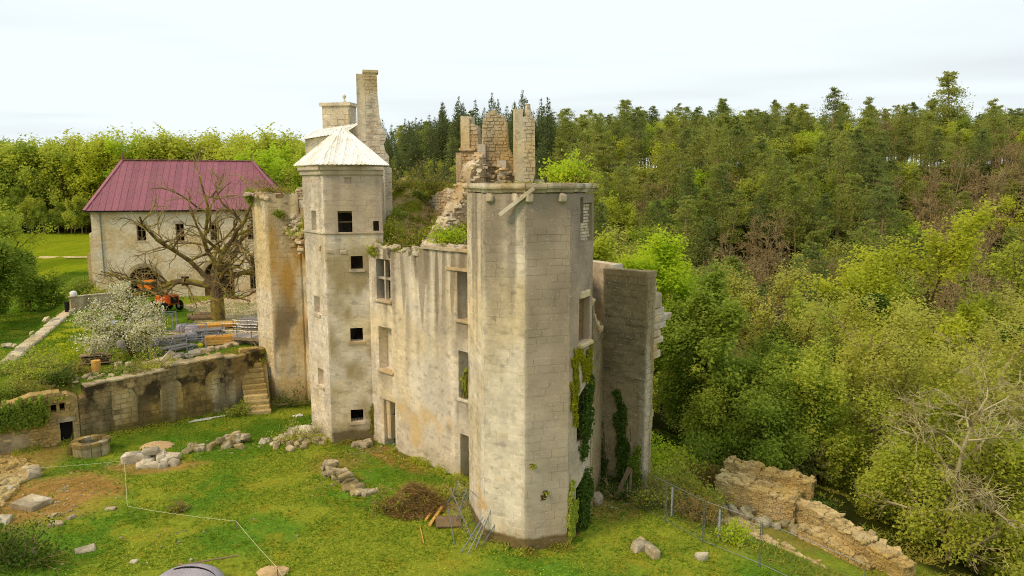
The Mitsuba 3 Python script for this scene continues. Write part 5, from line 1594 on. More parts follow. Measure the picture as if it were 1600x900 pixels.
# ------------------------------------------------------------------ shrubs, ivy, herbs
def shrub(name, label, c, r, n, size, mat, seed, cat='shrub', up=.6, stems=14, group=None):
    rg = np.random.default_rng(seed)
    k = numbered(name)
    c = np.asarray(c, float)
    lev = grow(rg, np.tile(c - [0, 0, r[2] * .6], (stems, 1)) + rg.normal(0, .12, (stems, 3)) * [r[0], r[1], 0], unit(rg.normal(size=(stems, 3)) * [r[0], r[1], 0] / max(r) + [0, 0, .9 * r[2] / max(r)]), np.full(stems, 1.25 * max(r)), np.full(stems, .03),
               [dict(seg=4, wob=.2, up=.06, kids=6, t0=.2, ang=40, ratio=.5, rr=.6), dict(seg=3, wob=.25, up=.05)])
    wood(MB(), lev, (4, 3)).put(f'{k}__stems', 'twig_brown')
    m = n // 2
    q = unit(rg.normal(size=(n - m, 3))) * rg.random((n - m, 1)) ** .45
    bumps = .75 + .5 * meshkit.noise(q * 2.2 + seed)[:, None]
    pts = np.vstack([c + q * bumps * np.asarray(r), on_twigs(rg, lev[1], m, .12 * max(r))])
    leaves(MB(), pts, size, rg, up, None, .55).put(f'{k}__foliage', mat)
    tag(k, label, cat, group)
    return k


shrub('tower_top_shrub', 'lime green shrub growing on top of the corner tower', (2.5, 33.2, 16.45), (.95, .9, .62), 2300, .075, 'leaf_bright', 601)
shrub('tower_top_shrub', 'trailing green plant at the right end of the corner tower top', (3.1, 33.1, 16.15), (.7, .6, .3), 700, .06, 'leaf_lime', 602)
for j, (px, y, z, r, m, n) in enumerate(((612, 47.5, 12.7, (1.0, 1.1, 1.2), 'leaf_mid', 1800), (622, 50.5, 13.4, (.8, .8, 1.0), 'leaf_dark', 1200), (655, 54.5, 15.0, (.6, .6, .7), 'leaf_dark', 900), (600, 44.0, 12.1, (.6, .6, .45), 'leaf_herb', 600), (640, 44, 12.4, (1.0, .9, .45), 'leaf_herb', 900),
                                         (700, 42.5, 12.9, (1.1, .9, .6), 'leaf_bright', 1200), (675, 43.8, 12.7, (1.1, .9, .8), 'leaf_herb', 1200), (668, 46, 12.7, (.9, .9, .6), 'leaf_herb', 900), (718, 44.5, 13.2, (.8, .8, .7), 'leaf_mid', 800), (632, 56.5, 15.9, (1.6, .8, .4), 'leaf_herb', 900), (672, 54, 15.9, (1.8, .8, .45), 'leaf_herb', 1000), (726, 49.0, 17.3, (.55, .5, .7), 'leaf_mid', 700), (585, 43.9, 12.0, (.45, .4, .35), 'leaf_mid', 400))):
    shrub('ruin_shrub', ('bushy green shrub inside the ruin beside the turret', 'dark ivy bush inside the ruin below the left wall stump', 'round dark bush on the back wall of the ruin', 'tuft of herbs on the broken facade top beside the turret', 'low herbs on the rubble above the facade', 'bright green weeds at the foot of the corner tower roof edge',
                         'straggly weeds on the rubble slope', 'yellow green weeds in the gap of the back wall', 'green weeds against the cross wall', 'dry grass on the left end of the back wall', 'dry grass on the right end of the back wall', 'green plant on the pinnacle left of the tall flue', 'small green tuft on the corner between turret and facade')[j],
          ((px - 800) / 1142 * (y * .99 + .5), y, z), r, n, .085, m, 610 + j)
for j, (x, y, z, r, n, lb) in enumerate(((-19.3, 54.1, 15.1, (.35, .4, .75), 500, 'dark green bush hanging from the left corner of the west tower'), (-16.6, 52.4, 13.9, (.4, .3, .3), 350, 'small dark tuft on the edge of the west tower'), (-14.9, 52.4, 12.5, (.9, .6, .7), 1100, 'bright green bush on the fallen masonry between west tower and turret'), (-14.4, 51.9, 13.4, (.6, .5, .6), 500, 'yellow green weeds beside the turret wall'), (-17.4, 53.6, 15.6, (1.6, 1.2, .2), 500, 'grass growing on the west tower rim'))):
    shrub('tower_weed', lb, (x, y, z), r, n, .08, ['leaf_dark', 'leaf_dark', 'leaf_bright', 'leaf_lime', 'leaf_herb'][j], 640 + j)


def climber(name, label, O, a, poly, n, size, mat, seed, off=(.02, .14), cat='ivy'):
    rg = np.random.default_rng(seed)
    x0, z0, x1, z1 = poly.bounds
    pts = np.stack([rg.uniform(x0 - .1, x1 + .1, n * 3), rg.uniform(z0, z1 + .2, n * 3)], 1)
    w = meshkit.noise(np.stack([pts[:, 0] * 2.5, pts[:, 1] * 1.4, 0 * pts[:, 0] + seed], -1))
    P_ = shapely.points(pts)
    d = np.where(shapely.contains(poly, P_), 1, -1) * shapely.distance(poly.exterior, P_)
    am = min(.34, .6 * (x1 - x0))
    pts = pts[(d + am * (w - .55)) / (.7 * am) > rg.random(len(d))][:int(n * .6)]
    cl = []
    for j in range(max(6, int((x1 - x0) * 14)) if z1 - z0 > .6 else 0):       # single shoots wander up the wall and past the edge
        u, z = rg.uniform(x0, x1), rg.uniform(z0, z0 + .6 * (z1 - z0))
        if poly.distance(shapely.Point(u, z)) > .06:
            continue
        for s in range(int(rg.uniform(8, 40))):
            u, z = u + rg.normal(0, .035), z + rg.uniform(.0, .075)
            if poly.distance(shapely.Point(u, z)) < .22:
                cl.append(np.array([u, z]) + rg.normal(0, .035, (5, 2)))
    if cl:
        pts = np.vstack([pts] + cl)
    assert len(pts), name
    loc = np.stack([pts[:, 0], -rg.uniform(*off, len(pts)), pts[:, 1]], 1)
    nrm = place([[0, -1, 0]], (0, 0), a)[0]
    k = numbered(name)
    leaves(MB(), place(loc, O, a), size * 1.15, rg, .35, np.tile(nrm * .6, (len(loc), 1)), .7).put(f'{k}__foliage', mat)
    st = MB()
    for j in range(5):
        u = x0 + (x1 - x0) * (j + .5) / 5
        zs = np.linspace(z0, z1, 7)
        us = u + rg.normal(0, .06, 7)
        ok = [poly.buffer(.05).contains(shapely.Point(p)) for p in zip(us, zs)]
        q = place(np.stack([us, np.full(7, -.02), zs], 1), O, a)[ok]
        if len(q) > 1:
            st.add(*path_tube(q, .018, 4), .5)
    if st.n:
        st.put(f'{k}__stems', 'bark_dark')
    tag(k, label, cat)


climber('ivy', 'yellow green curtain of ivy below the tower window', V3, 62, Polygon([(.25, 5.4), (.9, 5.2), (.95, 8.2), (1.5, 7.2), (2.0, 7.0), (2.4, 6.8), (2.5, 8.9), (1.7, 8.3), (1.2, 8.85), (.3, 9.1)]), 4200, .05, 'leaf_ivy_yellow', 651)
climber('ivy', 'dark ivy hanging in the slanted upper doorway of the tower', V3, 62, Polygon([(1.2, 3.4), (1.75, 3.3), (2.5, 4.6), (2.5, 8.0), (2.05, 8.2), (1.9, 7.0), (1.45, 6.6), (1.35, 4.6)]), 3600, .055, 'leaf_ivy', 652, (-.25, .2))
climber('ivy', 'bright green ivy climbing the foot of the tower beside the low doorway', V3, 62, Polygon([(-.1, .2), (.8, .0), (.75, 1.8), (.45, 2.9), (.3, 1.8), (.15, 3.3), (.05, 1.6)]), 2600, .05, 'leaf_mid', 653)
climber('ivy', 'dark ivy filling the low doorway of the tower', V3, 62, Polygon([(.95, .0), (2.5, -.1), (2.5, 3.1), (1.9, 2.9), (1.0, 2.2)]), 3800, .055, 'leaf_ivy', 654, (-.35, .25))
climber('ivy', 'dark column of ivy on the dark east tower', eo, -38, Polygon([(1.0, .0), (1.95, -.2), (1.85, 2.2), (1.75, 3.6), (1.55, 4.4), (1.1, 5.2), (.75, 5.0), (.95, 3.6), (1.1, 2.2)]), 4600, .06, 'leaf_ivy', 655)
climber('ivy', 'thin green ivy right of the dark column on the east tower', eo, -38, Polygon([(1.9, -.2), (2.6, -.2), (2.55, 1.6), (2.35, 2.9), (2.2, 1.8), (2.0, 2.6)]), 1800, .055, 'leaf_dark', 656)
climber('ivy', 'thin ivy in the inner corner left of the dark column', eo, -38, Polygon([(-.1, .0), (.4, .0), (.3, 1.5), (.12, 3.3), (0, 2.2)]), 1100, .055, 'leaf_ivy', 657)
climber('ivy', 'green ivy at the joint of turret and facade', H1, AF, Polygon([(2.35, .6), (2.75, .2), (2.85, 2.6), (2.7, 3.4), (2.5, 2.2)]), 900, .05, 'leaf_herb', 658)
climber('ivy', 'ivy tuft hanging in the right middle window of the facade', FO, FA, Polygon([(8.5, 4.6), (9.3, 4.6), (9.2, 5.8), (8.8, 6.1)]), 260, .07, 'leaf_mid', 659, (-.5, .0))
for j, (u, z) in enumerate(((.35, 3.9), (.95, 2.6), (.85, 2.4))):
    climber('wall_tuft', 'little green tuft growing in the joints of the corner tower', V2, 16.9, sbox(u - .12, z - .1, u + .12, z + .12), 60, .04, 'leaf_mid', 660 + j, cat='plant')
    tag('wall_tuft' if j == 0 else f'wall_tuft_{j:03d}', group='tufts in the corner tower wall')
climber('overhanging_ivy', 'dark ivy draped over the overgrown ruin above the doorway', oo2, RA - 8, Polygon([(.8, 1.6), (2.4, 1.2), (4.0, 1.7), (4.1, 2.9), (5.2, 2.7), (5.4, 3.2), (2.0, 3.2), (.9, 2.7)]), 2300, .07, 'leaf_dark', 665, (.0, .5))

# grass and weeds over the rubble inside the ruin, along the wall tops and at the feet of the walls
rg = np.random.default_rng(690)
x, y = rg.uniform(-11, 3, 40000), rg.uniform(37, 60, 40000)
ok = shapely.contains(FOOT, shapely.points(x, y)) & (meshkit.fbm(np.stack([x * .9, y * .9, 0 * x], -1), 3, seed=31) > .44)
x, y = x[ok], y[ok]
c = np.stack([x, y, [fill_z(a, b) + .06 for a, b in zip(x, y)]], 1) + rg.normal(0, .06, (len(x), 3))
leaves(MB(), c[:len(c) // 2], .09, rg, .4, None, .45).put('ruin_grass', 'leaf_herb')
leaves(MB(), c[len(c) // 2:], .08, rg, .4, None, .45).put('ruin_grass__dry_stalks', 'leaf_dry')
tag('ruin_grass', 'grass and weeds covering the rubble inside the ruin', 'grass', kind='stuff')


def strip(key, label, O, a, u0, u1, n, mat, z=None, h=.35, dep=.35, size=.07, seed=1, y0=-.05):
    rg = np.random.default_rng(seed)
    u = rg.uniform(u0, u1, n)
    d = np.abs(rg.normal(0, dep, n))
    keep = meshkit.noise(np.stack([u * 1.3, d, 0 * u + seed], -1)) > .3
    u, d = u[keep], d[keep]
    p = place(np.stack([u, y0 - d if z is None else d, 0 * u], 1), O, a)
    base_ = ground(p[:, 0], p[:, 1]) if z is None else np.interp(u, *z)
    p[:, 2] = base_ + rg.random(len(u)) ** 1.6 * h * np.exp(-d / dep)
    leaves(MB(), p, size, rg, .3, None, .4).put(numbered(key), mat)


WF = 'wall_foot_weeds'
for j, (O, a, u0, u1, n, m, h) in enumerate(((FO, FA, 2.3, 10, 2600, 'leaf_mid', .4), (H1, AF, 0, 3.4, 900, 'leaf_herb', .3), (H0, AL, 0, 3.3, 900, 'leaf_mid', .35), (V1, -28, -.3, 2.1, 1000, 'leaf_mid', .3), (V2, 16.9, -.2, 2.2, 900, 'leaf_herb', .28), (V0, -73, 0, 3, 900, 'leaf_mid', .4),
                                             (RO, RA, 0, 9.8, 3000, 'leaf_mid', .3), (WO, 5, 0, 3.2, 1000, 'leaf_dark', .45), (WP[0], -45, 0, 2.4, 700, 'leaf_mid', .3), (oo2, RA - 8, -1, 5.6, 1800, 'leaf_mid', .4), (eo, -38, 0, 2.7, 1200, 'leaf_ivy', .5))):
    strip(WF, '', O, a, u0, u1, n, m, None, h, seed=700 + j)
    tag(WF if j == 0 else f'{WF}_{j:03d}', 'low weeds along the foot of the ' + ('facade', 'turret front', 'turret left face', 'corner tower left face', 'corner tower front face', 'corner tower far left face', 'terrace wall', 'west tower front', 'west tower left face', 'overgrown ruin', 'dark east tower')[j], 'weeds', kind='stuff')
tp_ = np.array(top)
strip('wall_top_weeds', '', FO, FA, .2, 9.8, 3000, 'leaf_herb', tuple(np.array(tp_).T), .35, .5, .06, 720)
tag('wall_top_weeds', 'tufts of weeds growing along the broken facade top', 'weeds', kind='stuff')
strip('wall_top_weeds', '', bo, -45, 0, 13, 4000, 'leaf_herb', ([0, 2.5, 3.3, 4.2, 5.6, 6.2, 7.5, 13], [15.7, 15.6, 14.4, 13.4, 13.5, 14.9, 15.5, 16.1]), .5, .4, .09, 721)
tag('wall_top_weeds_001', 'grass growing along the top of the back wall of the ruin', 'weeds', kind='stuff')

for j, (O, a, L) in enumerate(((V1, -28, L1), (V2, 16.9, L2), (V3, 62, L3))):
    strip('tower_rim_weeds', '', O, a, 0, L, 260, 'leaf_herb', ([0, L], [16.02, 16.02]), .16, .3, .045, 730 + j)
    tag('tower_rim_weeds' if j == 0 else f'tower_rim_weeds_{j:03d}', 'moss and weeds on the rim of the corner tower above its ' + ('left', 'front', 'right')[j] + ' face', 'weeds', kind='stuff')
# ------------------------------------------------------------------ well
tag('stone_well', 'round stone well with a thick rim near the terrace wall', 'well')
rng = np.random.default_rng(701)
wc = np.array([-25.25, 42.1, gz(-25.25, 42.1)])
n_ = 12
for k in range(n_):
    a0, a1 = 2 * np.pi * k / n_ + .015, 2 * np.pi * (k + 1) / n_ - .015
    for (r0, r1, z0, z1, nm) in ((.66, 1.04, .62, .84, 'rim_stone'), (.74, .98, -.2, .60, 'wall_stone')):
        p = [[r * math.cos(a), r * math.sin(a), z + (rng.normal(0, .012) if z > .7 else 0)] for a in (a0, (a0 + a1) / 2, a1) for r in (r0, r1) for z in (z0, z1)]
        MB().add(hull(p)[0] + wc, hull(p)[1], rng.random()).put(numbered(f'stone_well__{nm}'), 'stone_retain' if nm == 'rim_stone' else 'stone_grey')
dk = trimesh.creation.cylinder(.8, .1, sections=24)
MB().add(dk.vertices + wc + [0, 0, .1], dk.faces, .1).put('stone_well__water', 'dark_iron')
v, f = block(rng, .4, .5, .6, .1, .1)
MB().add(v + wc + [-1.12, -.1, 0], f, .3).put('stone_well__buttress_stone', 'stone_retain')


# ------------------------------------------------------------------ heaps of cut stone on the lawn: every block a thing
def heap(items, label, group, cat='stone', mat='stone_white', name='cut_stone', seed=1, tiltsd=6, singles=False):
    rng = np.random.default_rng(seed)
    for it in items:
        x, y, z, sx, sy, sz, az = it[:7]
        v, f = block(rng, sx, sy, sz + .05, .10, .11)
        k = numbered(name)
        MB().add(v @ euler(rng.normal(0, tiltsd), rng.normal(0, tiltsd), az).T + [x, y, gz(x, y) + z - .11], f, rng.random()).put(k, mat)
        tag(k, it[7] if len(it) > 7 else label, cat, None if len(it) > 7 else group)


rng = np.random.default_rng(710)
A = [(-22.05, 40.5, 0, 1.05, .6, .55, 8), (-21.35, 40.6, 0, .9, .7, .6, 20), (-20.95, 40.2, 0, .7, .5, .35, 5), (-20.45, 40.75, .1, .55, 1.15, .5, 25), (-20.1, 40.5, 0, .8, .6, .45, -12), (-19.6, 40.4, 0, .7, .5, .4, -15), (-20.6, 40.0, 0, .85, .5, .3, 12), (-21.1, 39.8, 0, .5, .4, .3, 30), (-20.0, 40.0, 0, .55, .4, .3, 40),
     (-21.0, 40.75, .5, .9, .55, .35, 15), (-20.75, 41.0, 0, .8, .6, .4, -5), (-19.95, 41.0, 0, .9, .5, .4, 10), (-21.6, 41.0, 0, .8, .5, .4, 0)]
heap(A, 'squared white block in the heap right of the well', 'white blocks heaped beside the well', seed=711)
B = []
for k in range(30):
    t = rng.random()
    B.append((-19.6 + 2.9 * t + rng.normal(0, .12), 42.7 + 1.5 * t + rng.normal(0, .38), .32 * (rng.random() < .45) * (t > .3), rng.uniform(.35, .75), rng.uniform(.3, .5), rng.uniform(.25, .45), rng.uniform(0, 180)))
heap(B, 'ochre stone in the long heap in front of the terrace wall', 'stones of the long heap before the terrace wall', mat='stone_grey', seed=713, tiltsd=13, name='rubble_stone')
Cc = []
for k in range(46):
    a, r = rng.uniform(0, 2 * np.pi), math.sqrt(rng.random())
    Cc.append((-13.5 + 2.0 * r * math.cos(a), 44.1 + 1.5 * r * math.sin(a), 0, rng.uniform(.25, .55), rng.uniform(.25, .42), rng.uniform(.2, .38), rng.uniform(0, 180)))
for k in range(5):
    Cc.append((-14.2 + .35 * k, 45.2 + rng.normal(0, .15), .05, .7, .55, .6, rng.uniform(0, 180)))
heap(Cc, 'small white stone scattered among weeds left of the turret foot', 'stones among weeds at the turret foot', seed=715, tiltsd=14, name='white_stone')
D = []
for k in range(22):
    t = k / 21
    x, y = -10.5 + 2.5 * t + rng.normal(0, .14), 39.4 - 3.0 * t + rng.normal(0, .14)
    D.append((x, y, .22 * (k % 3) * (t < .75), rng.uniform(.55, .9), rng.uniform(.35, .5), rng.uniform(.18, .28), rng.uniform(10, 50)))
heap(D, 'flat slab in the row of stacked stones on the lawn before the turret', 'slabs stacked in a row on the lawn', mat='stone_grey', seed=717, name='stone_slab')
heap([(-7.75, 36.3, 0, 1.2, .3, .25, 55, 'long narrow stone post lying at the near end of the row of slabs'), (-7.35, 36.2, 0, 1.1, .28, .22, 50, 'second long stone post lying parallel beside the first')], '', '', seed=719, name='stone_post')
heap([(5.55, 30.35, 0, .55, .5, .4, 20, 'rounded pale stone lying left of the long one on the right lawn'), (6.05, 30.0, 0, .38, 1.15, .4, 12, 'long pale carved stone lying on the lawn right of the corner tower'), (5.75, 30.75, 0, .5, .4, .35, 50, 'small stone behind the long carved one'), (8.2, 29.6, 0, .5, .4, .35, 10, 'ochre stone alone on the lawn near the wire fence'),
      (4.25, 35.1, .1, .65, .6, .5, 35, 'white cube of stone beside the low ivy doorway of the tower'), (-9.6, 43.3, 0, .7, .5, .4, 20, 'pale stone at the foot of the turret'), (-8.95, 43.2, 0, .75, .6, .4, 60, 'bigger pale stone between turret and facade door'), (-9.0, 43.8, 0, .5, .4, .35, 0, 'small pale stone against the facade beside the door'),
      (-18.9, 30.4, 0, .8, .5, .18, 30, 'flat pale stone sunk in the lawn at lower left'), (-22.2, 33.6, 0, .5, .4, .2, 10, 'white stone on the bare earth, left of a pair'), (-21.3, 33.4, 0, .45, .3, .2, 70, 'white stone on the bare earth, right of a pair'), (-21.6, 32.7, 0, .6, .4, .2, 20, 'pale flat stone nearest the brown patch'), (-20.0, 34.5, 0, .5, .3, .15, 0, 'little pale stone on the brown earth patch'), (-16.2, 29.3, 0, .3, .25, .15, 0, 'tiny white stone on the lawn above the grey cover')],
     '', '', seed=721, name='single_stone')
v, f = rock(rng, 1.5, .8, .3, 30)
MB().add(v + [-9.9, 28.3, gz(-9.9, 28.3)], f, .5).put('earth_mound', 'sand_mat')
tag('earth_mound', 'small bare earth mound at the bottom edge of the lawn', 'mound')
xs_ = np.linspace(-1.15, 1.15, 24)
X, Y = np.meshgrid(xs_, xs_ * .8)
r = np.sqrt((X / 1.05) ** 2 + (Y / .85) ** 2)
Z = .28 * np.maximum(0, 1 - r ** 1.6) + .05 * (meshkit.fbm(np.stack([X * 4, Y * 4, 0 * X], -1), 3) - .5) - .08 * (r > .98)
i = (np.arange(23)[:, None] * 24 + np.arange(23)[None]).ravel()
scene['sand_heap'] = mikit.ply(trimesh.Trimesh(np.stack([X.ravel() - 21.9, Y.ravel() + 43.3, Z.ravel() + gz(-21.9, 43.3) + .02], 1), np.vstack([np.stack([i, i + 1, i + 25], 1), np.stack([i, i + 25, i + 24], 1)]), process=False), 'sand_mat', smooth=True)
tag('sand_heap', 'low heap of pale sand on the grass behind the white blocks', 'sand heap')

# marking string on short stakes round the lawn
sp = [(-27.0, 38.6), (-22.02, 39.72), (-18.87, 34.0), (-12.87, 32.25), (-9.6, 28.0), (-8.6, 26.5)]
sp = [np.array([x, y, gz(x, y) + .42]) for x, y in sp]
pts = []
for a, b in zip(sp[:-1], sp[1:]):
    t = np.linspace(0, 1, 9)[:-1, None]
    pts.append(a + (b - a) * t - np.array([0, 0, .25]) * (t * (1 - t)))
MB().add(*path_tube(np.vstack(pts + [sp[-1][None]]), .010, 5), .5).put('marking_string', 'string_white')
tag('marking_string', 'white string strung in an angled line across the lawn', 'string')
for p in sp[1:5]:
    k = MB().add(*rod(p - [0, 0, .7], p + [0, 0, .03], .02), .5).put(numbered('marking_stake'), 'wood_old')
    tag(k, 'thin wooden stake at a corner of the white string', 'stake', 'stakes of the marking string')

for (p, q, r_, m, nm, lb, ct) in (((-21.9, 48.2), (-20.0, 49.2), .035, 'white_plastic', 'white_pole', 'long white pole lying along the foot of the terrace wall', 'pole'), ((-22.0, 47.9), (-20.7, 48.6), .03, 'white_plastic', 'white_pole', 'shorter white pole lying in front of the long one', 'pole'),
                                  ((-15.3, 49.2), (-14.6, 49.3), .06, 'white_plastic', 'white_rail', 'short white bar lying crosswise on the grass behind the turret', 'bar'), ((-15.0, 49.0), (-14.9, 49.6), .05, 'white_plastic', 'white_rail', 'white bar beneath the crossing one behind the turret', 'bar'),
                                  ((-3.85, 32.3), (-3.45, 34.2), .07, 'wood_new', 'timber_length', 'yellow timber length leaning beside the brush heap', 'timber'), ((-4.1, 32.9), (-3.75, 34.3), .06, 'wood_new', 'timber_length', 'shorter timber length left of the long yellow one', 'timber'),
                                  ((-3.95, 30.8), (-4.3, 32.3), .02, 'wood_new', 'thin_lath', 'thin pale lath lying on the grass below the timber', 'lath')):
    k = MB().add(*bar([*p, gz(*p) + r_ + .02], [*q, gz(*q) + r_ + .05], 2 * r_, 1.6 * r_), .6).put(numbered(nm), m)
    tag(k, lb, ct)
v, f = boxv(-.6, .6, -.42, .42, 0, .05), BOXF
MB().add(v @ euler(10, 3, 8).T + [-3.0, 32.6, gz(-3, 32.6) + .12], f, .7).put('wooden_board', 'wood_old')
tag('wooden_board', 'pale square board lying between the brush heap and the wire panels', 'board')
for (p0, p1, w_, lb) in (((5.3, 35.6, .1), (6.15, 36.5, 1.35), .24, 'broad plank leaning against the foot of the dark east tower'), ((6.1, 35.9, .1), (6.25, 36.6, 1.2), .12, 'narrow pale plank leaning right of the broad one')):
    k = MB().add(*bar([p0[0], p0[1], gz(*p0[:2]) + .05], p1, w_, .05), .8).put(numbered('leaning_plank'), 'wood_old')
    tag(k, lb, 'plank')


# ------------------------------------------------------------------ wire fence panels
def wire_panel(key, label, a, b, up, group=None, n=34, m=9, r=.017, cat='fence panel'):
    """frame of tubes with a wire grid; a, b the feet, up the vector to the top rail"""
    a, b, up = (np.asarray(q, float) for q in (a, b, up))
    k = numbered(key)
    for p, q in ((a, a + up), (b, b + up)):
        MB().add(*rod(p - up * .06, q, r), .5).put(numbered(f'{k}__post'), 'steel')
    for s in (.06, 1.0):
        MB().add(*rod(a + up * s, b + up * s, r * .8), .5).put(numbered(f'{k}__rail'), 'steel')
    w = MB()
    t = np.linspace(0, 1, n)[1:-1, None]
    w.add(*prisms(a + (b - a) * t + up * .06, a + (b - a) * t + up, .0016, .0016, 3))
    t = np.linspace(.06, 1, m)[1:-1, None]
    w.add(*prisms(a + up * t, b + up * t, .0016, .0016, 3))
    w.put(f'{k}__wire_mesh', 'steel')
    tag(k, label, cat, group)


fpts = [(6.5, 34.4), (7.3, 32.9), (8.6, 31.0), (10.45, 28.9), (13.2, 25.5)]
for j, (a, b) in enumerate(zip(fpts[:-1], fpts[1:])):
    a, b = np.array([*a, gz(*a) + .02]), np.array([*b, gz(*b) + .02])
    d = unit(b - a) * .04
    wire_panel('wire_fence_panel', ('wire fence panel at the far end of the fence beside the bushes', 'second wire fence panel from the bushes', 'third wire fence panel, before the green weeds', 'long wire fence panel nearest the right bottom corner')[j], a + d, b - d, [0, 0, 2.0], n=20 + 6 * j)
for (x, y) in ((9.4, 31.3), (7.75, 33.6)):
    k = MB().add(*rod([x, y, gz(x, y) - .2], [x, y, gz(x, y) + 1.45], .05), .3).put(numbered('fence_support_post'), 'steel_matt')
    tag(k, 'grey post standing behind the wire fence ' + ('amid the green weeds' if x > 9 else 'near the bushes'), 'post')
wire_panel('leaning_wire_panel', 'wire panel leaning against the left face of the corner tower', [-2.75, 32.9, .05], [-1.55, 30.6, .05], [.62, .42, 1.55], cat='wire panel', n=22, r=.02)
wire_panel('leaning_wire_panel', 'wire panel leaning farther left beside the facade', [-3.4, 34.3, .02], [-2.8, 32.6, .02], [.75, .35, 1.35], cat='wire panel', n=18, r=.02)
for j, (p, q) in enumerate((((-2.27, 30.1), (-1.28, 31.0, 1.25)), ((-1.96, 29.98), (-1.2, 30.9, 1.2)), ((-1.62, 30.44), (-1.05, 31.1, 1.25)), ((-1.37, 30.61), (-.7, 30.95, 1.0)), ((-2.55, 30.7), (-3.0, 32.6, .9)), ((-1.75, 31.1), (-2.95, 33.3, 1.6)))):
    k = MB().add(*rod([*p, gz(*p) - .03], q, .026), .6).put(numbered('steel_tube'), 'steel')
    tag(k, 'steel tube leaning with others on the wire panels at the tower foot', 'tube', 'steel tubes leaning at the tower foot')

# ------------------------------------------------------------------ brush heap
rng = np.random.default_rng(730)
n_ = 2600
r_ = rng.random(n_) ** .6
a_ = rng.uniform(0, 2 * np.pi, n_)
bx, by = -4.85 + 1.4 * r_ * np.cos(a_), 34.4 + 1.25 * r_ * np.sin(a_)
bz = ground(bx, by) + rng.random(n_) * 1.35 * (1 - r_ ** 1.5) + .03
c = np.stack([bx, by, bz], 1)
d = unit(np.stack([rng.normal(size=n_) + .4 * np.cos(a_), rng.normal(size=n_) + .4 * np.sin(a_), rng.normal(0, .35, n_) + .25], 1)) * rng.uniform(.15, .5, (n_, 1))
mb = MB()
v, f = prisms(c - d, c + d, .012, .006, 3)
mb.add(v, f, np.repeat(rng.random(n_), 6))
mb.put('brush_heap', 'twig_dry')
leaves(MB(), c[rng.integers(0, n_, 900)] + rng.normal(0, .15, (900, 3)), .06, rng, .5).put('brush_heap__dry_leaves', 'leaf_herb')
tag('brush_heap', 'low heap of dry brown brushwood on the lawn before the facade', 'brushwood')

# ------------------------------------------------------------------ grey cover at the bottom edge, two poles beside it
th, ph = np.meshgrid(np.linspace(0, np.pi / 2, 10), np.linspace(0, 2 * np.pi, 33)[:-1])
rr_ = 1 + .02 * np.sin(ph * 16)
gc = np.array([-12.9, 27.2, gz(-12.9, 27.2) - .15])
P_ = np.stack([1.45 * np.sin(th) ** .8 * np.cos(ph) * rr_, 1.25 * np.sin(th) ** .8 * np.sin(ph) * rr_, .95 * np.cos(th) ** .7], -1) + gc
i, j = np.meshgrid(np.arange(32), np.arange(9), indexing='ij')
q = lambda a, b: ((a % 32) * 10 + b)
f = np.stack([q(i, j), q(i + 1, j), q(i + 1, j + 1), q(i, j + 1)], -1).reshape(-1, 4)
f = np.vstack([f[:, [0, 1, 2]], f[:, [0, 2, 3]]])
scene['grey_cover'] = mikit.ply(trimesh.Trimesh(P_.reshape(-1, 3), f, process=False), 'sheet_grey', smooth=True)
t = np.linspace(-.5, 1.2, 14)
cv = np.stack([1.47 * np.sin(t) * .9, -.1 + .35 * np.cos(t * 1.3), .97 * np.cos(t * .9) ** .7], 1) + gc
MB().add(*path_tube(cv, .035, 6), .5).put('grey_cover__seam', 'dark_iron')
tag('grey_cover', 'rounded smooth grey cover cut off by the bottom edge of the picture', 'cover')
for p, q_, lb in (((-13.35, 28.15, .55), (-11.6, 29.1, .42), 'long brown pole lying across the edge of the grey cover'), ((-13.9, 28.5, .35), (-12.7, 27.75, .66), 'short brown pole crossing the long one on the grey cover')):
    k = MB().add(*rod(p, q_, .035), .4).put(numbered('brown_pole'), 'wood_old')
    tag(k, lb, 'pole')
MB().add(boxv(-.02, .02, -.5, .5, .1, .3) @ euler(0, 60, 30).T + [-20.8, 29.6, gz(-20.8, 29.6) + .3], BOXF, .4).put('blue_tube', 'sheet_pile')
tag('blue_tube', 'bluish tube stuck in the bush at the bottom left corner', 'tube')

# ------------------------------------------------------------------ builders' materials on the terrace
tz = lambda x, y: gz(x, y)


def frame_rack(x, y, az, w=1.5, h=1.15, d=.9, label='', key='scaffold_frame'):
    k = numbered(key)
    o = np.array([x, y, tz(x, y)])
    R = rot2(az)
    for sy in (0, d):
        for sx in (0, w):
            MB().add(*rod(o + R @ [sx, sy, 0], o + R @ [sx, sy, h], .03), .5).put(numbered(f'{k}__upright'), 'steel_matt')
        for z in (.12, h):
            MB().add(*rod(o + R @ [0, sy, z], o + R @ [w, sy, z], .028), .8).put(numbered(f'{k}__rail'), 'steel_matt')
    for sx in (0, w):
        for z in (.12, h):
            MB().add(*rod(o + R @ [sx, 0, z], o + R @ [sx, d, z], .028), .8).put(numbered(f'{k}__cross_rail'), 'steel_matt')
    MB().add(*rod(o + R @ [0, 0, .12], o + R @ [w, 0, h], .022), .7).put(f'{k}__brace', 'steel_matt')
    tag(k, label, 'scaffold frame')


frame_rack(-25.9, 51.0, 5, 1.5, 1.1, .9, 'grey tubular scaffold frame right of the blossoming tree trunk')
frame_rack(-23.9, 52.6, 25, 1.3, 1.0, .9, 'grey tubular scaffold frame behind the row of edge stones')
frame_rack(-23.6, 54.6, 25, 1.2, .9, .8, 'farther tubular scaffold frame, in front of the grey sacks')
frame_rack(-25.6, 55.3, 15, 1.8, 1.3, 1.0, 'tubular scaffold frame over the pile of grey planks')
frame_rack(-29.6, 58.2, 10, 2.0, 1.5, 1.1, 'big tubular rack around the stacked grey panels behind the blossom')


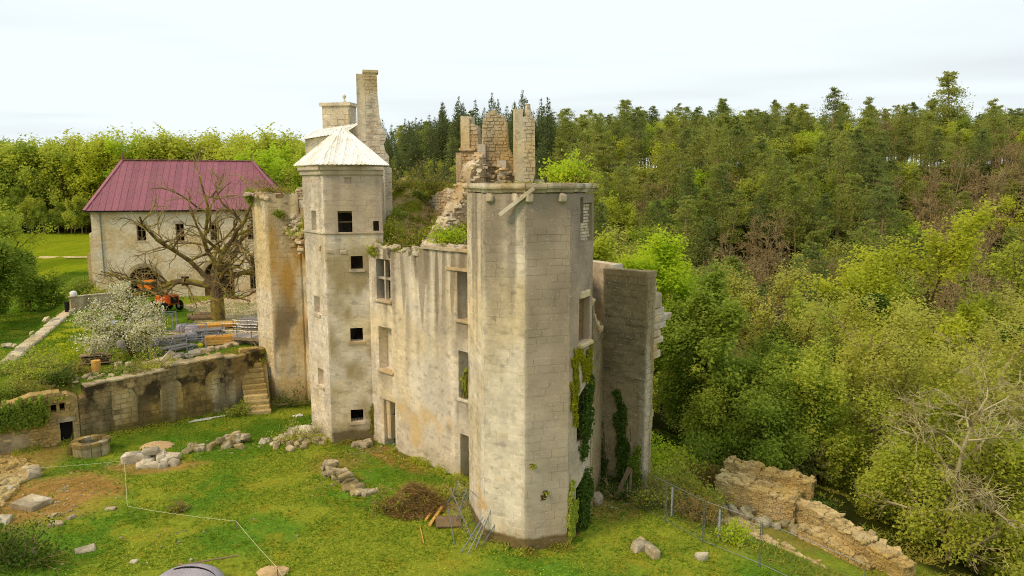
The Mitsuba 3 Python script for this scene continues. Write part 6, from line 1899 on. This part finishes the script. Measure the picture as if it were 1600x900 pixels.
def stack(key, label, x, y, az, w, d, n, t, mat, cat, gap=.02, jit=.06, part='board', seed=0):
    rng = np.random.default_rng(seed)
    k = numbered(key)
    for j in range(n):
        ww, dd = w * rng.uniform(.85, 1.03), d * rng.uniform(.85, 1.05)
        v = boxv(-ww / 2, ww / 2, -dd / 2, dd / 2, 0, t)
        MB().add(v @ rot2(az + rng.normal(0, 2.5)).T + [x + rng.normal(0, jit), y + rng.normal(0, jit), tz(x, y) + j * (t + gap)], BOXF, rng.random()).put(numbered(f'{k}__{part}'), mat)
    tag(k, label, cat)


stack('panel_stack', 'tall stack of grey scaffold panels behind the blossoming tree', -30.0, 58.6, 12, 2.6, 1.4, 8, .12, 'sheet_pile', 'panel stack', part='panel', seed=1)
stack('panel_stack', 'lower grey stack left of the tall one behind the blossom', -32.6, 58.0, 8, 1.3, 1.2, 6, .14, 'steel_matt', 'panel stack', part='panel', seed=2)
stack('plank_pile', 'pile of long grey blue planks in the middle of the materials', -27.0, 55.0, 12, 3.6, 1.0, 5, .1, 'sheet_pile', 'plank pile', part='plank', seed=3)
stack('plank_pile', 'blue grey plank pile beside the new timber', -24.5, 57.6, 28, 2.6, 1.2, 6, .09, 'sheet_pile', 'plank pile', part='plank', jit=.15, seed=4)
stack('plank_pile', 'grey plank pile standing beyond the footbridge at the west tower', -21.9, 60.6, -5, 1.7, 1.2, 7, .12, 'sheet_pile', 'plank pile', part='plank', jit=.1, seed=5)
stack('plank_pile', 'dark slanting planks leaning right of the scaffold frame', -25.0, 53.3, 60, 2.2, .7, 4, .08, 'sheet_pile', 'plank pile', part='plank', jit=.2, seed=6)
def timber(key, label, x, y, az, w, d, nx_, nz_, t, mat, seed):
    rng = np.random.default_rng(seed)
    k = numbered(key)
    for a in range(nx_):
        for b in range(nz_):
            L = w * rng.uniform(.9, 1.05)
            yy = -d / 2 + d * (a + .5) / nx_
            v = boxv(-L / 2, L / 2, yy - d / nx_ * .46, yy + d / nx_ * .46, b * t, b * t + t * .92)
            MB().add(v @ rot2(az + rng.normal(0, 1)).T + [x, y, tz(x, y) + .1], BOXF, rng.random()).put(numbered(f'{k}__beam'), mat)
    tag(k, label, 'timber stack')


timber('timber_stack', 'flat fan of new yellow timber below the old bare tree', -25.0, 60.8, 24, 3.0, 1.5, 7, 2, .14, 'wood_new', 11)
timber('timber_stack', 'squared bundle of new yellow timber near the edge stones', -22.6, 55.4, 22, 2.2, 1.0, 4, 3, .2, 'wood_new', 12)
timber('timber_stack', 'small weathered bundle of laths behind the blue planks', -25.6, 58.9, 24, 2.2, .5, 3, 2, .08, 'wood_new', 13)


def sack(key, label, x, y, s, mat, seed, cat='sack', h=.8):
    rng = np.random.default_rng(seed)
    m = trimesh.creation.icosphere(3)
    v = m.vertices
    v = np.sign(v) * np.abs(v) ** .75
    v = v * (1 + .16 * (meshkit.noise(v * 2.5 + seed)[:, None] - .5)) * np.array([s, s * .85, s * h])
    v[:, 2] = np.maximum(v[:, 2], -s * h * .75)
    k = numbered(key)
    mb = MB().add(v + [x, y, tz(x, y) + s * h * .72], m.faces, rng.random())
    scene[k] = mb.ply(mat, True)
    tag(k, label, cat)


for x, y, s, lb in ((-27.1, 59.0, .5, 'grey brown bulk sack behind the planks, left of a pair'), (-26.1, 58.6, .55, 'grey brown bulk sack behind the planks, right of a pair'), (-25.2, 56.3, .5, 'crumpled grey sack beside the blue planks'), (-28.9, 53.4, .5, 'pale sack under the blossom, left of the trunk'), (-27.2, 54.3, .4, 'pale sack under the blossom just right of the trunk'), (-30.3, 53.6, .45, 'pale sack at the left under the blossom')):
    sack('bulk_sack', lb, x, y, s, 'sheet_grey', int(-x * 10))
sack('red_white_bag', 'red and white bag at the left end of the materials', -29.2, 50.4, .32, 'red_plastic', 5, 'bag')
sack('yellow_bag', 'bright yellow bag at the end of the timber bundle', -23.75, 54.5, .2, 'yellow_plastic', 6, 'bag')
for (x, y, r_, h, m, lb) in ((-27.55, 47.2, .28, .8, 'wood_new', 'pale wooden stump post at the left corner of the materials'), (-26.5, 48.0, .24, .5, 'stone_white', 'short pale stone drum right of the wooden stump'), (-25.9, 48.2, .24, .5, 'stone_white', 'second short stone drum before the blossom tree'), (-27.9, 55.6, .38, .9, 'white_plastic', 'white drum standing behind the blossom tree trunk'), (-33.6, 64.5, .4, .95, 'white_plastic', 'white drum farther back behind the blossom')):
    cy = trimesh.creation.cylinder(r_, h, sections=16)
    k = MB().add(cy.vertices + [x, y, tz(x, y) + h / 2], cy.faces, .6).put(numbered('drum' if m == 'white_plastic' else 'post_stump'), m)
    tag(k, lb, 'drum' if m == 'white_plastic' else 'stump')
stack('wood_rack', 'low rack of dark boards behind the stump at the left', -28.6, 49.2, 20, 2.0, .8, 5, .06, 'wood_old', 'board rack', gap=.1, seed=9)
for (p, q_, r_, lb) in (((-28.6, 64.6, .32), (-26.9, 65.1, .32), .3, 'upper dark log lying left of the old tree trunk'), ((-28.5, 64.0, .2), (-26.8, 64.5, .2), .24, 'thinner log lying in front of the dark one'), ((-29.0, 64.3, .25), (-28.6, 64.4, .25), .3, 'short round of wood at the end of the logs')):
    z0 = tz(p[0], p[1])
    k = MB().add(*rod([p[0], p[1], z0 + p[2]], [q_[0], q_[1], z0 + q_[2]], r_, 10), .3).put(numbered('log'), 'wood_old')
    tag(k, lb, 'log')
rng = np.random.default_rng(740)
for j in range(22):
    t = j / 21
    x, y = np.interp(t, [0, .5, 1], [-25.2, -22.9, -21.0]) + rng.normal(0, .08), np.interp(t, [0, .5, 1], [49.6, 52.4, 56.3]) + rng.normal(0, .12)
    s_ = rng.uniform(.4, .9)
    v, f = block(rng, s_, .4 * rng.uniform(.8, 1.3), .3 * rng.uniform(.7, 1.4), .1, .1)
    k = MB().add(v @ rot2(52 + rng.normal(0, 15)).T + [x, y, tz(x, y) - .04], f, rng.random()).put(numbered('edge_stone'), 'stone_white')
    tag(k, 'pale rough stone in the line edging the builders\' yard above the terrace wall', 'stone', 'edge stones above the terrace wall')
v, f = block(rng, .5, .35, .95, .1, .1)
MB().add(v @ euler(0, 38, 20).T + [-24.4, 49.9, tz(-24.4, 49.9)], f, .9).put('tilted_stone', 'stone_white')
tag('tilted_stone', 'pale wedge shaped stone standing tilted beside the scaffold frame', 'stone')
# rubble and stones strewn over the bank behind the terrace wall
mb = MB()
for j in range(420):
    u = rng.uniform(-1, 9.6)
    p = place([[u, .95 + abs(rng.normal(0, .9)), 0]], RO, RA)[0]
    if rng.random() < .35 + .65 * (u > 7):
        loose_stones(mb, [[p[0], p[1], tz(p[0], p[1]) - .04]], rng, (.08, .34))
mb.put('bank_rubble', 'stone_grey')
tag('bank_rubble', 'loose stones strewn over the bank above the terrace wall', 'rubble', kind='stuff')

# footbridge to the west tower
tag('footbridge', 'grey plank footbridge with tube railings leading to the west tower', 'footbridge')
b0, b1 = np.array([-22.3, 56.2]), np.array([-18.6, 55.3])
bd = unit(b1 - b0)
bn = np.array([-bd[1], bd[0]])
for j in range(9):
    c = b0 + bd * (j + .5) * np.linalg.norm(b1 - b0) / 9
    a = math.degrees(math.atan2(bd[1], bd[0]))
    MB().add(place(boxv(-.2, .2, -.75, .75, 0, .06), (c[0], c[1], 4.32), a), BOXF, rng.random()).put(numbered('footbridge__plank'), 'sheet_pile')
for s in (-.7, .7):
    q0, q1 = b0 + bn * s, b1 + bn * s
    MB().add(*bar([*q0, 4.22], [*q1, 4.22], .12, .18), .3).put(numbered('footbridge__beam'), 'wood_old')
    for t in (.02, .35, .68):
        q = q0 + (q1 - q0) * t
        MB().add(*rod([*q, 3.7], [*q, 5.4], .03), .5).put(numbered('footbridge__rail_post'), 'steel')
    for z in (4.85, 5.38):
        MB().add(*rod([*q0, z], [*(q0 + (q1 - q0) * .9), z], .025), .5).put(numbered('footbridge__rail'), 'steel')
for s in (-.6, .6):
    q = b1 - bd * 1.2 + bn * s
    MB().add(*bar([*q, 4.2], [*(q + bd * .9), 2.6], .12, .12), .4).put(numbered('footbridge__strut'), 'wood_old')

# ------------------------------------------------------------------ orange loader parked by the barn
LD = 'orange_loader'
tag(LD, 'small orange wheel loader with a raised arm behind the blossom by the barn', 'loader')
lo, lz = np.array([-33.6, 69.0]), tz(-33.6, 69.0)
P = lambda v: place(v, (lo[0], lo[1], lz), -32)


def lbox(part, x0, x1, y0, y1, z0, z1, mat, r=.5, bev=.06):
    p = np.array([[x, y, z] for x in (x0, x1) for y in (y0, y1) for z in (z0, z1)])
    c = p.mean(0)
    pts = [q + np.sign(c - q) * bev * np.array(m) for q in p for m in ((1, 0, 1), (0, 1, 1), (1, 1, 0))]
    v, f = hull(pts)
    MB().add(P(v), f, r).put(numbered(f'{LD}__{part}'), mat)


lbox('body', 0, 1.9, -.55, .55, .65, 1.35, 'orange_paint', .9)
lbox('engine_hood', 1.15, 2.25, -.5, .5, .75, 1.65, 'orange_paint', .9)
lbox('seat', .5, .95, -.3, .3, 1.35, 1.8, 'dark_iron')
lbox('grille', 2.24, 2.3, -.38, .38, .85, 1.45, 'dark_iron', bev=.01)
for x in (.15, 1.75):
    for y in (-.8, .8):
        t_ = trimesh.creation.torus(.36, .17, major_sections=20, minor_sections=8)
        v = t_.vertices[:, [0, 2, 1]]
        k = f'{LD}__wheel' if numbered(f'{LD}__wheel') == f'{LD}__wheel' else f'{LD}__wheel_{_used[f"{LD}__wheel"] - 1:03d}'
        MB().add(P(v + [x, y, .53]), t_.faces, .5).put(k, 'tyre')
        cy = trimesh.creation.cylinder(.24, .2, sections=14)
        MB().add(P(cy.vertices[:, [0, 2, 1]] + [x, y, .53]), cy.faces, .8).put(f'{k}__rim' if k.count('__') < 2 else k, 'white_plastic')
for y in (-.5, .5):
    MB().add(*bar(P([[.7, y, 1.4]])[0], P([[-1.7, y, 2.35]])[0], .12, .24), .1).put(numbered(f'{LD}__lift_arm'), 'orange_paint')
for x, y in ((.45, -.5), (.45, .5), (1.15, -.5), (1.15, .5)):
    MB().add(*rod(P([[x, y, 1.3]])[0], P([[x, y, 2.35]])[0], .04), .5).put(numbered(f'{LD}__roll_bar'), 'dark_iron')
lbox('canopy', .35, 1.3, -.6, .6, 2.35, 2.45, 'dark_iron', bev=.03)
v = P([[x, y, z] for y in (-.7, .7) for x, z in ((-1.7, 2.6), (-2.4, 2.7), (-2.5, 2.2), (-1.7, 1.95))])
MB().add(*hull(v), .2).put(f'{LD}__bucket', 'orange_paint')

# pots and small things at the low wall
sack('white_bucket_bag', 'white bag on the near end of the low rendered wall', -41.75, 68.8, .3, 'white_plastic', 8, 'bag', 1.0)
scene['white_bucket_bag'] = dict(scene['white_bucket_bag'], to_world=T().translate([0, 0, float(1.85 + 3.6 - tz(-41.75, 68.8))]))
k = MB().add(*rod([-41.3, 66.9, tz(-41.3, 66.9) - .1], [-41.3, 66.9, tz(-41.3, 66.9) + 1.15], .2, 8), .1).put('dark_post', 'dark_iron')
tag('dark_post', 'short dark post at the corner below the low rendered wall', 'post')
v, f = rock(rng, .9, .7, .5, 18)
MB().add(v + [-45.2, 60.5, tz(-45.2, 60.5)], f, .9).put('ditch_stone', 'stone_white')
tag('ditch_stone', 'white stone alone on the grass of the ditch at left', 'stone')
for j in range(9):
    x, y = -51 + .9 * j + rng.normal(0, .3), 60.0 + .95 * j + rng.normal(0, .5)
    v, f = rock(rng, rng.uniform(.6, 1.3), .8, .7, 18)
    k = MB().add(v + [x, y, tz(x, y)], f, rng.random()).put(numbered('pale_boulder'), 'stone_white')
    tag(k, 'pale boulder lying under the dark trees along the ditch', 'boulder', 'boulders along the ditch')

# ------------------------------------------------------------------ low vegetation
for j, (c, r, n, s, m, lb) in enumerate((
        ((-45.3, 77.0, 0), (1.9, 1.5, 1.7), 2600, .13, 'leaf_dark', 'rounded dark clipped bush at the left corner of the barn'),
        ((-43.2, 75.6, 0), (1.2, .8, .9), 900, .12, 'leaf_mid', 'small green bush between the clipped bush and the barn'),
        ((-20.9, 29.0, 0), (1.7, 1.0, .75), 2600, .07, 'leaf_ivy', 'dark bramble bush at the bottom left corner'),
        ((-22.9, 30.0, 0), (1.4, .9, .9), 2200, .07, 'leaf_dark', 'second dark bramble left of it at the picture corner'),
        ((-16.6, 34.4, 0), (.5, .4, .3), 300, .06, 'leaf_herb', 'low weed tuft beside the white string'),
        ((-30.4, 45.6, 0), (1.5, .7, .45), 1800, .08, 'leaf_mid', 'green bramble at the left end above the ruin'),
        ((-32.6, 47.0, 0), (1.9, 1.0, .5), 2000, .08, 'leaf_dark', 'dark green bramble on the corner bank at left'),
        ((-35.0, 46.0, 0), (2.0, 1.2, .6), 2000, .09, 'leaf_mid', 'bramble at the left edge of the picture above the rubble'),
        ((-31.8, 44.4, 0), (1.5, .8, .5), 1800, .08, 'leaf_dark', 'dark bramble on the bank above the ivy of the ruin'),
        ((-29.9, 44.0, 0), (1.2, .7, .5), 1800, .075, 'leaf_herb', 'yellowish bramble on top of the doorway ruin'),
        ((-28.6, 44.9, 0), (1.0, .5, .45), 1500, .07, 'leaf_ivy', 'dark bramble hanging over the top of the doorway ruin'),
        ((-28.6, 46.9, 0), (1.0, .5, .28), 700, .07, 'leaf_herb', 'tangled brown bramble on the bank left of the stump'),
        ((-26.0, 47.0, 0), (1.3, .5, .4), 900, .07, 'leaf_dark', 'low dark bramble on the bank behind the terrace wall'),
        ((-24.3, 48.2, 0), (1.2, .5, .35), 800, .07, 'leaf_mid', 'low green weeds on the bank in the middle of the terrace wall'),
        ((-19.2, 49.6, 0), (.9, .8, .5), 1100, .07, 'leaf_dark', 'dark weeds left of the stone steps'),
        ((-16.0, 51.6, 0), (1.4, .5, .4), 900, .07, 'leaf_ivy', 'dark weeds along the foot of the west tower'),
        ((-13.4, 44.4, 0), (1.5, 1.0, .25), 1500, .06, 'leaf_mid', 'green weeds growing between the white stones at the turret'),
        ((-5.9, 34.2, 0), (1.2, .8, .3), 900, .07, 'leaf_herb', 'low weeds left of the brush heap'),
        ((-2.9, 35.9, 0), (.9, .7, .35), 600, .07, 'leaf_mid', 'weeds at the right facade door'),
        ((5.6, 35.9, 0), (1.1, .7, .4), 900, .07, 'leaf_ivy', 'dark weeds at the foot of the dark east tower'),
        ((7.4, 34.9, 0), (1.3, .9, .6), 1700, .07, 'leaf_herb', 'tangled weeds behind the far end of the wire fence'),
        ((8.6, 36.6, 0), (1.6, 1.3, 1.1), 2600, .08, 'leaf_herb', 'straggly shrub on the slope behind the wire fence'),
        ((9.2, 33.6, 0), (1.2, .9, .5), 1500, .07, 'leaf_dry', 'dry tangled shrub just behind the wire fence'),
        ((8.9, 39.5, 0), (1.6, 1.4, 1.7), 3000, .085, 'leaf_mid', 'tall green shrub right of the dark east tower'),
        ((9.9, 42.5, 0), (1.8, 1.6, 1.6), 3000, .09, 'leaf_lime', 'light green shrub on the slope behind the tall one'),
        ((11.2, 41.2, 0), (1.3, 1.1, 1.2), 1900, .085, 'leaf_dry', 'tawny shrub above the upper end of the ochre wall'),
        ((10.9, 38.2, 0), (1.0, .9, 1.1), 1700, .08, 'leaf_mid', 'green shrub against the left end of the ochre wall'),
        ((12.2, 44.6, 0), (2.0, 1.8, 1.6), 2600, .1, 'leaf_dark', 'dark shrub where the slope drops into the valley'),
        ((8.4, 43.5, 0), (1.8, 1.6, 2.2), 2600, .1, 'leaf_bright', 'bright tall shrub directly right of the dark tower edge'),
        ((10.1, 31.2, 0), (.8, .7, .6), 1500, .06, 'leaf_bright', 'bright green weeds behind the third fence panel'),
        ((16.7, 37.4, 0), (.9, .8, .9), 1200, .07, 'leaf_ivy', 'dark ivy bush in the gap between the ochre walls'))):
    shrub('bramble' if 'bramble' in lb else 'bush', lb, (c[0], c[1], gz(c[0], c[1]) + r[2] * .45), r, n, s, m, 800 + j)

# sandy bank with loose stones on the right
rng = np.random.default_rng(760)
mb = MB()
for j in range(520):
    t = rng.random()
    x, y = 11.5 + 2.0 * t + rng.normal(0, .55), 38.0 - 6.5 * t + rng.normal(0, .4)
    loose_stones(mb, [[x, y, gz(x, y) - .04]], rng, (.07, .32), .6)
mb.put('bank_stones', 'stone_rubble')
tag('bank_stones', 'loose stones on the sandy bank behind the wire fence', 'rubble', kind='stuff')
for j in range(26):
    t = j / 25
    x, y = 11.4 + 4.0 * t + rng.normal(0, .2), 38.7 - 2.9 * t + rng.normal(0, .22)
    s_ = rng.uniform(.35, .75)
    v, f = block(rng, s_, .4, .35 + .3 * (t < .4), .1, .09)
    k = MB().add(v @ euler(rng.normal(0, 14), rng.normal(0, 14), rng.uniform(0, 180)).T + [x, y, gz(x, y) - .05], f, rng.random()).put(numbered('fallen_wall_stone'), 'stone_grey')
    tag(k, 'fallen block lying along the foot of the thick ochre wall', 'stone', 'fallen blocks along the ochre wall')

# grass: tufts over the lawn and terrace, thinner on bare earth
rng = np.random.default_rng(770)


def tufts(key, n, xr, yr, mat, size, keep, seed, label):
    rng = np.random.default_rng(seed)
    x, y = rng.uniform(*xr, n), rng.uniform(*yr, n)
    ok = keep(x, y)
    x, y = x[ok], y[ok]
    c = np.stack([x, y, ground(x, y)], 1)
    m = len(c)
    az = rng.uniform(0, 2 * np.pi, m)
    lean = rng.normal(0, 1.1, (m, 2))
    s = .75 * size * rng.uniform(.5, 1.5, m)
    w = s * .3
    a = np.stack([np.cos(az), np.sin(az), 0 * az], 1) * w[:, None]
    v = np.stack([c - a, c + a, c + np.stack([lean[:, 0] * s, lean[:, 1] * s, s], 1)], 1).reshape(-1, 3)
    mb = MB().add(v, np.arange(3 * m).reshape(-1, 3), np.repeat(rng.random(m), 3))
    mb.put(key, mat)
    tag(key, label, 'grass', kind='stuff')


CAST = shapely.union_all([Polygon(OCT), Polygon(HEX), Polygon(WP), Polygon([FO, FO + [.7 * 10, -.71 * 10], [3, 41], [-6, 52]])])
shapely.prepare(CAST)


def lawn(x, y, dens=.42, sc=.5):
    d = meshkit.fbm(np.stack([x * sc, y * sc, 0 * x], -1), 3, seed=11)
    e = lambda cx, cy, rx, ry: ((x - cx) / rx) ** 2 + ((y - cy) / ry) ** 2
    bare_ = (e(-23.6, 35.8, 3.2, 3.2) < 1) | (e(-20.6, 40, 2.6, 1.0) < 1) | (e(-30, 40, 4, 5) < 1) | (e(12.2, 35.4, 1.5, 3.5) < 1)
    return (d > dens) & ~(bare_ & (np.random.default_rng(5).random(len(x)) < .8)) & ~shapely.contains(CAST, shapely.points(x, y)) & (np.hypot(x, y) > 25)


diffuse('grass_card', lambda p, n, uv: mix(srgb('5f7a14'), srgb('86941c'), uv.x))
TRACK = Polygon([(10.3, 38.5), (12, 40), (15.5, 36.5), (16.8, 33), (15.5, 28.5), (12.8, 29.5), (11.7, 33)])
shapely.prepare(TRACK)
tufts('lawn_grass', 150000, (-29, 13), (26, 52), 'grass_blade', .085, lambda x, y: lawn(x, y, .40), 771, 'short green grass of the castle lawn')
tufts('tall_grass', 26000, (-29, 13), (26, 52), 'grass_blade', .17, lambda x, y: lawn(x, y, .55, 1.1), 776, 'taller darker grass clumps in the lawn')
tufts('dry_grass', 16000, (-33, 18), (26, 56), 'grass_dry', .10, lambda x, y: lawn(x, y, .52, .9), 772, 'dry straw coloured grass tufts in the lawn')
tufts('terrace_grass', 60000, (-43, -20), (46, 74), 'grass_blade', .11, lambda x, y: shapely.contains(TERR, shapely.points(x, y)) & lawn(x, y, .42), 773, 'grass of the terrace lawn')
tufts('ditch_grass', 40000, (-62, -34), (46, 100), 'grass_blade', .2, lambda x, y: lawn(x, y, .38), 774, 'rough grass of the ditch left of the terrace')
tufts('slope_weeds', 30000, (5, 22), (26, 52), 'leaf_herb', .17, lambda x, y: ((x - 7.2) * .779 + (y - 33.3) * .627 > .4) & lawn(x, y, .45, .8) & ~shapely.contains(TRACK, shapely.points(x, y)), 775, 'rough weeds on the slope behind the fence')


def flowers():
    rng = np.random.default_rng(780)
    x, y = rng.uniform(-20, 8, 9000), rng.uniform(27, 37, 9000)
    d = meshkit.fbm(np.stack([x * .45, y * .45, 0 * x], -1), 3, seed=21)
    ok = (d > .56) & lawn(x, y, .2)
    x, y = x[ok][:1500], y[ok][:1500]
    c = np.stack([x, y, ground(x, y) + .09], 1)
    leaves(MB(), c, .022, rng, 2.5, None, 1.0).put('meadow_flowers', 'flower_yellow')
    tag('meadow_flowers', 'small yellow flowers dotted over the lawn', 'flowers', kind='stuff')


flowers()

rng = np.random.default_rng(790)
mb = MB()
for cx, cy, rx, ry, n in ((-20.9, 40.4, 2.2, 1.0, 60), (-18.3, 43.5, 2.2, 1.1, 70), (-13.6, 44.2, 2.6, 1.9, 70), (-9.2, 37.8, 2.2, 2.2, 50), (-8.4, 42.4, 1.6, 1.2, 70), (-23.5, 35.5, 3.2, 3.4, 120), (5.0, 34.9, 1.3, 1.3, 40), (-16, 31, 6, 3, 30)):
    for k in range(n):
        x, y = cx + rng.normal(0, rx * .5), cy + rng.normal(0, ry * .5)
        loose_stones(mb, [[x, y, gz(x, y) - .03]], rng, (.04, .13), .7)
mb.put('stone_debris', 'stone_grey')
tag('stone_debris', 'small stone chips scattered on the lawn round the heaps', 'rubble', kind='stuff')
